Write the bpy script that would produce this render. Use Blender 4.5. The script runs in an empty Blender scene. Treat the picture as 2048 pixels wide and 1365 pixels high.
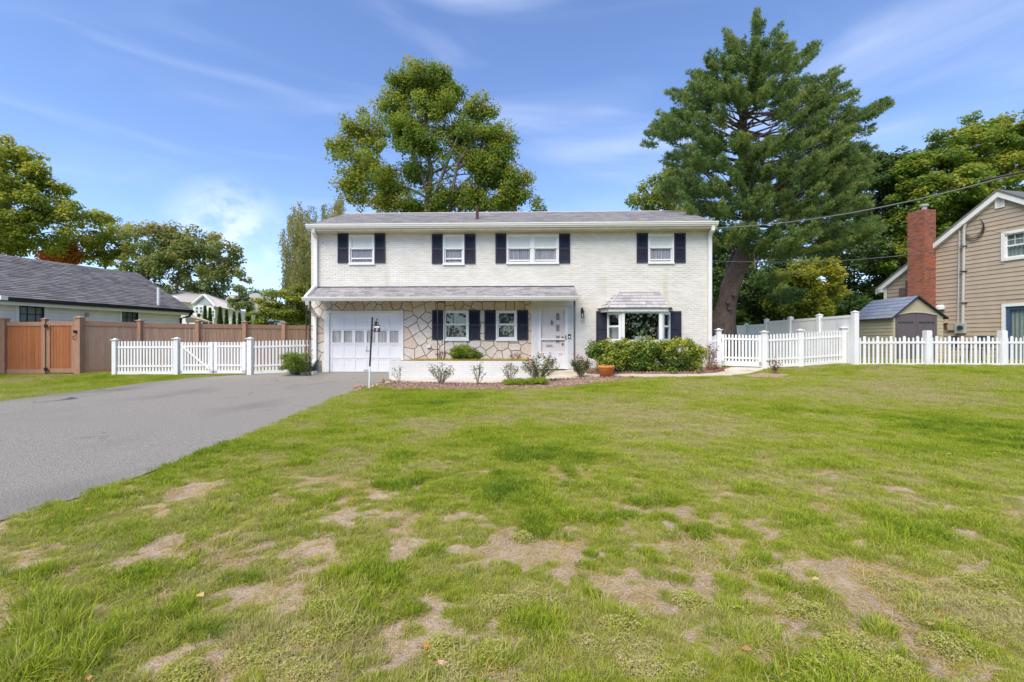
import bpy, math, random
import numpy as np
from mathutils import Vector
random.seed(7); np.random.seed(7)
rng = np.random.default_rng(7)
SC = bpy.context.scene
COL = SC.collection
R = math.radians

# ------------------------------------------------------------------ camera, sky, sun, exposure
CZ = 1.08                      # lens height above the garage threshold
YAW = 0.028
FP = 900.0                     # focal length in pixels of the 2048 wide photograph
cam_d = bpy.data.cameras.new('camera'); cam = bpy.data.objects.new('camera', cam_d); COL.objects.link(cam)
cam.location = (0, 0, CZ); cam.rotation_euler = (R(90), 0, math.atan(YAW))
cam_d.sensor_width = 36.0; cam_d.lens = 36.0 * FP / 2048.0; cam_d.clip_end = 2000; cam_d.clip_start = 0.05
SC.camera = cam
SUN_EL, SUN_AZ = R(52), R(209)
world = bpy.data.worlds.new('World'); SC.world = world; world.use_nodes = True
wn, wl = world.node_tree.nodes, world.node_tree.links
bg = wn['Background']; bg.inputs['Strength'].default_value = 0.13
sky = wn.new('ShaderNodeTexSky'); sky.sky_type = 'NISHITA'; sky.sun_disc = False
sky.sun_elevation = SUN_EL; sky.sun_rotation = SUN_AZ; sky.air_density = 1.0; sky.dust_density = 0.0; sky.ozone_density = 1.3
def wnode(t, **k):
    n = wn.new(t)
    for a, b in k.items(): setattr(n, a, b)
    return n
tc = wnode('ShaderNodeTexCoord')
def wcloud(scale_v, rot, nscale, lo, hi, detail=6, rough=0.55, dist=0.6):
    mp = wnode('ShaderNodeMapping'); mp.inputs['Scale'].default_value = scale_v; mp.inputs['Rotation'].default_value = rot
    wl.new(tc.outputs['Generated'], mp.inputs['Vector'])
    nz = wnode('ShaderNodeTexNoise'); nz.inputs['Scale'].default_value = nscale; nz.inputs['Detail'].default_value = detail
    nz.inputs['Roughness'].default_value = rough; nz.inputs['Distortion'].default_value = dist
    wl.new(mp.outputs['Vector'], nz.inputs['Vector'])
    mr = wnode('ShaderNodeMapRange'); mr.interpolation_type = 'SMOOTHSTEP'
    mr.inputs['From Min'].default_value = lo; mr.inputs['From Max'].default_value = hi
    wl.new(nz.outputs['Fac'], mr.inputs['Value'])
    return mr.outputs['Result']
def wmath(op, a, b):
    m = wnode('ShaderNodeMath', operation=op)
    for i, x in enumerate((a, b)):
        if x is None: continue
        if isinstance(x, (int, float)): m.inputs[i].default_value = x
        else: wl.new(x, m.inputs[i])
    return m.outputs[0]
def wblob(direction, width, power=1.0):
    vm = wnode('ShaderNodeVectorMath', operation='DISTANCE'); vm.inputs[1].default_value = Vector(direction).normalized()
    nrm = wnode('ShaderNodeVectorMath', operation='NORMALIZE'); wl.new(tc.outputs['Generated'], nrm.inputs[0])
    wl.new(nrm.outputs[0], vm.inputs[0])
    mr = wnode('ShaderNodeMapRange'); mr.interpolation_type = 'SMOOTHSTEP'
    mr.inputs['From Min'].default_value = width; mr.inputs['From Max'].default_value = width * 0.1
    wl.new(vm.outputs['Value'], mr.inputs['Value'])
    return mr.outputs['Result']
cir = wcloud((1.0, 1.0, 5.0), (R(4), R(-14), R(10)), 1.5, 0.42, 0.78, 4, 0.45, 0.9)      # high thin streaks
cir2 = wcloud((1.0, 1.0, 4.0), (R(-3), R(9), R(-30)), 2.2, 0.52, 0.85, 4, 0.45, 1.2)
def px_dir(u, v):
    a = (u - 1024) / FP; b = (682.5 - v) / FP
    c = math.cos(math.atan(YAW)); s = math.sin(math.atan(YAW))
    return Vector((-s + a * c, c + a * s, b))
cum = wmath('MULTIPLY', wcloud((1, 1, 1.5), (.6, .3, .2), 13.0, 0.36, 0.62, 9, 0.55, 0.2), wblob(px_dir(458, 470), 0.13))
cum2 = wmath('MULTIPLY', wcloud((1, 1, 1.7), (0.4, 0, 0), 9.0, 0.36, 0.62, 8, 0.5, 0.3), wblob(px_dir(520, 510), 0.12))
cl = wmath('MULTIPLY', wmath('ADD', cir, wmath('MULTIPLY', cir2, 0.6)), 0.38)
cu = wmath('MULTIPLY', wmath('MAXIMUM', cum, wmath('MULTIPLY', cum2, 0.3)), 0.72)
tot = wnode('ShaderNodeClamp'); wl.new(wmath('MAXIMUM', cl, cu), tot.inputs[0])
mx = wnode('ShaderNodeMix', data_type='RGBA'); wl.new(tot.outputs[0], mx.inputs[0])
tintn = wnode('ShaderNodeMix', data_type='RGBA', blend_type='MULTIPLY'); tintn.inputs[0].default_value = 1.0
wl.new(sky.outputs[0], tintn.inputs[6]); tintn.inputs[7].default_value = (.79, .845, 1.03, 1)
wl.new(tintn.outputs[2], mx.inputs[6]); mx.inputs[7].default_value = (4.4, 4.9, 5.9, 1)
wl.new(mx.outputs[2], bg.inputs['Color'])
sun_d = bpy.data.lights.new('sun', 'SUN'); sun = bpy.data.objects.new('sun', sun_d); COL.objects.link(sun)
sun_d.energy = 2.8; sun_d.angle = R(45); sun_d.color = (1.0, 0.90, 0.73)
sv = Vector((math.sin(SUN_AZ) * math.cos(SUN_EL), math.cos(SUN_AZ) * math.cos(SUN_EL), math.sin(SUN_EL)))
sun.rotation_euler = sv.to_track_quat('Z', 'Y').to_euler(); sun.location = (5, -10, 30)
SC.view_settings.view_transform = 'Standard'; SC.view_settings.look = 'None'
SC.view_settings.exposure = 0.90; SC.view_settings.gamma = 1.0; SC.view_settings.use_curve_mapping = False
SC.cycles.max_bounces = 6; SC.cycles.transparent_max_bounces = 8; SC.cycles.diffuse_bounces = 3; SC.cycles.glossy_bounces = 3
SC.cycles.use_denoising = True
SC.cycles.caustics_reflective = False; SC.cycles.caustics_refractive = False

# ------------------------------------------------------------------ measuring helpers (photo pixel -> place)
CY, SY = math.cos(math.atan(YAW)), math.sin(math.atan(YAW))
def P(u, v, d):                # point at camera depth d
    r = px_dir(u, v); return Vector((r.x * d, r.y * d, CZ + r.z * d))
def PY(u, v, Y):               # point on the plane y = Y
    r = px_dir(u, v); t = Y / r.y; return Vector((r.x * t, Y, CZ + r.z * t))
def XU(u, Y=15.4): return PY(u, 600, Y).x
def ZV(v, u=1024, Y=15.4): return PY(u, v, Y).z
def sm(t):
    t = np.clip(t, 0, 1); return t * t * (3 - 2 * t)
_py = [-40, 0, 8, 11.4, 12.9, 14.0, 15.2, 60]; _pz = [-.3, -.24, -.2, -.17, -.16, -.13, 0, 0]
def gz(x, y):
    x = np.asarray(x, float); y = np.asarray(y, float)
    return (np.interp(y, _py, _pz) + .17 * sm(x / 3.5) * sm((y - 5) / 8.) + .15 * sm((x - 7.5) / 4.) * sm((y - 8) / 6.))
def G(u, v):
    r = px_dir(u, v); t = 5.0
    for _ in range(60):
        t2 = (float(gz(r.x * t, r.y * t)) - CZ) / r.z; t = .5 * t + .5 * t2
    return Vector((r.x * t, r.y * t, CZ + r.z * t))
def GD(u, d):                  # ground point at column u and depth d
    p = P(u, 682.5, d); return Vector((p.x, p.y, float(gz(p.x, p.y))))

# value noise
_tab = rng.random((256, 256))
def vn(x, y):
    xi = np.floor(x).astype(int); yi = np.floor(y).astype(int); fx = x - xi; fy = y - yi
    fx = fx * fx * (3 - 2 * fx); fy = fy * fy * (3 - 2 * fy)
    a = _tab[xi & 255, yi & 255]; b = _tab[(xi + 1) & 255, yi & 255]; c = _tab[xi & 255, (yi + 1) & 255]; d = _tab[(xi + 1) & 255, (yi + 1) & 255]
    return (a * (1 - fx) + b * fx) * (1 - fy) + (c * (1 - fx) + d * fx) * fy
def fbm(x, y, f, o=4):
    s = 0; a = .5; t = 0
    for k in range(o):
        s = s + a * vn(x * f + 17.3 * k, y * f + 9.1 * k); t += a; a *= .5; f *= 2.03
    return s / t

# ------------------------------------------------------------------ materials
MATS = {}
def mat(name, c1, c2=None, scale=6.0, rough=.7, bump=0.0, bscale=40.0, spec=.3, metal=0.0, rnd=0.0, stretch=(1, 1, 1), ramp=None, detail=5, lohi=(.35, .65), stain=None):
    m = bpy.data.materials.new(name); m.use_nodes = True; MATS[name] = m
    n, l = m.node_tree.nodes, m.node_tree.links; b = n['Principled BSDF']
    b.inputs['Roughness'].default_value = rough; b.inputs['Specular IOR Level'].default_value = spec; b.inputs['Metallic'].default_value = metal
    geo = n.new('ShaderNodeNewGeometry'); mp = n.new('ShaderNodeMapping'); mp.inputs['Scale'].default_value = stretch
    l.new(geo.outputs['Position'], mp.inputs['Vector'])
    c2 = c2 or tuple(x * .88 for x in c1)
    nz = n.new('ShaderNodeTexNoise'); nz.inputs['Scale'].default_value = scale; nz.inputs['Detail'].default_value = detail; nz.inputs['Roughness'].default_value = .6
    l.new(mp.outputs[0], nz.inputs['Vector'])
    mr = n.new('ShaderNodeMapRange'); mr.inputs['From Min'].default_value = lohi[0]; mr.inputs['From Max'].default_value = lohi[1]
    l.new(nz.outputs['Fac'], mr.inputs['Value'])
    mx = n.new('ShaderNodeMix'); mx.data_type = 'RGBA'; l.new(mr.outputs[0], mx.inputs[0])
    mx.inputs[6].default_value = (*c1, 1); mx.inputs[7].default_value = (*c2, 1); out = mx.outputs[2]
    if stain:
        col, ssc, sst, lo, hi = stain
        mp2 = n.new('ShaderNodeMapping'); mp2.inputs['Scale'].default_value = sst; l.new(geo.outputs['Position'], mp2.inputs['Vector'])
        n2 = n.new('ShaderNodeTexNoise'); n2.inputs['Scale'].default_value = ssc; n2.inputs['Detail'].default_value = 4; l.new(mp2.outputs[0], n2.inputs['Vector'])
        m2 = n.new('ShaderNodeMapRange'); m2.inputs['From Min'].default_value = lo; m2.inputs['From Max'].default_value = hi; l.new(n2.outputs['Fac'], m2.inputs['Value'])
        x2 = n.new('ShaderNodeMix'); x2.data_type = 'RGBA'; l.new(m2.outputs[0], x2.inputs[0]); l.new(out, x2.inputs[6]); x2.inputs[7].default_value = (*col, 1); out = x2.outputs[2]
    if rnd:
        oi = n.new('ShaderNodeObjectInfo'); ad = n.new('ShaderNodeMath'); ad.operation = 'ADD'; l.new(oi.outputs['Random'], ad.inputs[0]); l.new(geo.outputs['Random Per Island'], ad.inputs[1])
        fr = n.new('ShaderNodeMath'); fr.operation = 'FRACT'; l.new(ad.outputs[0], fr.inputs[0])
        if ramp:
            cr = n.new('ShaderNodeValToRGB'); cr.color_ramp.interpolation = 'CONSTANT'
            e = cr.color_ramp.elements
            while len(e) > 1: e.remove(e[-1])
            for i, c in enumerate(ramp):
                q = e[0] if i == 0 else e.new(i / len(ramp))
                q.color = (*c, 1)
            l.new(fr.outputs[0], cr.inputs[0])
            mm = n.new('ShaderNodeMix'); mm.data_type = 'RGBA'; mm.inputs[0].default_value = rnd; l.new(out, mm.inputs[6]); l.new(cr.outputs[0], mm.inputs[7]); out = mm.outputs[2]
        else:
            m3 = n.new('ShaderNodeMapRange'); m3.inputs['To Min'].default_value = 1 - rnd; m3.inputs['To Max'].default_value = 1 + rnd; l.new(fr.outputs[0], m3.inputs['Value'])
            hv = n.new('ShaderNodeHueSaturation'); l.new(m3.outputs[0], hv.inputs['Value']); l.new(out, hv.inputs['Color']); out = hv.outputs[0]
    l.new(out, b.inputs['Base Color'])
    if bump:
        nb = n.new('ShaderNodeTexNoise'); nb.inputs['Scale'].default_value = bscale; nb.inputs['Detail'].default_value = 4; l.new(mp.outputs[0], nb.inputs['Vector'])
        bp = n.new('ShaderNodeBump'); bp.inputs['Strength'].default_value = bump; bp.inputs['Distance'].default_value = .02; l.new(nb.outputs['Fac'], bp.inputs['Height']); l.new(bp.outputs[0], b.inputs['Normal'])
    return m
M = {}
def add_cracks(m):
    n, l = m.node_tree.nodes, m.node_tree.links; b = n['Principled BSDF']; src = b.inputs['Base Color'].links[0].from_socket; geo = n.new('ShaderNodeNewGeometry')
    nz = n.new('ShaderNodeTexNoise'); nz.inputs['Scale'].default_value = 1.6; nz.inputs['Detail'].default_value = 6; l.new(geo.outputs['Position'], nz.inputs['Vector'])
    va = n.new('ShaderNodeVectorMath'); va.operation = 'MULTIPLY_ADD'; l.new(nz.outputs['Color'], va.inputs[0]); va.inputs[1].default_value = (1.1, 1.1, 0); l.new(geo.outputs['Position'], va.inputs[2])
    vo = n.new('ShaderNodeTexVoronoi'); vo.feature = 'DISTANCE_TO_EDGE'; vo.inputs['Scale'].default_value = .28; l.new(va.outputs[0], vo.inputs['Vector'])
    mr = n.new('ShaderNodeMapRange'); mr.inputs['From Min'].default_value = .0015; mr.inputs['From Max'].default_value = .005; mr.inputs['To Min'].default_value = 1; mr.inputs['To Max'].default_value = 0; l.new(vo.outputs['Distance'], mr.inputs['Value'])
    n2 = n.new('ShaderNodeTexNoise'); n2.inputs['Scale'].default_value = .5; l.new(geo.outputs['Position'], n2.inputs['Vector']); m2 = n.new('ShaderNodeMapRange'); m2.inputs['From Min'].default_value = .46; m2.inputs['From Max'].default_value = .58; l.new(n2.outputs['Fac'], m2.inputs['Value'])
    mu = n.new('ShaderNodeMath'); mu.operation = 'MULTIPLY'; l.new(mr.outputs[0], mu.inputs[0]); l.new(m2.outputs[0], mu.inputs[1])
    mx = n.new('ShaderNodeMix'); mx.data_type = 'RGBA'; l.new(mu.outputs[0], mx.inputs[0]); l.new(src, mx.inputs[6]); mx.inputs[7].default_value = (.10, .095, .085, 1); l.new(mx.outputs[2], b.inputs['Base Color'])
M['brick_white'] = mat('painted_white_brick', (.73, .71, .67), (.66, .63, .58), 1.3, .75, .25, 60, rnd=.045, stain=((.56, .47, .34), 1.1, (2.2, 1, .28), .60, .82))
M['mortar_white'] = mat('painted_mortar', (.66, .63, .58), (.57, .54, .48), 3, .85)
M['trim'] = mat('white_trim_paint', (.80, .80, .80), (.74, .74, .74), 3, .45, .05, 30)
M['trim_warm'] = mat('cream_gutter_paint', (.78, .77, .73), (.70, .68, .60), 1.5, .45, stretch=(.3, 1, 4))
M['vinyl'] = mat('white_vinyl', (.80, .80, .80), (.75, .75, .76), 2, .4, rnd=.025, stain=((.62, .62, .54), 3.0, (1, 1, .6), .60, .85))
M['shutter'] = mat('navy_shutter_paint', (.020, .023, .045), (.028, .031, .055), 6, .5, rnd=.1)
M['shingle'] = mat('grey_shingle', (.38, .35, .35), (.46, .42, .41), 30, .95, .6, 120, spec=.1, rnd=.75, ramp=[(.36, .35, .37), (.46, .44, .445), (.52, .49, .48), (.41, .395, .415), (.47, .45, .45), (.31, .30, .325), (.45, .435, .455)])
M['shingle_under'] = mat('roof_underlay', (.10, .095, .10), rough=.95)
M['shingle_dark'] = mat('charcoal_shingle', (.13, .125, .14), (.19, .18, .195), 30, .95, .6, 120, spec=.1, rnd=.75, ramp=[(.15, .145, .150), (.21, .20, .205), (.26, .245, .245), (.175, .17, .175), (.225, .215, .215)])
M['stone'] = mat('flagstone', (.74, .68, .60), (.46, .37, .28), 9, .8, .8, 18, rnd=.66, ramp=[(.72, .67, .60), (.74, .69, .63), (.68, .53, .41), (.71, .65, .57), (.74, .70, .64), (.68, .59, .48), (.72, .66, .59), (.70, .56, .46), (.73, .68, .62), (.72, .65, .57)])
M['mortar_dark'] = mat('brown_mortar', (.21, .165, .13), rough=.9)
M['soffit'] = mat('soffit_paint', (.62, .58, .48), (.52, .47, .37), 3, .7)
M['found'] = mat('grey_concrete_foundation', (.34, .31, .28), (.26, .24, .22), 5, .9, .3)
M['concrete'] = mat('pale_concrete', (.60, .54, .46), (.50, .44, .36), 3, .9, .3, 60)
M['asphalt'] = mat('worn_asphalt', (.175, .163, .145), (.40, .37, .33), 58, .9, 1.0, 70, spec=.15, detail=8, lohi=(.30, .70), stain=((.20, .185, .17), .8, (1, .5, 1), .52, .78))
add_cracks(M['asphalt'])
M['door_white'] = mat('white_door_paint', (.80, .80, .82), (.77, .77, .79), 2, .4)
M['iron'] = mat('black_wrought_iron', (.02, .02, .022), (.05, .04, .038), 30, .5)
M['brass'] = mat('aged_brass', (.25, .2, .12), rough=.35, metal=.8)
M['black'] = mat('black_plastic', (.015, .015, .018), rough=.4)
M['grey_metal'] = mat('grey_painted_metal', (.42, .43, .44), rough=.5)
M['room_dark'] = mat('dark_interior', (.03, .03, .03), rough=.9)  # near-black wall colour paints in the darkness of the room behind the bay
M['curtain'] = mat('curtain_cloth', (.50, .48, .52), (.28, .27, .33), 22, .9, stretch=(1, 1, .05))
M['curtain_l'] = mat('grey_sheer_cloth', (.80, .78, .78), (.48, .47, .50), 22, .9, stretch=(1, 1, .05))
M['curtain_t'] = mat('teal_grey_cloth', (.22, .30, .31), (.30, .38, .38), 30, .9, stretch=(1, 1, .05))
M['blind'] = mat('pale_roller_blind', (.88, .90, .86), (.84, .87, .84), 4, .8)
M['cedar'] = mat('pink_grey_weathered_cedar', (.34, .20, .14), (.41, .27, .20), 6, .8, .3, 20, stretch=(6, 6, .5), rnd=.11)
M['cedar_new'] = mat('orange_brown_cedar', (.29, .10, .038), (.36, .135, .055), 6, .7, .3, 20, stretch=(6, 6, .4), rnd=.10)
M['cedar_frame'] = mat('rosy_cedar_frame', (.37, .22, .155), (.31, .17, .11), 6, .75, .3, 20, stretch=(4, 4, .6), rnd=.06)
M['siding_w'] = mat('white_clapboard', (.82, .79, .75), (.76, .73, .69), 3, .6, rnd=.02)
M['siding_t'] = mat('tan_vinyl_siding', (.455, .375, .295), (.42, .345, .27), 3, .7, .1, 40, rnd=.03, stretch=(1, 1, .4))
M['siding_g'] = mat('blue_grey_siding', (.38, .42, .48), rough=.7)
M['brick_red'] = mat('red_brick', (.42, .13, .07), (.30, .10, .07), 14, .85, .4, 60, rnd=.75, ramp=[(.40, .115, .06), (.33, .11, .075), (.43, .16, .09), (.16, .085, .08), (.38, .15, .10), (.25, .09, .065), (.42, .14, .075), (.30, .13, .10)])
M['mortar_grey'] = mat('grey_mortar', (.55, .46, .38), rough=.95)
M['shed_wall'] = mat('khaki_resin', (.43, .385, .27), (.40, .355, .25), 3, .6)
M['shed_trim'] = mat('pale_khaki_trim', (.50, .455, .34), rough=.6)
M['shed_door'] = mat('brown_grey_resin', (.12, .10, .115), rough=.55)
M['shed_roof'] = mat('slate_blue_resin', (.19, .22, .30), (.24, .27, .35), 6, .5, rnd=.12)
M['blue_door'] = mat('blue_painted_frame', (.05, .10, .19), rough=.5)
M['tan_canvas'] = mat('tan_canvas', (.62, .52, .36), rough=.9)
M['bark'] = mat('grey_brown_bark', (.20, .16, .13), (.12, .09, .075), 9, .95, .8, 25, stretch=(3, 3, .6))
M['bark_pine'] = mat('pine_bark', (.27, .20, .17), (.14, .10, .085), 8, .95, 1.0, 14, stretch=(2.5, 2.5, .6))
M['bark_birch'] = mat('pale_birch_bark', (.55, .52, .46), (.3, .27, .23), 9, .9, .2)
M['stem'] = mat('woody_stem', (.26, .20, .13), (.16, .12, .08), 20, .9)
M['terra'] = mat('terracotta', (.60, .215, .055), (.52, .17, .045), 7, .7, .1, 60)
M['rock'] = mat('reddish_rock', (.30, .19, .14), (.20, .135, .11), 9, .95, .6, 30, rnd=.3)
M['rock_l'] = mat('tan_rock', (.45, .31, .22), (.34, .23, .17), 9, .95, .5, 30, rnd=.2)
M['mulch'] = mat('brown_mulch', (.30, .20, .145), (.48, .35, .26), 24, 1.0, 1.0, 70, spec=.05)
M['cable'] = mat('grey_cable', (.16, .16, .16), rough=.5)
M['cable_dark'] = mat('black_cable', (.04, .04, .04), rough=.5)
M['conduit'] = mat('pale_grey_conduit', (.50, .50, .50), rough=.5)
M['lamp_tan'] = mat('tan_box_paint', (.45, .39, .28), rough=.6)
M['mat_rubber'] = mat('dark_doormat', (.04, .04, .045), rough=.9)
M['pot_white'] = mat('white_pot', (.75, .75, .72), rough=.4)
M['pipe'] = mat('rusty_pipe', (.12, .05, .035), (.05, .03, .03), 20, .8)
M['vent_white'] = mat('white_vent_pipe', (.75, .76, .78), rough=.4)
M['leaf_dry'] = mat('orange_dry_leaf', (.50, .22, .05), (.42, .16, .04), 40, .8)
M['stone_pink'] = mat('pink_stone', (.62, .40, .30), (.5, .32, .24), 20, .9)

def glass(name, tint=(.96, .96, .95), refl=.9, base=.04):
    m = bpy.data.materials.new(name); m.use_nodes = True; n, l = m.node_tree.nodes, m.node_tree.links
    n.remove(n['Principled BSDF']); o = n['Material Output']
    t = n.new('ShaderNodeBsdfTransparent'); t.inputs[0].default_value = (*tint, 1)
    g = n.new('ShaderNodeBsdfGlossy'); g.inputs['Roughness'].default_value = .02; g.inputs['Color'].default_value = (refl, refl, refl, 1)
    f = n.new('ShaderNodeLayerWeight'); f.inputs[0].default_value = .5; p5 = n.new('ShaderNodeMath'); p5.operation = 'POWER'; l.new(f.outputs['Facing'], p5.inputs[0]); p5.inputs[1].default_value = 4
    a = n.new('ShaderNodeMath'); a.operation = 'ADD'; a.use_clamp = True; l.new(p5.outputs[0], a.inputs[0]); a.inputs[1].default_value = base + .04
    mx = n.new('ShaderNodeMixShader'); l.new(a.outputs[0], mx.inputs[0]); l.new(t.outputs[0], mx.inputs[1]); l.new(g.outputs[0], mx.inputs[2]); l.new(mx.outputs[0], o.inputs[0])
    return m
M['glass'] = glass('window_glass', refl=.75, base=-.02); M['glass_bay'] = glass('bay_window_glass', (.8, .85, .85), .9, .02); M['glass_door'] = glass('storm_door_glass', (1.0, .975, .96), .5, -.02)
M['glass_dim'] = glass('tinted_window_glass', (.55, .62, .62), .9, .03)

def leafmat(name, cols, transl=.4, inst=False):
    """cols: colours from tint 0 to tint 1"""
    m = bpy.data.materials.new(name); m.use_nodes = True; n, l = m.node_tree.nodes, m.node_tree.links
    n.remove(n['Principled BSDF']); o = n['Material Output']
    at = n.new('ShaderNodeAttribute'); at.attribute_name = 'tint'
    cr = n.new('ShaderNodeValToRGB'); e = cr.color_ramp.elements
    while len(e) > 1: e.remove(e[-1])
    for i, c in enumerate(cols):
        q = e[0] if i == 0 else e.new(i / (len(cols) - 1))
        q.position = i / (len(cols) - 1); q.color = (*c, 1)
    l.new(at.outputs['Fac'], cr.inputs[0])
    d = n.new('ShaderNodeBsdfPrincipled'); d.inputs['Roughness'].default_value = .55; d.inputs['Specular IOR Level'].default_value = .25
    t = n.new('ShaderNodeBsdfTranslucent')
    l.new(cr.outputs[0], d.inputs['Base Color'])
    hs = n.new('ShaderNodeHueSaturation'); hs.inputs['Saturation'].default_value = 1.0; hs.inputs['Value'].default_value = 1.6; l.new(cr.outputs[0], hs.inputs['Color']); l.new(hs.outputs[0], t.inputs[0])
    mx = n.new('ShaderNodeMixShader'); mx.inputs[0].default_value = transl; l.new(d.outputs[0], mx.inputs[1]); l.new(t.outputs[0], mx.inputs[2]); l.new(mx.outputs[0], o.inputs[0])
    return m
M['l_maple'] = leafmat('maple_leaves', [(0.046, 0.093, 0.019), (0.101, 0.178, 0.028), (0.178, 0.256, 0.034), (0.31, 0.295, 0.039)])
M['l_maple_y'] = leafmat('yellowing_maple_leaves', [(.075, .115, .022), (.155, .205, .028), (.27, .31, .04), (.42, .40, .06)])
M['l_yellow'] = leafmat('yellow_green_leaves', [(0.109, 0.155, 0.031), (0.232, 0.279, 0.031), (0.434, 0.434, 0.054), (0.6, 0.48, 0.062)])
M['l_dark'] = leafmat('dark_green_leaves', [(0.028, 0.053, 0.016), (0.054, 0.096, 0.025), (0.109, 0.171, 0.046), (0.217, 0.232, 0.046)])
M['l_far'] = leafmat('grey_green_leaves', [(0.078, 0.116, 0.046), (0.132, 0.186, 0.062), (0.202, 0.248, 0.07), (0.31, 0.264, 0.078)])
M['l_orange'] = leafmat('orange_leaves', [(0.186, 0.171, 0.046), (0.434, 0.186, 0.046), (0.6, 0.155, 0.046), (0.465, 0.341, 0.078)])
M['l_pine'] = leafmat('pine_needles', [(0.03, 0.064, 0.026), (0.074, 0.134, 0.041), (0.158, 0.233, 0.06), (0.278, 0.307, 0.084)], .3)
M['l_birch'] = leafmat('birch_leaves', [(0.109, 0.139, 0.046), (0.202, 0.232, 0.07), (0.326, 0.31, 0.093), (0.372, 0.264, 0.093)])
M['l_thuja'] = leafmat('arborvitae_sprays', [(0.039, 0.093, 0.023), (0.07, 0.147, 0.031), (0.116, 0.202, 0.039)])
M['l_hedge'] = leafmat('rhododendron_leaves', [(0.046, 0.109, 0.023), (0.155, 0.232, 0.031), (0.372, 0.403, 0.046), (0.6, 0.496, 0.07)], .15)
M['l_yew'] = leafmat('boxwood_leaves', [(0.046, 0.093, 0.019), (0.155, 0.232, 0.031), (0.31, 0.372, 0.046)])
M['l_rose'] = leafmat('rose_leaves', [(0.046, 0.078, 0.046), (0.109, 0.155, 0.078), (0.248, 0.264, 0.078), (0.341, 0.186, 0.093)])
M['l_red'] = leafmat('red_brown_leaves', [(.10, .04, .04), (.20, .06, .06), (.30, .14, .08), (.36, .25, .10)])
M['l_straw'] = leafmat('yellow_dry_grass', [(.34, .26, .06), (.45, .33, .07), (.36, .32, .09), (.5, .38, .16)])
M['petal'] = mat('pink_petals', (.80, .25, .33), (.70, .30, .22), 30, .7)
M['petal_pale'] = mat('pale_peach_petals', (.85, .50, .40), (.80, .40, .42), 30, .7)

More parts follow.
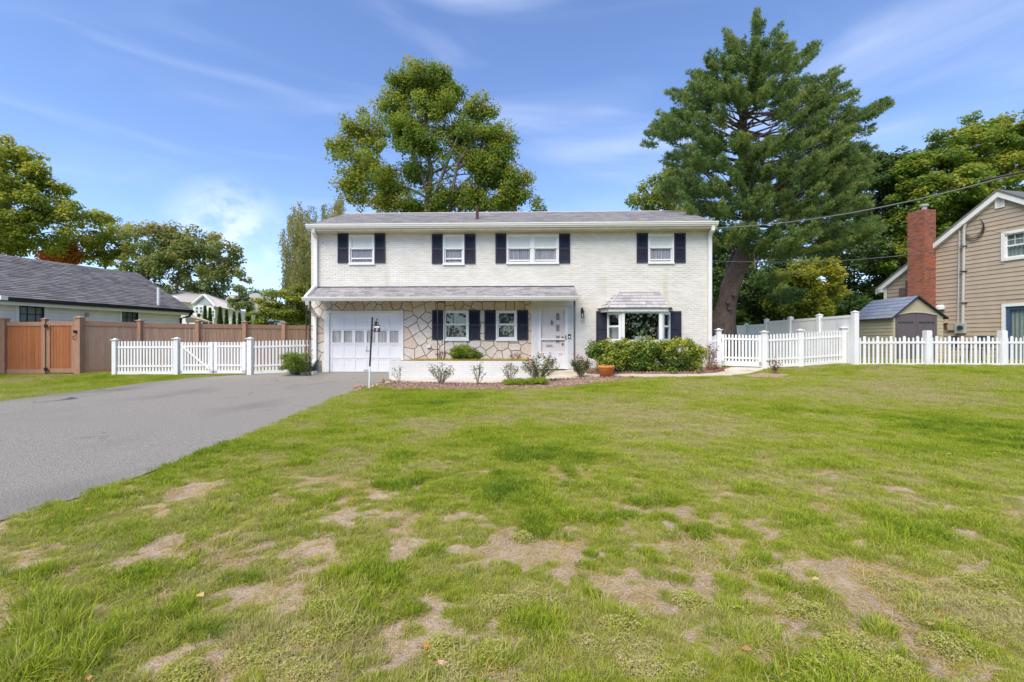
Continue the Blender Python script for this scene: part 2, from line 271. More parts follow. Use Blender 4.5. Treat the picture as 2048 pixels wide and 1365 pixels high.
# ------------------------------------------------------------------ mesh helpers
def wloc(o): return o.matrix_world.translation if o.parent is None else Vector(o['_w'])
def link(o, parent, loc):
    """loc: world location of the object"""
    COL.objects.link(o)
    if parent is None: o.location = loc
    else:
        o.parent = parent; pw = Vector(WL[parent.name]); o.location = Vector(loc) - pw
    WL[o.name] = tuple(loc)
    return o
WL = {}
def tag(o, label=None, cat=None, group=None, kind=None):
    if label: o['label'] = label
    if cat: o['category'] = cat
    if group: o['group'] = group
    if kind: o['kind'] = kind
    return o
def thing(name, loc, label, cat, group=None):
    o = bpy.data.objects.new(name, None); o.empty_display_size = .2
    link(o, None, Vector(loc)); return tag(o, label, cat, group)
class MB:
    def __init__(s): s.v = []; s.f = []
    def quad(s, a, b, c, d): i = len(s.v); s.v += [tuple(a), tuple(b), tuple(c), tuple(d)]; s.f.append((i, i + 1, i + 2, i + 3))
    def poly(s, pts): i = len(s.v); s.v += [tuple(p) for p in pts]; s.f.append(tuple(range(i, i + len(pts))))
    def box(s, x0, x1, y0, y1, z0, z1, fr=None):
        i = len(s.v); c = [(x0, y0, z0), (x1, y0, z0), (x1, y1, z0), (x0, y1, z0), (x0, y0, z1), (x1, y0, z1), (x1, y1, z1), (x0, y1, z1)]
        if fr: c = [tuple(fr(*p)) for p in c]
        s.v += c; s.f += [(i, i + 3, i + 2, i + 1), (i + 4, i + 5, i + 6, i + 7), (i, i + 1, i + 5, i + 4), (i + 1, i + 2, i + 6, i + 5), (i + 2, i + 3, i + 7, i + 6), (i + 3, i, i + 4, i + 7)]
        return s
    def prism(s, pts, off):
        """polygon pts extruded by the vector off"""
        n = len(pts); i = len(s.v); off = Vector(off)
        s.v += [tuple(p) for p in pts] + [tuple(Vector(p) + off) for p in pts]
        s.f.append(tuple(range(i, i + n))); s.f.append(tuple(range(i + 2 * n - 1, i + n - 1, -1)))
        for k in range(n): s.f.append((i + k, i + n + k, i + n + (k + 1) % n, i + (k + 1) % n))
        return s
    def tube(s, path, r, n=6, cap=True):
        path = [Vector(p) for p in path]; rs = r if isinstance(r, (list, tuple)) else [r] * len(path)
        i0 = len(s.v); ref = Vector((0, 0, 1))
        for k, p in enumerate(path):
            t = (path[min(k + 1, len(path) - 1)] - path[max(k - 1, 0)])
            t = t.normalized() if t.length > 1e-9 else Vector((0, 0, 1))
            a = t.cross(ref)
            if a.length < .15: a = t.cross(Vector((0, 1, 0)))
            a.normalize(); b = a.cross(t)
            for j in range(n):
                w = 2 * math.pi * j / n; s.v.append(tuple(p + (a * math.cos(w) + b * math.sin(w)) * rs[k]))
        for k in range(len(path) - 1):
            for j in range(n):
                a0 = i0 + k * n + j; a1 = i0 + k * n + (j + 1) % n; s.f.append((a0, a1, a1 + n, a0 + n))
        if cap: s.f.append(tuple(range(i0 + n - 1, i0 - 1, -1))); k = i0 + (len(path) - 1) * n; s.f.append(tuple(range(k, k + n)))
        return s
    def lathe(s, prof, c, n=20):
        i0 = len(s.v); c = Vector(c)
        for r, z in prof:
            for j in range(n):
                w = 2 * math.pi * j / n; s.v.append((c.x + r * math.cos(w), c.y + r * math.sin(w), c.z + z))
        for k in range(len(prof) - 1):
            for j in range(n):
                a0 = i0 + k * n + j; a1 = i0 + k * n + (j + 1) % n; s.f.append((a0, a1, a1 + n, a0 + n))
        return s
    def obj(s, name, m, parent=None, loc=None, smooth=False, kind=None):
        if loc is None: loc = Vector(WL[parent.name]) if parent is not None else Vector((0, 0, 0))
        loc = Vector(loc); me = bpy.data.meshes.new(name)
        me.from_pydata([(a - loc.x, b - loc.y, c - loc.z) for a, b, c in s.v], [], s.f); me.materials.append(m)
        if smooth: me.polygons.foreach_set('use_smooth', [True] * len(me.polygons))
        o = bpy.data.objects.new(name, me); link(o, parent, loc)
        if kind: o['kind'] = kind
        return o
def inst(name, me, parent, loc, scale=(1, 1, 1), rot=None):
    o = bpy.data.objects.new(name, me); link(o, parent, loc); o.scale = scale
    if rot: o.rotation_euler = rot
    return o
def unit_box(name, m, bev=0.0):
    mb = MB().box(-.5, .5, -.5, .5, -.5, .5); me = bpy.data.meshes.new(name); me.from_pydata(mb.v, [], mb.f); me.materials.append(m); return me
def np_mesh(name, V, F, m, parent=None, attrs=None, loc=(0, 0, 0), kind=None, smooth=False):
    """V (n,3) float; F (m,k) int"""
    V = np.asarray(V, np.float32) - np.asarray(tuple(loc), np.float32); F = np.asarray(F, np.int32); k = F.shape[1]
    me = bpy.data.meshes.new(name); me.vertices.add(len(V)); me.vertices.foreach_set('co', V.ravel())
    me.loops.add(F.size); me.loops.foreach_set('vertex_index', F.ravel()); me.polygons.add(len(F))
    me.polygons.foreach_set('loop_start', np.arange(0, F.size, k, dtype=np.int32)); me.polygons.foreach_set('loop_total', np.full(len(F), k, np.int32))
    if smooth: me.polygons.foreach_set('use_smooth', np.ones(len(F), bool))
    for an, av in (attrs or {}).items():
        at = me.attributes.new(an, 'FLOAT', 'POINT'); at.data.foreach_set('value', np.asarray(av, np.float32))
    me.update(); me.validate() if False else None
    if m: me.materials.append(m)
    o = bpy.data.objects.new(name, me); link(o, parent, Vector(loc))
    if kind: o['kind'] = kind
    return o
# ------------------------------------------------------------------ ground
def in_poly(x, y, poly):
    x = np.asarray(x, float); y = np.asarray(y, float); c = np.zeros(x.shape, bool); n = len(poly)
    for i in range(n):
        x1, y1 = poly[i][0], poly[i][1]; x2, y2 = poly[(i + 1) % n][0], poly[(i + 1) % n][1]
        if y1 == y2: continue
        c ^= ((y1 > y) != (y2 > y)) & (x < (x2 - x1) * (y - y1) / (y2 - y1) + x1)
    return c
drive_px = [(778, 757), (765, 768), (735, 778), (700, 787), (600, 829), (515, 866), (430, 902), (310, 944), (200, 984), (100, 1016), (0, 1047), (-150, 1105), (-330, 1180)]
drive_r = [G(u, v) for u, v in drive_px]
drive_l = [G(u, v) for u, v in [(566, 747), (480, 751), (380, 757), (290, 767), (200, 779), (100, 791), (0, 805), (-150, 830)]]
XL, XR = XU(623), XU(1421)
drive_poly = [(XU(778, 14.0), 15.45), (XU(778, 14.0), 14.0)] + [(p.x, p.y) for p in drive_r[1:]] + [(-6.0, .5), (-6.4, -6), (-16, -6), (-16.5, 2), (-15.5, 5)] + [(p.x, p.y) for p in reversed(drive_l)] + [(drive_l[0].x, 15.45)]
bed_poly = [(p.x, p.y) for p in [G(u, v) for u, v in [(752, 775), (790, 781), (900, 781.5), (1000, 781), (1080, 778), (1150, 773), (1215, 766), (1262, 758), (1240, 755), (1180, 757), (1100, 761), (1040, 766), (980, 769), (900, 768), (840, 767), (779, 763), (766, 770)]]]
path_poly = [(p.x, p.y) for p in [G(u, v) for u, v in [(790, 766), (840, 769), (900, 770), (980, 770), (1040, 767), (1100, 762), (1180, 758), (1240, 756), (1300, 756), (1400, 755), (1462, 753), (1500, 749), (1526, 742)]]] + [(8.4, 16.0), (7.0, 16.0), (6.9, 15.2)] + [(p.x, p.y) for p in [G(u, v) for u, v in [(1442, 743), (1425, 747), (1300, 749), (1200, 748)]]] + [(2.2, 14.5), (.2, 14.5), (.2, 13.99), (XU(780, 14.0), 13.99)]
hedge_poly = [(p.x, p.y) for p in [G(u, v) for u, v in [(1178, 748), (1200, 749), (1300, 750), (1425, 748), (1444, 743)]]] + [(6.6, 15.4), (1.9, 15.4), (1.9, 14.4)]
def px_blobs(lst):
    out = []
    for u, v, ru, rv, a in lst:
        c = G(u, v); e = G(u + ru, v); n1 = G(u, v - rv * .9); n2 = G(u, v + rv * .9)
        out.append((c.x, (n1.y + n2.y) / 2, abs(e.x - c.x), abs(n1.y - n2.y) / 2, a))
    return out
BARE = px_blobs([(640, 1110, 90, 30, .9), (560, 1170, 60, 22, .7), (700, 1150, 60, 28, .8), (590, 1215, 70, 22, .8), (480, 1110, 60, 22, .6), (250, 1130, 70, 22, .9), (360, 1105, 60, 18, .7), (230, 1275, 60, 18, .8),
    (380, 985, 45, 14, .95), (320, 1010, 40, 12, .6), (620, 968, 35, 12, .6), (710, 990, 40, 12, .5), (960, 1110, 60, 22, .8), (1060, 1060, 50, 18, .7), (1150, 1110, 70, 25, 1.0), (1210, 1160, 80, 30, 1.1), (1230, 1210, 70, 22, .9),
    (1110, 1270, 90, 20, 1.0), (1030, 1290, 60, 20, .9), (1360, 1130, 70, 18, .6), (1300, 1100, 60, 16, .7), (1520, 1250, 60, 18, .5), (1740, 1140, 40, 16, .6), (1760, 1215, 60, 22, .9), (1850, 1250, 90, 25, 1.0), (1960, 1280, 70, 22, .9), (1640, 1240, 50, 16, .7), (1440, 1330, 80, 20, .5),
    (740, 1290, 60, 25, .5), (800, 1220, 40, 15, .4), (870, 1340, 90, 25, .6), (960, 950, 50, 12, .35), (840, 855, 45, 7, .5), (690, 875, 60, 8, .4), (1400, 965, 50, 10, .35), (850, 880, 50, 8, .3), (1200, 865, 40, 7, .25), (740, 900, 40, 8, .3), (1990, 1150, 40, 12, .4), (1560, 1110, 60, 12, .4), (770, 785, 60, 5, .5), (1440, 1060, 60, 12, .3), (1230, 1050, 40, 12, .35)])
YELLOW = px_blobs([(1500, 870, 250, 40, .35), (1900, 770, 200, 18, .55), (1750, 790, 150, 14, .3), (1250, 830, 160, 22, .35), (870, 850, 120, 18, .4), (1600, 960, 200, 40, .35), (600, 850, 120, 15, .35), (1390, 1100, 80, 25, .6), (620, 1290, 160, 45, .85), (1000, 1330, 200, 40, .5), (1200, 1250, 200, 60, .45),
    (1950, 1230, 120, 35, .8), (1780, 1160, 90, 30, .6), (80, 800, 200, 12, .3), (950, 800, 200, 8, -.2), (450, 1010, 60, 18, .4), (1050, 1180, 90, 40, .5), (300, 990, 120, 20, .2), (1250, 920, 140, 20, .25), (1560, 1210, 150, 40, .35), (40, 1110, 60, 15, .5), (1500, 1300, 250, 40, .3)])
DARK = px_blobs([(350, 1080, 250, 45, .35), (120, 1180, 180, 60, .35), (430, 1210, 150, 40, .3), (880, 1180, 90, 30, .4), (780, 1230, 60, 25, .35), (1130, 920, 120, 22, .35), (1350, 1030, 200, 35, .3), (1550, 1090, 160, 30, .35), (1650, 1170, 80, 30, .3), (1500, 1200, 90, 30, .35), (960, 970, 200, 40, .25), (1780, 820, 160, 14, .25), (1100, 870, 80, 12, .2), (600, 1000, 100, 30, .2), (1850, 1150, 100, 20, .35), (700, 1040, 160, 25, .2), (1900, 900, 200, 30, .12)])
def blobs(x, y, lst):
    s = np.zeros(np.shape(x))
    for cx, cy, rx, ry, a in lst: s += a * np.exp(-(((x - cx) / rx) ** 2 + ((y - cy) / ry) ** 2))
    return s
def lawn_cover(x, y):
    n = fbm(x + 40, y + 40, 1.3, 4) - .5; n2 = fbm(x + 9, y + 70, 4.5, 3) - .5
    near = sm((6.2 - y) / 3.8)
    n3 = fbm(x + 29, y + 7, 13., 2) - .5
    c = 1.0 - near * .31 - blobs(x, y, BARE) * .43 + n * (.45 + .6 * near) + n2 * (.5 + 2.9 * near) + n3 * 2.8 * near
    return np.clip(c, 0, 1)
def lawn_tint(x, y):
    n = fbm(x + 80, y + 20, .45, 4) - .5; n2 = fbm(x + 10, y + 33, 2.3, 3) - .5
    t = .45 + n * .62 + n2 * .42 + blobs(x, y, YELLOW) * .42 - blobs(x, y, DARK) * .38 + .06 * sm((y - 5) / 4)
    return np.clip(t, 0, 1)
def axis(parts):
    out = []
    for a, b, n in parts: out += list(np.linspace(a, b, n, endpoint=False))
    return np.array(out + [parts[-1][1]])
gxs = axis([(-900, -100, 6), (-100, -24, 20), (-24, -8, 50), (-8, 8, 220), (8, 24, 50), (24, 100, 20), (100, 900, 6)])
gys = axis([(-600, -60, 5), (-60, -2, 20), (-2, 1, 8), (1, 6, 110), (6, 18, 110), (18, 60, 30), (60, 1200, 10)])
XX, YY = np.meshgrid(gxs, gys); ZZ = gz(XX, YY)
nx = len(gxs); ny = len(gys); idx = np.arange(nx * ny).reshape(ny, nx)
F = np.stack([idx[:-1, :-1], idx[:-1, 1:], idx[1:, 1:], idx[1:, :-1]], -1).reshape(-1, 4)
cov = lawn_cover(XX, YY); ZZ = ZZ + np.where(np.abs(XX) < 9, (fbm(XX, YY, 3.0, 3) - .5) * .03 * sm((8 - YY) / 4), 0)
def ground_mat():
    m = bpy.data.materials.new('lawn_soil'); m.use_nodes = True; n, l = m.node_tree.nodes, m.node_tree.links; b = n['Principled BSDF']
    b.inputs['Roughness'].default_value = 1; b.inputs['Specular IOR Level'].default_value = .05
    geo = n.new('ShaderNodeNewGeometry')
    def noise(s, d=5, r=.6, st=(1, 1, 1)):
        mp = n.new('ShaderNodeMapping'); mp.inputs['Scale'].default_value = st; l.new(geo.outputs['Position'], mp.inputs[0])
        z = n.new('ShaderNodeTexNoise'); z.inputs['Scale'].default_value = s; z.inputs['Detail'].default_value = d; z.inputs['Roughness'].default_value = r; l.new(mp.outputs[0], z.inputs['Vector']); return z.outputs['Fac']
    def rr(f, a, b_, c, d):
        q = n.new('ShaderNodeMapRange'); q.inputs['From Min'].default_value = a; q.inputs['From Max'].default_value = b_; q.inputs['To Min'].default_value = c; q.inputs['To Max'].default_value = d; l.new(f, q.inputs[0]); return q.outputs[0]
    def mixc(f, a, c):
        q = n.new('ShaderNodeMix'); q.data_type = 'RGBA'; l.new(f, q.inputs[0])
        for s_, i in ((a, 6), (c, 7)):
            if isinstance(s_, tuple): q.inputs[i].default_value = (*s_, 1)
            else: l.new(s_, q.inputs[i])
        return q.outputs[2]
    soil = mixc(rr(noise(3, 6), .38, .62, 0, 1), (.38, .27, .19), (.56, .42, .31))
    soil = mixc(rr(noise(90, 4, .7), .45, .62, 0, 1), soil, (.64, .52, .39))
    soil = mixc(rr(noise(45, 3, .7), .60, .72, 0, 1), soil, (.16, .10, .065))
    th = mixc(rr(noise(1.6, 5), .35, .65, 0, 1), (.17, .20, .035), (.34, .35, .045))
    th = mixc(rr(noise(60, 3, .7), .5, .7, 0, 1), th, (.34, .34, .06))
    ca = n.new('ShaderNodeAttribute'); ca.attribute_name = 'cover'
    adn = n.new('ShaderNodeMath'); adn.operation = 'MULTIPLY_ADD'; l.new(noise(22, 6, .7), adn.inputs[0]); adn.inputs[1].default_value = .9; l.new(ca.outputs['Fac'], adn.inputs[2])
    l.new(mixc(rr(adn.outputs[0], .58, .92, 0, 1), soil, th), b.inputs['Base Color'])
    bp = n.new('ShaderNodeBump'); bp.inputs['Strength'].default_value = 1; bp.inputs['Distance'].default_value = .03; l.new(noise(40, 6, .7), bp.inputs['Height']); l.new(bp.outputs[0], b.inputs['Normal'])
    return m
g = np_mesh('lawn', np.stack([XX, YY, ZZ], -1).reshape(-1, 3), F, ground_mat(), None, {'cover': cov.ravel()}, kind='structure', smooth=True)

def sheet(name, poly, m, lift, step=.12, thick=.0, jitter=0.0):
    """a sheet over polygon poly, following the ground, built as a fine grid clipped to the polygon"""
    xs = [p[0] for p in poly]; ys = [p[1] for p in poly]
    import bmesh
    bm = bmesh.new()
    dense = []
    for i in range(len(poly)):
        a = Vector((poly[i][0], poly[i][1])); b = Vector((poly[(i + 1) % len(poly)][0], poly[(i + 1) % len(poly)][1])); k = max(1, int((b - a).length / (step * 1.5)))
        for j in range(k):
            q = a.lerp(b, j / k); w = (vn(np.array([q.x * 5.]), np.array([q.y * 5.]))[0] - .5) * jitter; dense.append((q.x + w, q.y + w))
    vs = [bm.verts.new((x, y, 0)) for x, y in dense]; f = bm.faces.new(vs); bmesh.ops.triangulate(bm, faces=[f])
    for axis_, lo, hi in ((0, min(xs), max(xs)), (1, min(ys), max(ys))):
        k = max(1, int((hi - lo) / (step * 2.5)))
        for i in range(1, k):
            c = lo + (hi - lo) * i / k; co = [0, 0, 0]; co[axis_] = c; no = [0, 0, 0]; no[axis_] = 1
            bmesh.ops.bisect_plane(bm, geom=bm.verts[:] + bm.edges[:] + bm.faces[:], plane_co=co, plane_no=no)
    for v in bm.verts: v.co.z = float(gz(v.co.x, v.co.y)) + lift
    if thick:
        r = bmesh.ops.extrude_face_region(bm, geom=bm.faces[:])
        for e in r['geom']:
            if isinstance(e, bmesh.types.BMVert): e.co.z += thick
    bmesh.ops.recalc_face_normals(bm, faces=bm.faces[:])
    me = bpy.data.meshes.new(name); bm.to_mesh(me); bm.free(); me.materials.append(m)
    o = bpy.data.objects.new(name, me); link(o, None, Vector((0, 0, 0))); return o
tag(sheet('driveway', drive_poly, M['asphalt'], .016, .3, jitter=.06), kind='structure')
tag(sheet('garden_path', path_poly, M['concrete'], .008, .2, .03), kind='structure')
tag(sheet('mulch_bed', bed_poly, M['mulch'], .02, .15, .012, .05), kind='structure')
tag(sheet('mulch_bed', hedge_poly, M['mulch'], .012, .2, .02), kind='structure')
redbed = [(p.x, p.y) for p in [G(u, v) for u, v in [(1486, 753), (1520, 748), (1560, 749), (1585, 752), (1560, 756), (1510, 757)]]]
tag(sheet('mulch_bed', redbed, M['mulch'], .014, .15, .012, .04), kind='structure')

def chips(name, poly, n, seed, label):
    r_ = np.random.default_rng(seed); xs = [q[0] for q in poly]; ys = [q[1] for q in poly]; x = r_.uniform(min(xs), max(xs), n); y = r_.uniform(min(ys), max(ys), n); k = in_poly(x, y, poly); x, y = x[k], y[k]; m_ = len(x)
    a = r_.uniform(0, 3.14, m_); L = r_.uniform(.008, .022, m_); w = r_.uniform(.003, .007, m_); tz = r_.uniform(-.010, .012, m_); z = gz(x, y) + .034 + r_.uniform(0, .008, m_); ca, sa = np.cos(a), np.sin(a)
    V = np.stack([np.stack([x - ca * L - sa * w, y - sa * L + ca * w, z - tz], 1), np.stack([x + ca * L - sa * w, y + sa * L + ca * w, z + tz], 1), np.stack([x + ca * L + sa * w, y + sa * L - ca * w, z + tz + .004], 1), np.stack([x - ca * L + sa * w, y - sa * L - ca * w, z - tz + .004], 1)], 1).reshape(-1, 3)
    tag(np_mesh(name, V, np.arange(4 * m_).reshape(m_, 4), mat('bark_chips' + str(seed), (.30, .19, .13), (.20, .12, .08), 9, .95, rnd=.85, ramp=[(.42, .29, .21), (.28, .18, .13), (.52, .39, .30), (.36, .23, .17), (.22, .15, .11), (.46, .32, .24)]), kind='stuff'), label)
chips('mulch_chips', bed_poly, 26000, 71, 'loose brown bark mulch covering the front rose bed'); chips('mulch_chips', hedge_poly, 6000, 72, 'loose brown bark mulch covering the bed under the bay window')
# ------------------------------------------------------------------ main house
H = 15.4
house = thing('house', (0, H, 0), 'two storey white painted brick house with navy shutters and attached garage', 'house')
def rects_minus(x0, x1, z0, z1, holes):
    xs = sorted({x0, x1} | {min(max(c, x0), x1) for h in holes for c in h[:2]}); zs = sorted({z0, z1} | {min(max(c, z0), z1) for h in holes for c in h[2:]})
    for a, b in zip(xs, xs[1:]):
        for c, d in zip(zs, zs[1:]):
            mx_, mz = (a + b) / 2, (c + d) / 2
            if any(h[0] < mx_ < h[1] and h[2] < mz < h[3] for h in holes): continue
            yield a, b, c, d
EZ = 4.90      # eaves
# window openings in pixel columns and rows (outer casing)
WIN = dict(u1=(698, 749.4, 470, 528.5), u2=(886, 929, 470, 529), u3=(1013, 1117.5, 469.5, 527), u4=(1295.6, 1347.5, 468.5, 526.5), g1=(887.4, 938, 621.5, 680.5), g2=(992, 1034, 621.5, 680.5))
def prect(u0, u1, v0, v1, Y=H): return (XU(u0, Y), XU(u1, Y), PY((u0 + u1) / 2, v1, Y).z, PY((u0 + u1) / 2, v0, Y).z)
WR = {k: prect(*w) for k, w in WIN.items()}
garage = prect(650, 808, 622, 746.5); garage = (garage[0], garage[1], 0, garage[3])
entry = prect(1063, 1147.5, 600, 738.5)
bay = prect(1214, 1340, 620, 690)
holes = [tuple((r[0] + .05, r[1] - .05, r[2] + .05, r[3] - .05)) for r in WR.values()]
holes += [(garage[0] + .1, garage[1] - .1, -.1, garage[3] - .1), (XU(1081), XU(1129), .1, ZV(620)), (bay[0] + .03, bay[1] - .03, bay[2], bay[3])]
BD = 5.6
wb = MB()
for a, b, c, d in rects_minus(XL, XR, -.4, EZ, holes): wb.box(a, b, H, H + .16, c, d)
wb.box(XL, XL + .16, H + .16, H + BD, -.4, EZ); wb.box(XR - .16, XR, H + .16, H + BD, -.4, EZ); wb.box(XL, XR, H + BD, H + BD + .16, -.4, EZ)
RY, RZ = 18.2, 6.30
for x in (XL, XR - .16): wb.prism([(x, H, EZ), (x, H + BD + .16, EZ), (x, RY, RZ - .12)], (.16, 0, 0))
wb.box(XL + .16, XR - .16, H + .16, H + BD, 2.62, 2.72)
wall = wb.obj('wall', M['mortar_white'], house)
inner = MB(); inner.box(bay[0] - .3, bay[1] + .3, H + 2.2, H + 2.25, -.2, 2.62); inner.obj('room_back_wall', M['room_dark'], house)
# painted bricks
LOWX1 = XU(1147.5); LZ = 2.92
brick_me = unit_box('brick', M['brick_white'])
ex = list(WR.values()) + [(garage[0] - 5, LOWX1 + .0, -1, LZ - .02), (bay[0], bay[1], bay[2] - .75, bay[3] + .3)]
bricks = []
rz = EZ; row = 0; ch = .0667
while rz > -.05:
    z0, z1 = rz - ch + .009, rz
    if row == 1: pass
    x = XL + (.105 if row % 2 else 0) - .0
    x = XL - (.105 if row % 2 else 0)
    while x < XR:
        a, b = max(x, XL), min(x + .203, XR); x += .212
        if b - a < .03: continue
        segs = [(a, b)]
        for h in ex:
            if h[3] > z0 + .02 and h[2] < z1 - .02:
                ns = []
                for s, e in segs:
                    if e <= h[0] or s >= h[1]: ns.append((s, e)); continue
                    if s < h[0] - .02: ns.append((s, h[0]))
                    if e > h[1] + .02: ns.append((h[1], e))
                segs = ns
        for s, e in segs: bricks.append((s, e, z0, z1))
    rz -= ch; row += 1
def near_key(b): return (abs(b[0] - 4.2) * .6 + abs(b[2] - 1.4)) if b[2] < 2.9 else 99
bricks.sort(key=near_key)
for (a, b, c, d) in bricks[:300]:
    dy = random.uniform(-.003, .004); inst('brick', brick_me, wall, ((a + b) / 2, H + .004 + dy, (c + d) / 2), (b - a, .02, d - c), (random.uniform(-.01, .01), 0, random.uniform(-.008, .008)))
bb = MB()
for (a, b, c, d) in bricks[300:]:
    dy = random.uniform(-.004, .004); t = random.uniform(-.002, .002); y = H - .006 + dy
    i = len(bb.v); bb.v += [(a, y, c), (b, y + t, c), (b, y, d), (a, y + t, d), (a, H + .002, c), (b, H + .002, c), (b, H + .002, d), (a, H + .002, d)]
    bb.f += [(i, i + 1, i + 2, i + 3), (i, i + 4, i + 5, i + 1), (i + 1, i + 5, i + 6, i + 2), (i + 2, i + 6, i + 7, i + 3), (i + 3, i + 7, i + 4, i)]
bb.obj('brickwork', M['brick_white'], house, kind='stuff')
# side wall bricks courses (seen only from aside)
sb = MB()
for x, s in ((XL, -1), (XR, 1)):
    z = EZ
    while z > 0:
        sb.box(min(x, x + s * .012), max(x, x + s * .012), H, H + BD, z - ch + .009, z); z -= ch
sb.obj('side_brickwork', M['brick_white'], house, kind='stuff')

# flagstone wall
SX0, SX1 = XU(623), XU(1063); SZ0 = ZV(722.5); SZ1 = LZ - .06
fx = [(garage[0] - .0, garage[1] + .0, -1, garage[3])] + [(r[0] - .05, r[1] + .05, r[2], r[3]) for r in (WR['g1'], WR['g2'])]
seeds = []
r2 = random.Random(21)
tries = 0
while tries < 3000:
    tries += 1; x, z = r2.uniform(SX0, SX1), r2.uniform(SZ0, SZ1)
    if any(h[0] + .0 < x < h[1] - .0 and h[2] < z < h[3] for h in fx): continue
    mind = .23 if r2.random() < .4 else .315
    if all(((x - a) / 1.22) ** 2 + (z - b) ** 2 > mind * mind for a, b in seeds): seeds.append((x, z))
def clip(poly, px_, pz_, nx_, nz_):
    out = []; n = len(poly)
    for i in range(n):
        a, b = poly[i], poly[(i + 1) % n]; da = (a[0] - px_) * nx_ + (a[1] - pz_) * nz_; db = (b[0] - px_) * nx_ + (b[1] - pz_) * nz_
        if da <= 0: out.append(a)
        if (da < 0 < db) or (db < 0 < da): t = da / (da - db); out.append((a[0] + (b[0] - a[0]) * t, a[1] + (b[1] - a[1]) * t))
    return out
def poly_minus_rect(poly, h):
    x0, x1, z0, z1 = h; out = []
    p = clip(poly, x0, 0, 1, 0); out.append(p)
    q = clip(poly, x0, 0, -1, 0); out.append(clip(q, x1, 0, -1, 0)); q = clip(q, x1, 0, 1, 0)
    out.append(clip(q, 0, z0, 0, 1)); out.append(clip(q, 0, z1, 0, -1))
    def area(p): return abs(sum(p[i][0] * p[(i + 1) % len(p)][1] - p[(i + 1) % len(p)][0] * p[i][1] for i in range(len(p)))) / 2 if len(p) > 2 else 0
    return [p for p in out if area(p) > .0004]
ms = list(seeds)
for h in fx:
    for x, z in seeds:
        if h[2] < z < h[3]:
            if 0 < h[0] - x < .3: ms.append((2 * h[0] - x, z))
            if 0 < x - h[1] < .3: ms.append((2 * h[1] - x, z))
        if h[0] < x < h[1]:
            if 0 < z - h[3] < .3: ms.append((x, 2 * h[3] - z))
            if 0 < h[2] - z < .3: ms.append((x, 2 * h[2] - z))
bk = MB()
for a, b, c, d in rects_minus(SX0, SX1, SZ0 - .02, SZ1 + .03, [(h[0] + .06, h[1] - .06, h[2] + .05, h[3] - .05) for h in fx]): bk.box(a, b, H - .028, H - .002, c, d)
bk.box(SX0 - .02, SX0 + .004, H - .028, H + .3, SZ0, SZ1)
stone_wall = bk.obj('stone_veneer', M['mortar_dark'], house)
for (x, z) in ms:
    poly = [(SX0, SZ0), (SX1, SZ0), (SX1, SZ1), (SX0, SZ1)]
    for (a, b) in ms:
        if (a, b) == (x, z) or abs(a - x) > 1.6 or abs(b - z) > 1.6: continue
        nx_, nz_ = a - x, b - z; L = math.hypot(nx_, nz_); nx_, nz_ = nx_ / L, nz_ / L; gpx = .012
        poly = clip(poly, (a + x) / 2 - nx_ * gpx, (b + z) / 2 - nz_ * gpx, nx_, nz_)
        if len(poly) < 3: break
    if len(poly) < 3: continue
    pieces = [poly]
    for h in fx:
        pieces = [q for p in pieces for q in poly_minus_rect(p, h)]
    if not pieces: continue
    if (x, z) not in seeds and not any(len(q) > 2 and abs(sum(q[i][0] * q[(i + 1) % len(q)][1] - q[(i + 1) % len(q)][0] * q[i][1] for i in range(len(q)))) / 2 > .004 for q in pieces): continue
    s = MB(); pr = random.uniform(.012, .026)
    for p in pieces: s.prism([(a, H - .028, b) for a, b in p], (0, -pr, 0))
    s.obj('stone', M['stone'], stone_wall)
fd = MB(); fd.box(SX0, garage[0], H - .05, H, -.3, SZ0 - .02); fd.box(garage[1], SX1, H - .03, H, -.3, SZ0 - .02); fd.box(XU(1147.5), XR, H - .03, H - .0, -.3, .02); fd.obj('foundation', M['found'], house)

# shutters
def shutter(u0, u1, v0, v1, Y, name='shutter'):
    x0, x1, z0, z1 = prect(u0, u1, v0, v1, H); y = Y; s = MB(); w = .05
    s.box(x0, x0 + w, y - .03, y, z0, z1); s.box(x1 - w, x1, y - .03, y, z0, z1)
    mid = z0 + (z1 - z0) * .49
    for a, b in ((z0, z0 + .09), (mid - .035, mid + .035), (z1 - .06, z1)): s.box(x0 + w, x1 - w, y - .03, y, a, b)
    s.box(x0 + w, x1 - w, y - .006, y, z0 + .09, z1 - .06)
    for a, b in ((z0 + .09, mid - .035), (mid + .035, z1 - .06)):
        z = a + .01
        while z < b - .025:
            s.v += []; i = len(s.v); s.v += [(x0 + w, y - .024, z), (x1 - w, y - .024, z), (x1 - w, y - .007, z + .026), (x0 + w, y - .007, z + .026), (x0 + w, y - .007, z), (x1 - w, y - .007, z)]
            s.f += [(i, i + 1, i + 2, i + 3), (i, i + 4, i + 5, i + 1), (i, i + 3, i + 4), (i + 1, i + 5, i + 2)]; z += .036
    return s.obj(name, M['shutter'], house)
for u0, u1, v0, v1, Y in ((676, 698, 468, 526.4, H - .014), (749.4, 771, 468, 526.4, H - .014), (864, 886, 469, 528, H - .014), (929, 951, 469, 528, H - .014), (991, 1013, 468, 527, H - .014), (1118, 1140, 468, 527, H - .014),
                          (1273, 1295.6, 467, 526, H - .014), (1347.5, 1370.6, 467, 526, H - .014), (865, 887.4, 621, 680, H - .056), (938, 960.5, 621, 680, H - .056), (969.3, 992, 621, 680, H - .056), (1034, 1056.5, 621, 680, H - .056),
                          (1192, 1213.8, 623, 690, H - .014), (1340, 1362, 623, 690, H - .014)):
    shutter(u0, u1, v0, v1, Y)

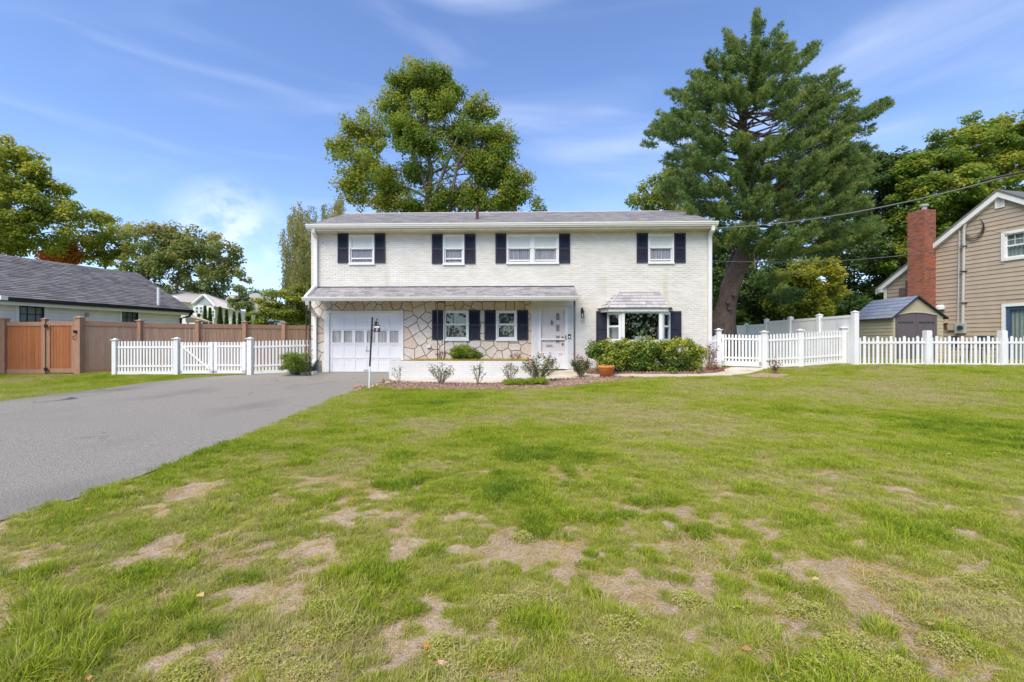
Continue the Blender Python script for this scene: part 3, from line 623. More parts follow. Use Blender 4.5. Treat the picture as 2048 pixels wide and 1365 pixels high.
# double hung windows
def curtain_mesh(x0, x1, z0, z1, y, amp=.025, wl=.09, n=40, fr=None):
    s = MB(); pts = []
    for i in range(n + 1):
        x = x0 + (x1 - x0) * i / n; pts.append((x, y + amp * math.sin(2 * math.pi * (x - x0) / wl + 1.3 * math.sin(x * 9))))
    for (xa, ya), (xb, yb) in zip(pts, pts[1:]):
        q = [(xa, ya, z0), (xb, yb, z0), (xb, yb, z1), (xa, ya, z1)]
        if fr: q = [tuple(fr(*p)) for p in q]
        s.quad(*q)
    return s
def window(r, Y, parts, parent, lower_open=0.0, curt='curtain', top='blind', sill=True, mats=None, ct=None, glassm='glass'):
    x0, x1, z0, z1 = r; T = M['trim']; c = .05; f = MB()
    f.box(x0, x0 + c, Y - .035, Y + .05, z0, z1); f.box(x1 - c, x1, Y - .035, Y + .05, z0, z1); f.box(x0 + c, x1 - c, Y - .035, Y + .05, z1 - c, z1); f.box(x0 + c, x1 - c, Y - .035, Y + .05, z0, z0 + c)
    n = parts; w = (x1 - x0 - 2 * c) / n
    for k in range(1, n): f.box(x0 + c + w * k - .045, x0 + c + w * k + .045, Y - .03, Y + .05, z0 + c, z1 - c)
    win = f.obj('window', T, parent)
    if sill: MB().box(x0 - .01, x1 + .01, Y - .06, Y - .036, z0 - .035, z0 + .02).obj('sill', T, win)
    for k in range(n):
        a, b = x0 + c + w * k + (.045 if k else .0), x0 + c + w * (k + 1) - (.045 if k < n - 1 else .0); zb, zt = z0 + c, z1 - c; mid = (zb + zt) / 2 + .02; q = .045
        up = MB(); up.box(a, a + q, Y - .018, Y + .012, mid, zt); up.box(b - q, b, Y - .018, Y + .012, mid, zt); up.box(a + q, b - q, Y - .018, Y + .012, zt - q, zt); up.box(a + q, b - q, Y - .018, Y + .012, mid - .01, mid + .035); up.obj('sash', T, win)
        lo = MB(); o = lower_open
        lo.box(a, a + q, Y + .014, Y + .04, zb, mid); lo.box(b - q, b, Y + .014, Y + .04, zb, mid); lo.box(a + q, b - q, Y + .014, Y + .04, mid - .03, mid - .002); lo.box(a + q, b - q, Y + .014, Y + .04, zb + o, zb + .05 + o); lo.obj('sash', T, win)
        MB().box(a + q, b - q, Y - .004, Y - .001, mid + .035, zt - q).obj('pane', M[glassm], win)
        MB().box(a + q, b - q, Y + .026, Y + .029, zb + .05 + o, mid - .03).obj('pane', M[glassm], win)
        if top == 'blind': MB().box(a + .01, b - .01, Y + .0125, Y + .0135, mid + .02, zt - .01).obj('blind', M['blind'], win)
        curtain_mesh(a + .0, b - .0, zb, mid if top == 'blind' else zt, Y + .062, .012, .075 if ct is None else ct).obj('curtain', M[curt], win)
    return win
window(WR['u1'], H, 1, house, .12); window(WR['u2'], H, 1, house, .12); window(WR['u3'], H, 2, house, .03); window(WR['u4'], H, 1, house, .04)
window(WR['g1'], H - .04, 1, house, 0, 'curtain', None, glassm='glass_dim'); window(WR['g2'], H - .04, 1, house, 0, 'curtain_l', None, glassm='glass_dim')

# garage door
gx0, gx1, _, gzt = garage
fr = MB(); fr.box(gx0, gx0 + .17, H - .075, H + .05, 0.02, gzt); fr.box(gx1 - .09, gx1, H - .075, H + .05, 0.02, gzt); fr.box(gx0 + .17, gx1 - .09, H - .075, H + .05, gzt - .09, gzt)
fr.box(gx0 - .06, gx0 + .17, H - .09, H - .0752, 0.01, .42)
fr.obj('garage_door_frame', M['trim'], house)
dx0, dx1, dz0, dz1 = gx0 + .17, gx1 - .09, .015, gzt - .09; gy = H + .0
gd = MB()
cols = 6; cw = (dx1 - dx0 - .1) / cols; rowsz = [ZV(717, 730), ZV(688.5, 730), ZV(659, 730)]; rb = [dz0] + rowsz + [dz1]
cells = []
def frame_cells(mb):
    for k in range(4):
        a, b = rb[k], rb[k + 1]
        xs = [dx0 + .05 + cw * i for i in range(cols + 1)]
        mb.box(dx0, dx1, gy - .02, gy, a + .004, a + .06 if k != 2 else a + .05); mb.box(dx0, dx1, gy - .02, gy, b - .05, b - .004)
        for i, x in enumerate(xs):
            l_, r_ = (dx0, x + .05) if i == 0 else ((x - .05, dx1) if i == cols else (x - .05, x + .05))
            mb.box(l_, r_, gy - .02, gy, a + (.06 if k != 2 else .05), b - .05)
        for i in range(cols):
            cells.append((k, xs[i] + .05, xs[i + 1] - .05, a + (.06 if k != 2 else .05), b - .05))
frame_cells(gd)
gdo = gd.obj('garage_door', M['door_white'], house)
for k, a, b, c, d in cells:
    if k == 2:
        MB().box(a, b, gy - .006, gy - .002, c, d).obj('pane', M['glass'], gdo); curtain_mesh(a - .02, b + .02, c - .02, d + .02, gy + .018, .008, .055).obj('curtain', M['curtain_l'], gdo)
    else: MB().box(a, b, gy - .008, gy + .01, c, d).obj('panel', M['door_white'], gdo)
hm = MB(); p = PY(734, 701, H); hm.tube([p + Vector((-.02, -.03, .0)), p + Vector((.07, -.045, 0))], .012); hm.tube([p + Vector((-.02, -.02, 0)), p + Vector((-.02, -.06, 0))], .02, 8); q = PY(734, 694, H); hm.tube([q + Vector((0, -.02, 0)), q + Vector((0, -.035, 0))], .018, 8); hm.obj('handle', M['grey_metal'], gdo)
p = PY(732.5, 741, H); MB().tube([p + Vector((-.07, -.02, .02)), p + Vector((-.05, -.06, -.005)), p + Vector((.05, -.06, -.005)), p + Vector((.07, -.02, .02))], .009).obj('pull_handle', M['iron'], gdo)

# entrance
ex0, ex1, ez0, ez1 = entry; ez1 = LZ - .55; sy = H - .06
dr = (XU(1077.5), XU(1135.5), ez0, ZV(615.5))
es = MB()
for a, b, c, d in rects_minus(ex0, ex1, ez0, ez1 + .35, [dr]): es.box(a, b, sy, H + .02, c, d)
esd = es.obj('door_surround', M['trim'], house)
for a, b in ((ex0 + .015, dr[0] - .03), (dr[1] + .03, ex1 - .015)):
    n = 7; w = (b - a) / n
    for i in range(n): MB().box(a + w * i + .006, a + w * (i + 1) - .006, sy - .014, sy - .001, ez0 + .02, ZV(612)).obj('plank', M['trim'], esd)
sf = MB(); c = .075; x0, x1, z0, z1 = dr
sf.box(x0, x0 + c, sy - .03, sy + .02, z0, z1); sf.box(x1 - c - .03, x1, sy - .03, sy + .02, z0, z1); sf.box(x0 + c, x1 - c - .03, sy - .03, sy + .02, z1 - .08, z1)
sx0, sx1 = x0 + c, x1 - c - .03; zA, zB, zC, zD = ZV(620.5), ZV(677), ZV(680.5), ZV(703)
sf.box(sx0, sx1, sy - .03, sy + .02, zC, zB); sf.box(sx0, sx1, sy - .03, sy + .02, zD - .06, zD); sf.box(sx0, sx1, sy - .02, sy + .015, z0 + .01, zD - .06)
storm = sf.obj('storm_door', M['trim'], house)
MB().box(sx0, sx1, sy - .004, sy - .001, zB, zA).obj('pane', M['glass_door'], storm); MB().box(sx0, sx1, sy - .004, sy - .001, zD, zC).obj('pane', M['glass_door'], storm)
ph = PY(1131, 675, sy); MB().box(ph.x - .012, ph.x + .012, sy - .075, sy - .055, ph.z - .07, ph.z + .07).box(ph.x - .008, ph.x + .008, sy - .056, sy - .028, ph.z - .05, ph.z - .03).box(ph.x - .008, ph.x + .008, sy - .056, sy - .028, ph.z + .03, ph.z + .05).obj('handle', M['black'], storm)
fy = H - .015; di = MB(); di.box(sx0 - .06, sx1 + .06, fy, fy + .045, z0, z1)
fdoor = di.obj('front_door', M['door_white'], house)
for v0, v1 in ((627, 641), (650, 663), (672, 679.5), (681, 686)):
    a = PY(1112, v1, fy); b = PY(1119, v0, fy); fm = MB(); fm.box(a.x - .02, b.x + .02, fy - .012, fy, a.z - .02, a.z); fm.box(a.x - .02, b.x + .02, fy - .012, fy, b.z, b.z + .02); fm.box(a.x - .02, a.x, fy - .012, fy, a.z, b.z); fm.box(b.x, b.x + .02, fy - .012, fy, a.z, b.z); fm.obj('lite_frame', M['trim'], fdoor)
    MB().box(a.x, b.x, fy - .005, fy, a.z, b.z).obj('pane', mat('frosted_lite' + str(v0), (.28, .33, .32), rough=.15), fdoor)
k = PY(1103.5, 646, fy); MB().prism([k + Vector((0, -.03, .10)), k + Vector((-.045, -.03, .02)), k + Vector((-.03, -.03, -.04)), k + Vector((0, -.03, -.10)), k + Vector((.03, -.03, -.04)), k + Vector((.045, -.03, .02))], (0, .03, 0)).tube([k + Vector((-.02, -.04, .04)), k + Vector((-.025, -.05, -.03)), k + Vector((0, -.055, -.06)), k + Vector((.025, -.05, -.03)), k + Vector((.02, -.04, .04))], .008).obj('door_knocker', M['brass'], fdoor)
k = PY(1098.5, 692, fy); MB().box(k.x - .11, k.x + .11, fy - .015, fy, k.z - .035, k.z + .035).obj('mail_slot', M['grey_metal'], fdoor)
k = PY(1125, 675, fy); MB().lathe([(0, .03), (.03, .02), (.035, 0), (.03, -.02), (0, -.03)], k + Vector((0, -.06, 0)), 10).tube([k, k + Vector((0, -.05, 0))], .012).obj('door_knob', M['brass'], fdoor)
k = PY(1125, 688.5, fy); MB().tube([k, k + Vector((0, -.05, 0))], .03, 8).obj('deadbolt', M['black'], fdoor)
k = PY(1138.5, 673, sy); db = MB().box(k.x - .045, k.x + .045, sy - .05, sy - .0145, k.z - .07, k.z + .07).obj('doorbell_box', M['black'], house); MB().box(k.x - .025, k.x + .025, sy - .056, sy - .0505, k.z - .055, k.z + .01).obj('label_plate', M['trim'], db)
st = MB(); st.box(.35, 1.95, 14.45, H - .03, -.25, ez0 - .01); st.obj('doorstep', M['concrete'], house)
dm = thing('doormat', (PY(1105, 739, 15.0).x, 15.0, ez0), 'dark half round doormat on the step before the white front door', 'doormat')
pts = [(WL['doormat'][0] + .50 * math.cos(math.pi + math.pi * i / 16), 15.12 + .36 * math.sin(math.pi + math.pi * i / 16), ez0 - .008) for i in range(17)]
MB().prism(pts, (0, 0, .02)).obj('mat_base', M['mat_rubber'], dm)
lw = PY(1164, 626, H - .01)
lamp = thing('wall_lantern', lw, 'black carriage lantern with clear glass on the white brick beside the door', 'lantern')
MB().box(lw.x - .04, lw.x + .04, H - .04, H - .012, lw.z - .02, lw.z + .16).tube([lw + Vector((0, -.02, .10)), lw + Vector((0, -.08, .17)), lw + Vector((0, -.13, .15)), lw + Vector((0, -.14, .09))], .01).obj('bracket', M['black'], lamp)
MB().lathe([(0, .13), (.02, .11), (.035, .09), (.075, .06), (.085, .045)], lw + Vector((0, -.14, 0)), 10).obj('cap', M['black'], lamp)
MB().lathe([(.062, .045), (.05, -.15)], lw + Vector((0, -.14, 0)), 8).obj('lamp_glass', M['glass'], lamp)
lf = MB()
for i in range(4):
    w = math.pi / 4 + i * math.pi / 2; cc = lw + Vector((0, -.14, 0)); lf.tube([cc + Vector((.066 * math.cos(w), .066 * math.sin(w), .045)), cc + Vector((.052 * math.cos(w), .052 * math.sin(w), -.15))], .006, 4)
lf.lathe([(.055, -.15), (.06, -.165), (0, -.18)], lw + Vector((0, -.14, 0)), 8); lf.obj('cage', M['black'], lamp)
MB().tube([lw + Vector((0, -.14, -.15)), lw + Vector((0, -.14, -.05))], .015, 6).obj('bulb', M['trim'], lamp)
oc = PY(858, 693, H - .06); ob = MB().box(oc.x - .065, oc.x + .065, H - .12, H - .05, oc.z - .05, oc.z + .06).obj('outlet_box', M['trim'], house); MB().box(oc.x - .05, oc.x + .05, H - .115, H - .052, oc.z - .065, oc.z - .0505).obj('outlet', M['black'], ob)

# bay window
by = H - .42; bx0, bx1 = bay[0], bay[1]; bz0, bz1 = ZV(686), PY(1280, 624, H - .2).z
fx0, fx1 = bx0 + .40, bx1 - .40
bf = MB()
def seg(p, q, z0, z1, t=.03, y_in=.05, mb=bf):
    d = Vector((q[0] - p[0], q[1] - p[1], 0)).normalized(); nrm = Vector((d.y, -d.x, 0))
    a = Vector((p[0], p[1], z0)); b = Vector((q[0], q[1], z0)); mb.prism([a + nrm * t, b + nrm * t, b - nrm * y_in, a - nrm * y_in], (0, 0, z1 - z0))
cen = (fx0, by), (fx1, by)
seg((fx0, by), (fx0 + .10, by), bz0 + .0, bz1); seg((fx1 - .10, by), (fx1, by), bz0, bz1); seg((fx0 + .1, by), (fx1 - .1, by), bz1 - .06, bz1); seg((fx0 + .1, by), (fx1 - .1, by), bz0, bz0 + .10)
lp, lq = (bx0, H), (fx0, by); rp, rq = (fx1, by), (bx1, H)
bwin = None
def lerp2(p, q, t): return (p[0] + (q[0] - p[0]) * t, p[1] + (q[1] - p[1]) * t)
for p, q in ((lp, lq), (rp, rq)):
    seg(p, lerp2(p, q, .16), bz0, bz1); seg(lerp2(p, q, .84), q, bz0, bz1); seg(lerp2(p, q, .16), lerp2(p, q, .84), bz1 - .10, bz1); seg(lerp2(p, q, .16), lerp2(p, q, .84), bz0, bz0 + .13); zm = (bz0 + bz1) / 2 + .03; seg(lerp2(p, q, .16), lerp2(p, q, .84), zm - .03, zm + .03)
bf.prism([(bx0, H, bz0 - .05), (fx0, by - .02, bz0 - .05), (fx1, by - .02, bz0 - .05), (bx1, H, bz0 - .05)], (0, 0, .045)); bf.prism([(bx0 - .03, H, bz0 - .75), (fx0, by + .02, bz0 - .75), (fx1, by + .02, bz0 - .75), (bx1 + .03, H, bz0 - .75)], (0, 0, .69))
bayo = bf.obj('bay_window', M['trim'], house)
def bpane(p, q, z0, z1):
    m_ = MB(); seg(p, q, z0, z1, .004, -.001, m_); m_.obj('pane', M['glass_bay'], bayo)
bpane((fx0 + .1, by), (fx1 - .1, by), bz0 + .10, bz1 - .06)
for p, q in ((lp, lq), (rp, rq)):
    for a, b in ((bz0 + .13, zm - .03), (zm + .03, bz1 - .10)): bpane(lerp2(p, q, .16), lerp2(p, q, .84), a, b)
    m_ = MB(); o_ = .12 if p is lp else -.12
    seg((p[0] + o_, p[1] + .12), (q[0] + o_ * .3, q[1] + .12), bz0 + .02, zm, .002, .002, m_); m_.obj('curtain', M['curtain'], bayo)
# bay roof
rt0, rt1, rb0, rb1 = XU(1238, H), XU(1318, H), XU(1205, H - .5), XU(1348, H - .5); rzt = ZV(586); rzb = PY(1276, 616, H - .58).z; ryf = H - .58
br = MB(); A, B_, C_, D_ = Vector((rt0, H, rzt)), Vector((rt1, H, rzt)), Vector((rb1 - .12, ryf, rzb)), Vector((rb0 + .12, ryf, rzb)); E_, F_ = Vector((rb0 - .1, H, rzb)), Vector((rb1 + .1, H, rzb))
br.poly([A, D_, C_, B_]); br.poly([A, E_, D_]); br.poly([B_, C_, F_]); br.poly([E_, F_, C_, D_])
bro = br.obj('bay_roof', M['shingle_under'], house)
# facia under the bay roof
bfa = MB(); zf0 = PY(1276, 623.5, H - .5).z
bfa.prism([(rb0 + .0, H, zf0), (rb0 + .2, ryf + .06, zf0), (rb1 - .2, ryf + .06, zf0), (rb1 - .0, H, zf0)], (0, 0, rzb - zf0 - .004)); bfa.obj('fascia', M['trim'], bro)
def shingle_quad(A, B, C, D, rows, tabw, parent, m=M['shingle'], as_parts=True, thick=.012, seed=3, rel=None, key=None, maxparts=300, name='shingle', stuffname='shingles'):
    """A-B is the upper edge, D-C the lower edge"""
    rr_ = random.Random(seed); A, B, C, D = map(Vector, (A, B, C, D)); nrm = (C - D).cross(A - D).normalized()
    if nrm.z < 0: nrm = -nrm
    if abs(nrm.z) < 1e-3: nrm = nrm
    out = []
    for k in range(rows):
        t0, t1 = k / rows, (k + 1) / rows; l0, r0 = A.lerp(D, t0), B.lerp(C, t0); l1, r1 = A.lerp(D, t1), B.lerp(C, t1); W = (r1 - l1).length; dirx = (r1 - l1) / W if W > 1e-6 else Vector((1, 0, 0))
        s = -rr_.random() * tabw
        o0 = (l0 - l1).dot(dirx); e0 = o0 + (r0 - l0).length; up = (l0 - l1) - dirx * o0
        while s < W:
            w = tabw * rr_.uniform(.75, 1.25); a, b = max(s, 0), min(s + w, W); s += w
            if b - a < .02: continue
            ta, tb = max(a, o0), min(b, e0)
            if tb - ta < .005: ta = tb = min(max((a + b) / 2, o0), e0)
            th = thick * rr_.uniform(.7, 1.5); g_ = .003
            p = [l1 + dirx * (a + g_) , l1 + dirx * (b - g_), l1 + up + dirx * (tb - g_), l1 + up + dirx * (ta + g_)]
            jit = up.normalized() * rr_.uniform(-.006, .004)
            p[0] += jit; p[1] += jit
            out.append([p[0] + nrm * .004, p[1] + nrm * .004, p[2] + nrm * .001, p[3] + nrm * .001, p[0] + nrm * (th + .008), p[1] + nrm * (th + .008), p[2] + nrm * .004, p[3] + nrm * .004])
    F8 = [(0, 1, 5, 4), (4, 5, 6, 7), (1, 2, 6, 5), (3, 0, 4, 7)]
    if key: out.sort(key=key)
    np_ = maxparts if as_parts else 0
    for o8 in out[:np_]:
        c = sum(o8, Vector()) / 8; mb = MB(); mb.v = [tuple(q) for q in o8]; mb.f = list(F8); mb.obj(name, m, parent, c)
    if len(out) > np_:
        mb = MB()
        for o8 in out[np_:]:
            i = len(mb.v); mb.v += [tuple(q) for q in o8]; mb.f += [tuple(i + j for j in f) for f in F8]
        mb.obj(stuffname, m, parent, kind='stuff')
    return len(out)
shingle_quad(A, B_, C_, D_, 5, .24, bro); shingle_quad(A, A, D_, E_, 5, .3, bro); shingle_quad(B_, B_, F_, C_, 5, .3, bro)
hc = MB(); hc.tube([A, D_], .022, 5); hc.tube([B_, C_], .022, 5); hc.box(rt0 - .02, rt1 + .02, H - .05, H - .013, rzt - .03, rzt + .012); hc.obj('hip_cap', M['shingle'], bro)
# pot plant in the bay window
pp = PY(1279, 674, by + .22); pot = thing('potted_plant', (pp.x, by + .26, bz0), 'arching spiky houseplant in a white pot on the bay window sill', 'houseplant')
MB().box(pp.x - .16, pp.x + .16, by + .14, by + .36, bz0, bz0 + .22).obj('pot', M['pot_white'], pot)
pl = MB()
for i in range(16):
    w = random.uniform(-1.2, 1.5); L = random.uniform(.35, .75); b0 = Vector((pp.x, by + .26, bz0 + .2)); path = [b0 + Vector((math.sin(w) * L * t * (1 + .5 * t), random.uniform(-.02, .02), L * (t * 1.1 - .7 * t * t * abs(math.sin(w))))) for t in (0, .35, .7, 1)]; pl.tube(path, [.008, .007, .005, .002], 4)
pl.obj('leaf', mat('pale_green_leaf', (.22, .30, .10), rough=.5), pot, kind='stuff')

# low roof over the garage and entry
LY = 14.45; lx0, lx1 = XU(607.5, LY), XU(1155, LY); lzf = PY(900, 593.5, LY).z
pitch = (LZ - lzf) / (H - LY)
lr = MB(); lr.prism([(lx0, H, LZ - .02), (lx0, LY, lzf - .02), (lx0, LY, lzf - .07), (lx0, H, LZ - .07)], (lx1 - lx0, 0, 0))
lro = lr.obj('porch_roof', M['shingle_under'], house)
shingle_quad((lx0, H - .015, LZ), (lx1, H - .015, LZ), (lx1, LY - .02, lzf - .01), (lx0, LY - .02, lzf - .01), 8, .255, lro, thick=.016, seed=9)
MB().box(lx0 + .0, lx1 - .0, H - .03, H - .013, LZ - .0, LZ + .035).obj('flashing', M['shutter'], lro)
for x in (lx0, lx1 - .02): MB().prism([(x, H, LZ - .02), (x, LY, lzf - .02), (x, LY, lzf - .14), (x, H, LZ - .16)], (.02, 0, 0)).obj('rake_board', M['trim'], lro)
def gutter(x0, x1, Y, zt, h, name='gutter', m=M['trim_warm'], parent=house, d=.12):
    g_ = MB(); pr_ = [(Y, zt - .015), (Y - .02, zt - h * .5), (Y - .02 + .03, zt - h), (Y + d - .02, zt - h), (Y + d - .02, zt)]
    # K-style profile: lip, ogee face, bottom
    pr_ = [(Y - d * .75, zt), (Y - d * .75, zt - h * .22), (Y - d * .62, zt - h * .30), (Y - d * .55, zt - h * .62), (Y - d * .30, zt - h * .85), (Y - d * .25, zt - h), (Y + d * .12, zt - h), (Y + d * .12, zt)]
    g_.prism([(x0, a, b) for a, b in pr_], (x1 - x0, 0, 0)); return g_.obj(name, m, parent)
gutter(lx0 - .02, lx1 + .02, LY - .03, lzf - .015, .125)
# main roof
MYe = 15.0; mx0, mx1 = XU(616, MYe), XU(1433, MYe); mze = PY(1024, 446, MYe).z
mr_ = MB(); mr_.prism([(mx0, MYe, mze - .05), (mx0, RY, RZ - .05), (mx0, 2 * RY - MYe, mze - .05), (mx0, 2 * RY - MYe, mze - .11), (mx0, RY, RZ - .13), (mx0, MYe, mze - .11)], (mx1 - mx0, 0, 0))
mro = mr_.obj('main_roof', M['shingle_under'], house)
shingle_quad((mx0, RY, RZ - .03), (mx1, RY, RZ - .03), (mx1, MYe - .02, mze - .035), (mx0, MYe - .02, mze - .035), 25, .31, mro, as_parts=False, thick=.016)
shingle_quad((mx1, RY, RZ - .03), (mx0, RY, RZ - .03), (mx0, 2 * RY - MYe, mze - .035), (mx1, 2 * RY - MYe, mze - .035), 25, .31, mro, as_parts=False, thick=.016)
MB().tube([(mx0, RY, RZ - .02), (mx1, RY, RZ - .02)], .03, 6).obj('ridge_cap', M['shingle'], mro)
for x in (mx0 - .02, mx1): MB().prism([(x, MYe, mze - .03), (x, RY, RZ - .03), (x, 2 * RY - MYe, mze - .03), (x, 2 * RY - MYe, mze - .2), (x, RY, RZ - .2), (x, MYe, mze - .2)], (.02, 0, 0)).obj('rake_board', M['trim'], mro)
gutter(mx0 - .03, mx1 + .03, MYe - .03, mze - .02, .14)
MB().box(mx0, mx1, MYe - .01, MYe + .02, mze - .22, mze - .14).box(mx0, mx1, MYe + .02, H - .001, mze - .22, mze - .19).obj('soffit', M['soffit'], house)
vp = PY(954.5, 436, 16.2); vz = mze + (16.2 - MYe) * (RZ - mze) / (RY - MYe)
vpp = MB(); vx = PY(954.5, 430, 16.2).x; vt = PY(954.5, 412, 16.2).z; vpp.tube([(vx, 16.2, vz - .1), (vx, 16.2, vt)], .055, 10); vpp.tube([(vx, 16.2, vz - .1), (vx, 16.2, vz + .04)], [.12, .06], 10); vpp.obj('vent_pipe', M['pipe'], house)
# downspouts
def dspout(pts, w=.055, name='downspout'):
    s = MB()
    for (a, b) in zip(pts, pts[1:]):
        a, b = Vector(a), Vector(b); d = (b - a).normalized(); side = Vector((0, 1, 0)).cross(d).normalized() if abs(d.y) < .9 else Vector((1, 0, 0)); fw = d.cross(side).normalized(); a2 = a - d * .02; b2 = b + d * .02
        s.prism([a2 + side * w + fw * w * .7, a2 + side * w - fw * w * .7, a2 - side * w - fw * w * .7, a2 - side * w + fw * w * .7], b2 - a2)
    return s.obj(name, M['vinyl'], house)
dspout([PY(627, 457, MYe - .02), PY(627, 464, MYe + .02), PY(631.5, 474, H - .075), PY(631.5, 574, H - .075)])
dspout([PY(630, 573, H - .08), PY(612, 594, LY - .02)])
dspout([PY(615, 602, LY - .03), PY(615, 608, LY + .02), PY(630, 630, H - .11), PY(630, 720, H - .11), PY(622, 731, H - .35)])
dspout([PY(1426, 452, MYe - .02), PY(1426, 460, MYe), PY(1420, 469, H - .075), PY(1419.5, 736, H - .075)])
# wrought iron supports
def iron_post(x, y, z0, z1, w, label, corner=False):
    t = thing('iron_trellis_post', (x, y, z0), label, 'post', 'black iron supports of the porch roof')
    for sx in (-1, 1): MB().box(x + sx * w - .011, x + sx * w + .011, y - .011, y + .011, z0, z1).obj('upright', M['iron'], t)
    if corner: MB().box(x - w - .011, x - w + .011, y + .2, y + .222, z0, z1).obj('upright', M['iron'], t)
    s = MB(); 
    s.box(x - w, x + w, y - .008, y + .008, z1 - .03, z1 - .01); s.box(x - w, x + w, y - .008, y + .008, z0 + .01, z0 + .03)
    if corner:
        z = z0 + .15; k = 0
        while z < z1 - .3:
            s.tube([(x + w * .8 * math.sin(a * .7) * (1 if k % 2 else -1), y, z + a * .05) for a in range(0, 7)], .006, 4); z += .33; k += 1
    for i in ((0, 1) if w < .1 else ()):
        s.tube([(x - w, y, z1 - .3), (x - w * .3, y, z1 - .12), (x, y, z1 - .03)] if i == 0 else [(x + w, y, z1 - .3), (x + w * .3, y, z1 - .12), (x, y, z1 - .03)], .006, 4)
    s.obj('scroll', M['iron'], t); return t
PTZ = ZV(717.5, 882, 14.5)
iron_post(XU(617, 14.5), 14.5, float(gz(XU(617, 14.5), 14.5)), lzf - .14, .075, 'scrolled black iron post at the left end of the porch roof by the garage', True)
iron_post(XU(882.3, 14.5), 14.5, PTZ - .05, lzf - .14, .118, 'pair of thin black iron bars rising from the brick planter', False)
iron_post(XU(1149, 14.5), 14.5, ez0 - .01, lzf - .14, .016, 'slim black iron post at the right end of the porch roof by the front door', False)

# planter
px0, px1, PYF = XU(778, 14.0), XU(1066, 14.0), 14.0; pz = ZV(722.5, 920, 14.0)
planter = thing('brick_planter', ((px0 + px1) / 2, PYF, -.13), 'long low white brick planter box in front of the stone wall', 'planter')
pb = MB(); pb.box(px0 + .004, px1 - .004, PYF + .004, PYF + .2, -.25, pz - .012); pb.box(px0 + .012, px0 + .2, PYF + .2, H - .06, -.25, pz - .012); pb.box(px1 - .2, px1 - .012, PYF + .2, H - .06, -.25, pz - .012); pb.box(px0 + .2, px1 - .2, PYF + .2, H - .06, -.25, pz - .06)
pbo = pb.obj('planter_wall', M['mortar_white'], planter)
MB().box(px0 + .2, px1 - .2, PYF + .2, H - .06, pz - .058, pz - .02).obj('soil', M['mulch'], planter)
pw = mat('bright_white_painted_brick', (.70, .70, .70), (.64, .64, .64), 2, .7, .15, 60, rnd=.03)
pbm = unit_box('planter_brick', pw)
z = pz; k = 0
while z > -.2:
    x = px0 - (.105 if k % 2 else 0)
    while x < px1:
        a, b = max(x, px0), min(x + .203, px1); x += .212
        if b - a > .02: inst('brick', pbm, pbo, ((a + b) / 2, PYF + .008 + random.uniform(-.002, .002), z - .029), (b - a, .02, .0577))
    y = PYF - (.105 if k % 2 else 0)
    while y < H - .06:
        a, b = max(y, PYF + .02), min(y + .203, H - .06); y += .212
        if b - a > .02: inst('brick', pbm, pbo, (px0 + .008, (a + b) / 2, z - .029), (.02, b - a, .0577))
    z -= ch; k += 1
# ------------------------------------------------------------------ fences
def gpt(u, d): return GD(u, d)
def hpt(p): return Vector((p.x, p.y, 0))
PICK = {}
def picket_mesh(w, t, point=.0):
    key = (w, t, point)
    if key not in PICK:
        mb = MB(); h = 1.0
        mb.prism([(-w / 2, -t / 2, 0), (w / 2, -t / 2, 0), (w / 2, -t / 2, h - point), (w * .22, -t / 2, h), (-w * .22, -t / 2, h), (-w / 2, -t / 2, h - point)], (0, t, 0))
        me = bpy.data.meshes.new('picket'); me.from_pydata(mb.v, [], mb.f); me.materials.append(M['vinyl']); PICK[key] = me
    return PICK[key]
def frame_along(a, b):
    a, b = Vector(a), Vector(b); d = Vector((b.x - a.x, b.y - a.y, 0)); L = d.length; d.normalize(); n = Vector((d.y, -d.x, 0))  # n points to the camera side for left-to-right runs
    def fr(x, y, z): return Vector((a.x + d.x * x + n.x * -y, a.y + d.y * x + n.y * -y, z))
    return fr, L, math.atan2(d.y, d.x)
def post(parent, p, w, z0, z1, m, cap=.0, capm=None, ang=0, name='post'):
    fr = lambda x, y, z: Vector((p.x + x * math.cos(ang) - y * math.sin(ang), p.y + x * math.sin(ang) + y * math.cos(ang), z))
    o = MB().box(-w / 2, w / 2, -w / 2, w / 2, z0, z1, fr).obj(name, m, parent)
    if cap:
        c = MB(); e = w / 2 + cap; c.box(-e, e, -e, e, z1, z1 + .025, fr)
        top = [fr(x, y, z1 + .0255) for x, y in ((-w / 2, -w / 2), (w / 2, -w / 2), (w / 2, w / 2), (-w / 2, w / 2))]; ap = fr(0, 0, z1 + .07)
        for i in range(4): c.poly([top[i], top[(i + 1) % 4], ap])
        c.obj('post_cap', capm or m, o)
    return o
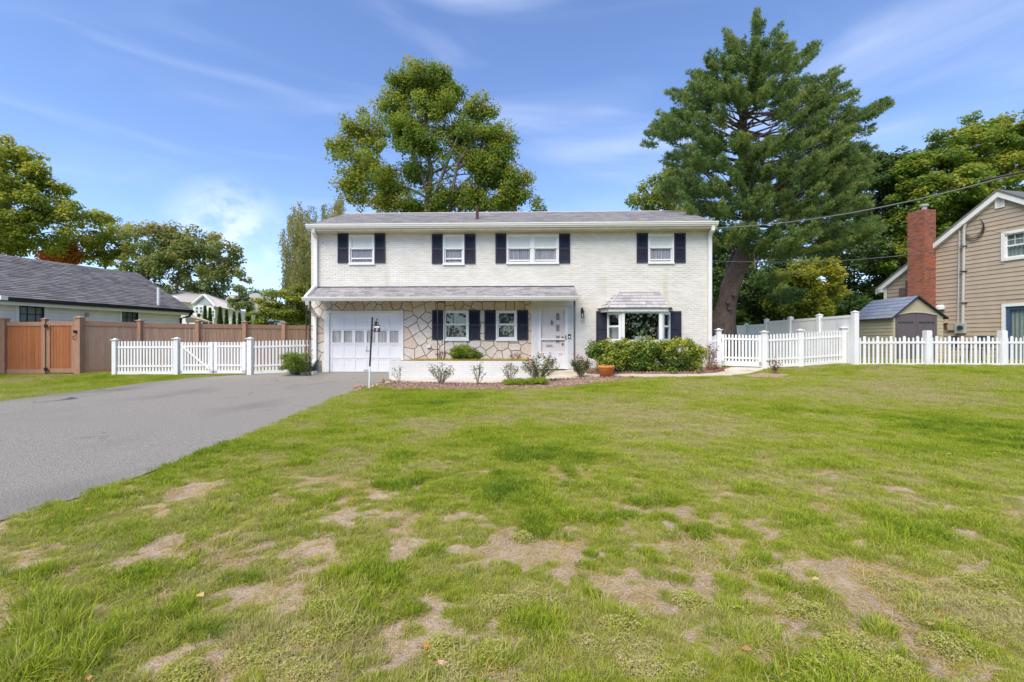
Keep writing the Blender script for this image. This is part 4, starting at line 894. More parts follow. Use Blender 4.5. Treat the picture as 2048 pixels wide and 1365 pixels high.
def picket_run(parent, a, b, za, zb, hp, spacing=.102, w=.058, rails=(.30, .93), railh=.06, base=.10, pattern=None, brace=False, stile=0.0, top_curve=0.0):
    """pickets from point a to b; za, zb: ground level; hp: picket height above ground"""
    fr, L, ang = frame_along(a, b)
    rm = MB(); zr = lambda x: za + (zb - za) * x / L
    def rail(z0, z1, y0=-.022, y1=.022):
        rm.prism([fr(0, y0, za + z0), fr(0, y1, za + z0), fr(0, y1, za + z1), fr(0, y0, za + z1)], fr(L, 0, zb) - fr(0, 0, za))
    rail(.03, .03 + base, -.03, .03)
    for r_ in rails: rail(r_ - railh / 2, r_ + railh / 2)
    rm.obj('rails', M['vinyl'], parent)
    x0_, x1_ = stile, L - stile
    if stile:
        for s0 in (0, L - stile): MB().box(s0, s0 + stile, -.03, .03, zr(s0) + .05, zr(s0) + hp, fr).obj('stile', M['vinyl'], parent)
    n = max(1, round((x1_ - x0_) / spacing)); sp = (x1_ - x0_) / n
    for i in range(n):
        x = x0_ + sp * (i + .5); ww, hh, pt_ = w, hp, .025
        if pattern:
            ww, dh = pattern[i % len(pattern)]; hh = hp + dh; pt_ = .05
        hh -= top_curve * (1 - (2 * x / L - 1) ** 2)
        z0 = zr(x) + (base + .032)
        p = fr(x, 0, z0); inst('picket', picket_mesh(ww, .022, pt_), parent, p, (1, 1, zr(x) + hh - z0), (0, 0, ang))
    if brace:
        MB().prism([fr(stile, -.05, za + rails[-1] - .05), fr(stile, -.025, za + rails[-1] - .05), fr(stile, -.025, za + rails[-1] + .02), fr(stile, -.05, za + rails[-1] + .02)], fr(L - stile, 0, zb + .14) - fr(stile, 0, za + rails[-1] - .05)).obj('brace', M['vinyl'], parent)
VI = M['vinyl']
# left white picket fence
FD = 15.0
def L3(u, d=FD): return GD(u, d)
fA = thing('picket_fence', L3(290), 'white vinyl picket fence section left of the white double gate', 'fence', 'white picket fence beside the driveway')
a, b = L3(235), L3(347); picket_run(fA, a, b, a.z, b.z, 1.14); post(fA, L3(230.5), .13, a.z, a.z + 1.17, VI, .03)
a, b = L3(362), L3(427); gA = thing('picket_gate', a, 'left leaf of the white picket double gate, with a diagonal brace', 'gate', 'double gate leaves by the driveway'); picket_run(gA, a, b - Vector((.01, 0, 0)), a.z + .02, b.z + .02, 1.08, stile=.10, brace=True)
gB = thing('picket_gate', L3(428), 'right leaf of the white picket double gate, without brace', 'gate', 'double gate leaves by the driveway'); a, b = L3(428), L3(492); picket_run(gB, a + Vector((.01, 0, 0)), b, a.z + .02, b.z + .02, 1.08, stile=.12)
fB = thing('picket_fence', L3(560), 'white vinyl picket fence section between the double gate and the house corner', 'fence', 'white picket fence beside the driveway')
a, b = L3(508), L3(623, 15.6); picket_run(fB, a, b, a.z, b.z, 1.13); post(fB, L3(500.5), .15, a.z, a.z + 1.20, VI, .035); post(fA, L3(354), .15, L3(354).z, L3(354).z + 1.20, VI, .035)
# picket fence right of the house
fC = thing('picket_fence', L3(1565, 14.9), 'white picket fence with flat posts between the garden gate and the tall white fence', 'fence', 'white picket fences right of the house')
p1, p2, p3, p4 = L3(1437, 15.2), L3(1528, 14.9), L3(1600, 14.9), L3(1686, 15.1)
for q0, q1 in ((p2, p3), (p3, p4)):
    d = (q1 - q0).normalized() * .07; picket_run(fC, q0 + d, q1 - d, q0.z - .0, q1.z, 1.13)
for q in (p2, p3, p4): post(fC, q, .15, q.z - .05, q.z + 1.20, VI, .035)
gC = thing('picket_gate', L3(1480, 15.05), 'white picket garden gate at the end of the curved path', 'gate'); d = (p2 - p1).normalized() * .085; picket_run(gC, p1 + d, p2 - d, p1.z + .06, p2.z + .03, 1.08, stile=.09, base=.16)
h_ = p1 + d; MB().box(h_.x - .03, h_.x + .0, h_.y - .06, h_.y - .04, h_.z + .9, h_.z + 1.0).obj('latch', M['grey_metal'], gC)
fD = thing('picket_fence', L3(1430, 15.3), 'short white picket piece joining the house corner to the gate post', 'fence', 'white picket fences right of the house')
picket_run(fD, Vector((XR + .02, 15.35, .08)), p1 - Vector((.08, 0, 0)), .1, p1.z, 1.12); post(fD, p1, .14, p1.z - .05, p1.z + 1.28, VI, .035)
# long picket fence at the right edge
fE = thing('picket_fence', L3(1854, 14.6), 'long white picket fence of alternating wide and narrow pickets before the shed', 'fence')
pt0 = L3(1710, 14.7); ends = [pt0, L3(1854.5, 14.6), L3(2004.5, 14.5), L3(2158, 14.45)]
for i, (q0, q1) in enumerate(zip(ends, ends[1:])):
    d = (q1 - q0).normalized() * .09; picket_run(fE, q0 + d, q1 - d, q0.z - .03, q1.z - .03, .93, spacing=.1365, w=.06, rails=(.77,), railh=.07, base=.07, pattern=[(.05, .0), (.085, .05), (.05, 0)])
for q in ends[1:]: post(fE, q, .17, q.z - .08, q.z + 1.10, VI, .0); MB().box(q.x - .075, q.x + .075, q.y - .075, q.y + .075, q.z + 1.101, q.z + 1.13).obj('post_cap', VI, fE)
# tall stepped privacy fence
fF = thing('privacy_fence', pt0, 'tall solid white vinyl fence stepping down as it runs back past the pine', 'fence')
XF = (1710 - 1024) / FP * 14.7
def cp(X, d): return Vector((-SY * d + X * CY, CY * d + X * SY, 0))
deps = [14.7, 16.4, 18.1, 19.8, 21.5, 23.2, 24.9]
for i, d in enumerate(deps):
    zt = CZ + (.93 if i < 4 else .80 - .02 * (i - 4)); q = cp(XF, d); post(fF, q, .15, -.1, zt, VI, .012, ang=.03)
    if i < 6:
        q2 = cp(XF, deps[i + 1]); fr, L, ang = frame_along(q, q2); zt2 = CZ + (.86 if i < 3 else .76)
        MB().box(.075, L - .075, -.025, .025, zt2 - .09, zt2, fr).box(.075, L - .075, -.025, .025, zt2 - .58, zt2 - .50, fr).box(.075, L - .075, -.025, .025, .2, .32, fr).obj('rail', VI, fF)
        n = 11; w = (L - .15) / n
        for k in range(n): MB().box(.075 + w * k + .004, .075 + w * (k + 1) - .004, -.012, .012, .32, zt2 - .09, fr).obj('plank', VI, fF)
# cedar fence and gate
def zc(d, v): return CZ + (682.5 - v) / FP * d
GDp = 15.2
CF = M['cedar_frame']; CN = M['cedar_new']; CE = M['cedar']
def panel(parent, a, b, z0, z1, mplank, n, toprail=.14, botrail=.14, stile=0, mframe=None, step=0):
    fr, L, ang = frame_along(a, b); mframe = mframe or CF
    MB().box(0, L, -.03, .03, z1 - toprail, z1, fr).obj('rail', mframe, parent)
    if botrail: MB().box(0, L, -.03, .03, z0, z0 + botrail, fr).obj('rail', mframe, parent)
    if stile:
        for s0 in (0, L - stile): MB().box(s0, s0 + stile, -.032, .032, z0 + botrail, z1 - toprail, fr).obj('stile', mframe, parent)
    w = (L - 2 * stile) / n
    for k in range(n):
        j = random.uniform(-.002, .002); MB().box(stile + w * k + .003, stile + w * (k + 1) - .003, -.01 + j, .012 + j, z0 + botrail, z1 - toprail, fr).obj('plank', mplank, parent)
def cq(u, d=GDp): return GD(u, d)
z0 = zc(GDp, 747.5)
cg1 = thing('cedar_fence', cq(50), 'orange brown cedar board panel beside the left neighbour wall', 'fence', 'cedar board fence')
for u in (9.5,): post(cg1, cq(u), .16, z0, zc(GDp, 639), CF, .025, M['cedar'])
panel(cg1, cq(14.5), cq(86), z0, zc(GDp, 644), CN, 9, stile=.0); post(cg1, cq(90), .12, z0, zc(GDp, 639.5), CF, .02, M['cedar'])
cg2 = thing('cedar_gate', cq(123), 'narrow orange cedar gate with black hinges and latch', 'gate')
panel(cg2, cq(94.5), cq(152), z0 + .03, zc(GDp, 643.5), CN, 7, stile=.12)
for v in (652.5, 739): q = P(91.5, v, GDp - .09); MB().box(q.x - .06, q.x + .06, q.y - .01, q.y + .01, q.z - .05, q.z + .05).obj('hinge', M['black'], cg2)
q = P(150, 663, GDp - .07); MB().box(q.x - .05, q.x + .05, q.y - .02, q.y + .02, q.z - .04, q.z + .03).tube([q + Vector((-.02, -.03, .05)), q + Vector((.02, -.04, 0)), q + Vector((0, -.03, -.06))], .012).obj('latch', M['black'], cg2)
q = P(150, 676, GDp - .07); MB().tube([q + Vector((0, 0, .07)), q + Vector((-.02, -.05, .03)), q + Vector((-.02, -.05, -.03)), q + Vector((0, 0, -.07))], .012).obj('handle', M['black'], cg2)
cf = thing('cedar_fence', cq(230, 16), 'weathered pinkish cedar board fence running behind the white pickets', 'fence', 'cedar board fence')
cpd = [(159.5, 15.25, 637.5), (280, 16.4, 643.5), (396, 17.3, 645), (490, 18.1, 646), (568, 18.9, 647.5), (640, 19.8, 649)]
for i, (u, d, v) in enumerate(cpd):
    q = P(u, 682.5, d); q.z = 0; post(cf, q, .19 if i == 0 else .15, z0 - .05, zc(d, v - 1), CF, .025, M['cedar'])
    if i < len(cpd) - 1:
        u2, d2, v2 = cpd[i + 1]; q2 = P(u2, 682.5, d2); q2.z = 0; panel(cf, q, q2, z0, (zc(d, v + 3.5) + zc(d2, v2 + 3)) / 2, CE, 13, toprail=.16)

# ------------------------------------------------------------------ camera-frame helper for the neighbours
def CP(X, d, z=0): return Vector((-SY * d + X * CY, CY * d + X * SY, z))
# left neighbour: low white house with a dark roof
lnh = thing('neighbour_house', CP(-16.5, 18), 'low white clapboard house with long charcoal shingle roof at the left edge', 'house')
e0, e1 = Vector((-17.9, 13.0)), Vector((-15.5, 21.8))   # wall line in camera X, depth
dl = (e1 - e0).normalized(); pl_ = Vector((-dl.y, dl.x))
ze, zr_ = CZ + 1.50, CZ + 3.43
def LP(s, t, z): q = e0 + dl * s + pl_ * t; return CP(q.x, q.y, z)
Lw = (e1 - e0).length
w_ = MB(); wo = .32
ft = lambda x, y, z: LP(x, wo + y, z)
def lwin(u0, u1, v0, v1):
    # wall x for a pixel column
    def s_of(u):
        lo, hi = 0., Lw
        for _ in range(40):
            m_ = (lo + hi) / 2; q = e0 + dl * m_ + pl_ * wo
            if q.x / q.y * FP + 1024 < u: lo = m_
            else: hi = m_
        return lo
    s0, s1 = s_of(u0), s_of(u1); q = e0 + dl * ((s0 + s1) / 2) + pl_ * wo; return s0, s1, CZ + (682.5 - v1) / FP * q.y, CZ + (682.5 - v0) / FP * q.y
lws = [lwin(37.5, 88, 613, 645), lwin(243, 276, 623.5, 647)]
for a, b, c, d in rects_minus(0, Lw - .3, -.2, ze - .12, [(x[0], x[1], x[2], x[3]) for x in lws]): w_.box(a, b, .02, .16, c, d, ft)
w_.box(Lw - .46, Lw - .3, .16, 6.6, -.2, ze - .12, ft); w_.box(-.2, 0, .02, 6.6, -.2, ze - .12, ft); w_.box(0, Lw - .3, 6.6, 6.75, -.2, ze - .12, ft)
for s_ in (-.2, Lw - .46): w_.prism([LP(s_, wo + .02, ze - .12), LP(s_, wo + 6.75, ze - .12), LP(s_, 3.6, zr_ - .15)], LP(s_ + .16, 0, 0) - LP(s_, 0, 0))
lwall = w_.obj('wall', M['siding_w'], lnh)
z = z0 - .1
while z < ze - .2:
    segs = [(0, Lw - .3)]
    for x in lws:
        if x[2] - .09 < z + .1 and x[3] + .09 > z:
            segs = [t for s_, e_ in segs for t in ((s_, min(e_, x[0] - .1)), (max(s_, x[1] + .1), e_)) if t[1] - t[0] > .02]
    for s_, e_ in segs: MB().prism([ft(s_, .019, z), ft(s_, -.018, z), ft(s_, .010, z + .123), ft(s_, .019, z + .123)], ft(e_, 0, 0) - ft(s_, 0, 0)).obj('clapboard', M['siding_w'], lwall)
    z += .125
for x in lws:
    a, b, c, d = x; k = .10
    wf = MB(); wf.box(a - k, a, -.03, .03, c - k, d + k, ft).box(b, b + k, -.03, .03, c - k, d + k, ft).box(a, b, -.03, .03, d, d + k, ft).box(a, b, -.03, .03, c - k, c, ft); wo_ = wf.obj('window', M['trim'], lnh)
    f2 = MB(); q = .04; f2.box(a, a + q, -.01, .03, c, d, ft).box(b - q, b, -.01, .03, c, d, ft).box(a + q, b - q, -.01, .03, c, c + q, ft).box(a + q, b - q, -.01, .03, d - q, d, ft)
    for i in (1, 2): xx = a + (b - a) * i / 3; f2.box(xx - .012, xx + .012, -.005, .02, c + q, d - q, ft)
    zz_ = (c + d) / 2; f2.box(a + q, b - q, -.004, .019, zz_ - .012, zz_ + .012, ft); f2.obj('sash', M['black'], wo_)
    MB().box(a + q, b - q, .022, .026, c + q, d - q, ft).obj('pane', M['glass'], wo_); MB().box(a, b, .09, .1, c, d, ft).obj('curtain', M['curtain_t'], wo_)
rf = MB(); sE = Lw + .05
rf.prism([LP(-1, 0, ze - .02), LP(-1, 3.6, zr_ - .02), LP(-1, 7.2, ze - .02), LP(-1, 7.2, ze - .1), LP(-1, 3.6, zr_ - .12), LP(-1, 0, ze - .1)], LP(sE, 0, 0) - LP(-1, 0, 0)); lroof = rf.obj('roof', M['shingle_under'], lnh)
shingle_quad(LP(-1, 3.6, zr_), LP(sE, 3.6, zr_), LP(sE, -.02, ze - .01), LP(-1, -.02, ze - .01), 26, .33, lroof, m=M['shingle_dark'], thick=.014, seed=4, key=lambda o8: (Vector(o8[0]) - Vector((-15.5, 17.5, ze))).length)
MB().box(-1, sE, .02, .05, ze - .26, ze - .03, lambda x, y, z: LP(x, y, z)).box(-1, sE, .05, wo - .001, ze - .16, ze - .13, lambda x, y, z: LP(x, y, z)).obj('fascia', M['trim'], lnh)
MB().box(-1, sE, -.10, .018, ze - .14, ze - .03, lambda x, y, z: LP(x, y, z)).obj('gutter', M['black'], lnh)
MB().prism([LP(sE, 0, ze - .02), LP(sE, 3.6, zr_ - .02), LP(sE, 3.6, zr_ - .16), LP(sE, 0, ze - .16)], LP(.03, 0, 0) - LP(0, 0, 0)).obj('rake_board', M['trim'], lnh)
s = MB(); s.tube([LP(Lw - .05, -.04, ze - .14), LP(Lw - .12, .0, ze - .3), LP(Lw - .35, .25, ze - .42), LP(Lw - .36, .27, 0)], .05, 6); s.obj('downspout', M['black'], lnh)
q = P(317, 600, 20.5); s = MB(); s.tube([q + Vector((0, 0, -.25)), q + Vector((0, 0, .55))], .06, 8); s.obj('vent_pipe', M['vent_white'], lnh)
fl = lwin(167, 181, 626, 634); MB().box(fl[0] + .05, fl[1] - .1, -.10, 0, fl[2], fl[3], ft).obj('flood_light', M['lamp_tan'], lnh); 
q0 = P(-4, 596, 14.6); MB().box(q0.x - .6, q0.x + .22, q0.y - .1, q0.y + .1, q0.z - .07, q0.z + .07).obj('porch_eave', M['trim'], lnh)

# right neighbour: tan gable wall
rnh = thing('neighbour_house', CP(20.3, 18.7), 'tan sided house with white gable trim and blue door at the right edge', 'house')
f0, f1 = Vector((19.33, 23.3)), Vector((21.3, 14.1)); df = (f1 - f0).normalized(); nf = Vector((df.y, -df.x)); nf = nf if nf.x < 0 else -nf; Lr = (f1 - f0).length
def RP(s, t, z): q = f0 + df * s + nf * t; return CP(q.x, q.y, z)      # t > 0 stands out toward the left
zE, zA = CZ + 2.93, CZ + 6.22; sA = Lr / 2
def rs(u, t=0.0):
    lo, hi = 0., Lr
    for _ in range(40):
        m_ = (lo + hi) / 2; q = f0 + df * m_ + nf * t
        if q.x / q.y * FP + 1024 < u: lo = m_
        else: hi = m_
    return lo
def rd(s): return (f0 + df * s).y
def rzv(s, v): return CZ + (682.5 - v) / FP * rd(s)
def rrect(u0, u1, v0, v1):
    s0, s1 = rs(u0), rs(u1) if u1 < 2060 else rs(2047) + (u1 - 2048) * .012; return s0, s1, rzv(s0, v1), rzv(s0, v0)
RW = rrect(2011, 2095, 470, 517); RD = rrect(2012, 2095, 614, 735)
rfn = lambda x, y, z: RP(x, y, z)
w_ = MB()
for a, b, c, d in rects_minus(0, Lr, -.1, zE, [RW, RD]): w_.box(a, b, -.15, 0, c, d, rfn)
for i in range(30):
    za, zb = zE + (zA - zE) * i / 30, zE + (zA - zE) * (i + 1) / 30; k = sA * (i + .5) / 30
    for a, b, c, d in rects_minus(k, Lr - k, za, zb, [RW]): w_.box(a, b, -.15, 0, c, d, rfn)
w_.box(0, .15, -7, -.15, -.1, zE, rfn)
rwall = w_.obj('wall', M['siding_t'], rnh)
ch0, ch1 = rs(1815, .70), rs(1848.5, .70)
z = .2; k = 0
while z < zA - .25:
    inset = 0 if z + .09 < zE else (z + .19 - zE) / (zA - zE) * sA
    segs = [(inset, Lr - inset)]
    for x in (RW, RD, (ch0 + .02, ch1 - .02, 0, 20)):
        if x[2] - .12 < z + .18 and x[3] + .12 > z: segs = [t for s_, e_ in segs for t in ((s_, min(e_, x[0] - .0)), (max(s_, x[1] + .0), e_)) if t[1] - t[0] > .03]
    for s_, e_ in segs: MB().prism([RP(s_, 0.001, z), RP(s_, .030, z), RP(s_, .006, z + .185), RP(s_, .001, z + .185)], RP(e_, 0, 0) - RP(s_, 0, 0)).obj('siding_plank', M['siding_t'], rwall)
    z += .185
# rakes and roof
ro = .38
def rk(s, z): return s, z
sl = (zA - zE) / sA
for sgn in (0, 1):
    sa, sb = (-.35, sA) if sgn == 0 else (Lr + .35, sA); za = zE - .35 * sl
    MB().prism([RP(sa, ro * .5, za), RP(sb, ro * .5, zA), RP(sb, ro * .5, zA - .24), RP(sa, ro * .5, za - .24)], RP(0, -.04, 0) - RP(0, 0, 0)).prism([RP(sa, ro * .5 - .04, za - .2), RP(sb, ro * .5 - .04, zA - .2), RP(sb, ro * .5 - .04, zA - .24), RP(sa, ro * .5 - .04, za - .24)], RP(0, -ro * .5 + .045, 0) - RP(0, 0, 0)).obj('rake_board', M['trim'], rnh)
    MB().prism([RP(sa, ro * .5 + .03, za + .005), RP(sb, ro * .5 + .03, zA + .005), RP(sb, ro * .5 + .03, zA + .07), RP(sa, ro * .5 + .03, za + .07)], RP(0, -7.5, 0) - RP(0, 0, 0)).obj('roof', M['shingle_dark'], rnh)
MB().box(-.04, .09, .03, .05, -.1, zE, rfn).box(-.04, -.0, -.1, .03, -.1, zE, rfn).obj('corner_board', M['trim'], rnh)
MB().box(-.36, -.02, -1.0, .19, zE - .40, zE - .25, rfn).obj('eave_return', M['trim'], rnh)
# windows and door
def rwindow(x, v_mid, deep, name, mf, cm):
    a, b, c, d = x; k = .115; wf = MB()
    wf.box(a - k, a, .0, .06, c - k, d + k, rfn).box(b, b + k, .0, .06, c - k, d + k, rfn).box(a, b, .0, .06, d, d + k, rfn)
    if name == 'window': wf.box(a, b, .0, .06, c - k, c, rfn)
    o = wf.obj(name, M['trim'], rnh); q = .05 if name == 'window' else .13; f2 = MB()
    f2.box(a, a + q, -.06, .0, c, d, rfn).box(b - q, b, -.06, .0, c, d, rfn).box(a + q, b - q, -.06, .0, c, c + q, rfn).box(a + q, b - q, -.06, .0, d - q, d, rfn)
    if name == 'window': f2.box(a + q, b - q, -.05, -.0, (c + d) / 2 - .03, (c + d) / 2 + .03, rfn)
    f2.obj('sash' if name == 'window' else 'door_frame', mf, o)
    MB().box(a + q, b - q, -.045, -.04, c + q, d - q, rfn).obj('pane', M['glass'], o); curtain_mesh(a, b, c, d, -.12, .02, .12, 30, rfn).obj('curtain', cm, o)
    return o
rwo = rwindow(RW, 0, 0, 'window', M['trim'], M['curtain_t']); rwindow(RD, 0, 0, 'patio_door', M['blue_door'], M['curtain_t'])
gm = MB(); a, b, c, d = RW; 
for i in range(1, 4): xx = a + (b - a) * i / 4; gm.box(xx - .01, xx + .01, -.038, -.03, (c + d) / 2 + .03, d - .05, rfn)
gm.box(a + .05, b - .05, -.0381, -.03, (c + 3 * d) / 4 - .01, (c + 3 * d) / 4 + .01, rfn); gm.obj('muntin', M['trim'], rwo)
gv = rrect(1992, 2011, 392, 418.5); a, b, c, d = gv; vo = MB(); vo.box(a, a + .06, .03, .07, c, d, rfn).box(b - .06, b, .03, .07, c, d, rfn).box(a + .06, b - .06, .03, .07, c, c + .06, rfn).box(a + .06, b - .06, .03, .07, d - .06, d, rfn).box(a + .06, b - .06, .031, .035, c + .06, d - .06, rfn); vo = vo.obj('gable_vent', M['trim'], rnh)
for i in range(7): zz_ = c + .08 + (d - c - .16) * i / 7; MB().prism([RP(a + .06, .036, zz_ + .045), RP(a + .06, .065, zz_), RP(a + .06, .065, zz_ + .012), RP(a + .06, .036, zz_ + .057)], RP(b - .06, 0, 0) - RP(a + .06, 0, 0)).obj('slat', M['trim'], vo)
# conduits, meter, boxes, cable coil
def rpt(u, v, t): s_ = rs(u, t); q = f0 + df * s_ + nf * t; return RP(s_, t, CZ + (682.5 - v) / FP * q.y)
cd = MB(); cd.tube([rpt(1925.5, 655, .09), rpt(1928, 460, .09), rpt(1931, 447, .10), rpt(1947, 432, .10), rpt(1953, 430, .11)], .055, 8); cd.obj('conduit', M['conduit'], rnh)
MB().tube([rpt(1916, 650, .07), rpt(1919, 462, .07)], .03, 6).obj('conduit', M['conduit'], rnh)
for v in (493, 543, 606): q = rpt(1927, v, .09); MB().box(-.09, .09, -.09, .09, -.015, .015, lambda x, y, z: q + Vector((x, y, z))).obj('pipe_strap', M['iron'], rnh)
s_ = rs(1925); a_, b_ = rs(1914.5), rs(1934.5); zz0, zz1 = rzv(s_, 667), rzv(s_, 647); MB().box(a_, b_, .03, .16, zz0, zz1, rfn).obj('meter_box', M['grey_metal'], rnh)
c_ = rpt(1921, 656, .17); MB().tube([c_, c_ + (RP(0, .08, 0) - RP(0, 0, 0))], .11, 12).obj('meter_dial', M['glass_dim'], rnh)
a_, b_ = rs(1899), rs(1912); MB().box(a_, b_, .03, .13, rzv(a_, 661), rzv(a_, 649), rfn).obj('utility_box', M['lamp_tan'], rnh)
MB().box(rs(1888), rs(1898), .03, .25, rzv(rs(1892), 647), rzv(rs(1892), 638.5), rfn).obj('flood_light', M['lamp_tan'], rnh)
q = rpt(1893, 653, .1); MB().tube([q + Vector((0, 0, .06)), q + Vector((0, 0, -.06))], .06, 8).obj('faucet', M['brass'], rnh)
q = rpt(1880, 617, .12); MB().lathe([(0, .16), (.12, .15), (.17, .06), (.17, -.06)], q, 10).obj('vent_hood', M['vent_white'], rnh)
cc = MB(); c0 = rpt(1947, 455, .07)
for k in range(3):
    rr_ = .42 + .03 * k; tn = (RP(1, 0, 0) - RP(0, 0, 0)).normalized(); cc.tube([c0 + tn * (rr_ * .8 * math.sin(w)) + Vector((0, 0, rr_ * math.cos(w) - .05 * k)) for w in [i * math.pi / 12 for i in range(3, 23)]], .014, 5)
cc.obj('cable_coil', M['cable_dark'], rnh)
# chimney: broad face parallel to the wall, standing 0.7 m out
chim = thing('brick_chimney', RP((ch0 + ch1) / 2, .4, 0), 'tall red brick chimney with a metal flue cap on the tan house', 'chimney')
zt = CZ + 6.13; cmn = MB(); cmn.box(ch0 + .012, ch1 - .012, .0, .69, -.1, zt - .012, rfn); cmo = cmn.obj('chimney_core', M['mortar_grey'], chim)
sh0 = ch0 - .55
cs = MB(); cs.box(sh0, ch0 + .01, .035, .5, -.1, rzv(ch0, 575), rfn); cs.box(sh0 + .27, ch0 + .01, .035, .45, rzv(ch0, 575), rzv(ch0, 562), rfn); cs.obj('chimney_shoulder', mat('dark_masonry', (.10, .085, .09), (.18, .11, .09), 9, .9, .4, 30), chim)  # masonry darker than the chimney bricks, mottled at random
rbm = unit_box('red_brick', M['brick_red']); allb = []
z = zt; k = 0; cH = .072
while z > .9:
    for face in (0, 1):
        x, e = (ch0, ch1) if face == 0 else (0.02, .70)
        x -= .105 * (k % 2)
        while x < e:
            lo = ch0 if face == 0 else .02; a_, b_ = max(x, lo), min(x + .193, e); x += .21
            if b_ - a_ > .03: allb.append((face, a_, b_, z - cH + .017, z))
    z -= cH; k += 1
ang_b = math.atan2((RP(1, 0, 0) - RP(0, 0, 0)).y, (RP(1, 0, 0) - RP(0, 0, 0)).x)
rest = MB()
allb.sort(key=lambda b: -b[3])
for i, (face, a_, b_, c_, d_) in enumerate(allb):
    if face == 0: ctr = RP((a_ + b_) / 2, .695, (c_ + d_) / 2); sc = (b_ - a_, .02, d_ - c_); args = (a_, b_, .685, .705, c_, d_)
    else: ctr = RP(ch1 - .005, (a_ + b_) / 2, (c_ + d_) / 2); sc = (.02, b_ - a_, d_ - c_); args = (ch1 - .015, ch1 + .005, a_, b_, c_, d_)
    if i < 300: inst('brick', rbm, cmo, ctr, sc, (0, 0, ang_b))
    else: rest.box(*args, rfn)
rest.obj('brickwork', M['brick_red'], chim, kind='stuff')
fc = RP(ch1 - .25, .35, zt); MB().tube([fc, fc + Vector((0, 0, .2))], .10, 10).lathe([(0, .32), (.17, .29), (.17, .22), (.1, .2)], fc, 12).obj('flue_cap', M['grey_metal'], chim)

# shed
M['shed_pane'] = mat('dark_blue_pane', (.05, .07, .09), rough=.2)
shd = thing('garden_shed', CP(17.2, 19.5, .2), 'khaki resin garden shed with blue grey roof and dark double doors', 'shed')
sd0, sd1 = 18.8, 21.0
SXa, SXb = (1786 - 1024) / FP * sd0, (1886 - 1024) / FP * sd0; sft = lambda x, y, z: CP(x, sd0 + y, z)
zs0, zse, zsr = .15, CZ + (682.5 - 631) / FP * sd0, CZ + (682.5 - 592) / FP * sd0; xm = (1833 - 1024) / FP * sd0
D0, D1, DT = (1790.5 - 1024) / FP * sd0, (1874 - 1024) / FP * sd0, CZ + (682.5 - 630) / FP * sd0
wb_ = MB(); wb_.box(SXa, SXa + .05, .05, sd1 - sd0, zs0, zse, sft); wb_.box(SXb - .05, SXb, .05, sd1 - sd0, zs0, zse, sft); wb_.box(SXa, SXb, sd1 - sd0, sd1 - sd0 + .05, zs0, zse, sft)
wb_.box(SXa, D0, .0, .05, zs0, zse, sft); wb_.box(D1, SXb, .0, .05, zs0, zse, sft)
wb_.prism([CP(SXa, sd0, zse), CP(D0, sd0, DT), CP((D0 + D1) / 2, sd0, DT + .12), CP(D1, sd0, DT), CP(SXb, sd0, zse), CP(xm, sd0, zsr - .03)], CP(0, .05, 0) - CP(0, 0, 0))
swall = wb_.obj('wall', M['shed_wall'], shd)
z = zs0 + .02
while z < zse - .05:
    MB().prism([CP(SXa - .001, sd0 + .02, z), CP(SXa - .025, sd0 + .02, z), CP(SXa - .008, sd0 + .02, z + .14), CP(SXa - .001, sd0 + .02, z + .14)], CP(0, 2.15, 0) - CP(0, 0, 0)).obj('siding_plank', M['shed_wall'], swall)
    for a_, b_ in ((SXa, D0 - .01), (D1 + .01, SXb)): MB().prism([CP(a_, sd0 - .001, z), CP(a_, sd0 - .02, z), CP(a_, sd0 - .006, z + .14), CP(a_, sd0 - .001, z + .14)], CP(b_ - a_, 0, 0) - CP(0, 0, 0)).obj('siding_plank', M['shed_wall'], swall)
    z += .145
tr = MB(); pts = [(D0 + (D1 - D0) * i / 10, DT - .03 + .12 * math.sin(math.pi * i / 10)) for i in range(11)]
for (xa, za), (xb, zb) in zip(pts, pts[1:]): tr.prism([CP(xa, sd0 - .03, za), CP(xb, sd0 - .03, zb), CP(xb, sd0 - .03, zb + .05), CP(xa, sd0 - .03, za + .05)], CP(0, .03, 0) - CP(0, 0, 0))
for xa, za, xb, zb in ((SXa + .15, zse + .02, xm, zsr - .17), (xm, zsr - .17, SXb - .15, zse + .02)): tr.prism([CP(xa, sd0 - .015, za), CP(xb, sd0 - .015, zb), CP(xb, sd0 - .015, zb + .03), CP(xa, sd0 - .015, za + .03)], CP(0, .015, 0) - CP(0, 0, 0))
tr.obj('door_arch', M['shed_trim'], shd)
for i, (a_, b_) in enumerate(((D0 + .01, (D0 + D1) / 2 - .006), ((D0 + D1) / 2 + .006, D1 - .01))):
    def arch(x): return DT - .04 + .12 * math.sin(math.pi * (x - D0) / (D1 - D0))
    wz0, wz1 = CZ + (682.5 - 659) / FP * sd0, CZ + (682.5 - 644) / FP * sd0; wa, wb2 = a_ + .1, b_ - .1
    d_ = MB(); d_.box(a_, wa, .0, .04, zs0, wz1 + .05, sft).box(wb2, b_, 0, .04, zs0, wz1 + .05, sft).box(wa, wb2, 0, .04, zs0, wz0, sft).box(wa, wb2, 0, .04, wz1, wz1 + .05, sft)
    pts = [(a_, wz1 + .05)] + [(b_, wz1 + .05)] + [(b_ + (a_ - b_) * t / 6, arch(b_ + (a_ - b_) * t / 6)) for t in range(7)]; d_.prism([CP(x, sd0, z) for x, z in pts], CP(0, .04, 0) - CP(0, 0, 0))
    for c_ in (zs0 + .12, zs0 + .95): d_.box(a_ + .06, b_ - .06, -.012, -.001, c_, c_ + .7, sft)
    for j in (1, 2, 3): xx = wa + (wb2 - wa) * j / 4; d_.box(xx - .009, xx + .009, .0, .02, wz0, wz1, sft)
    do = d_.obj('door', M['shed_door'], shd); MB().box(wa, wb2, .021, .025, wz0, wz1, sft).obj('pane', M['shed_pane'], do)
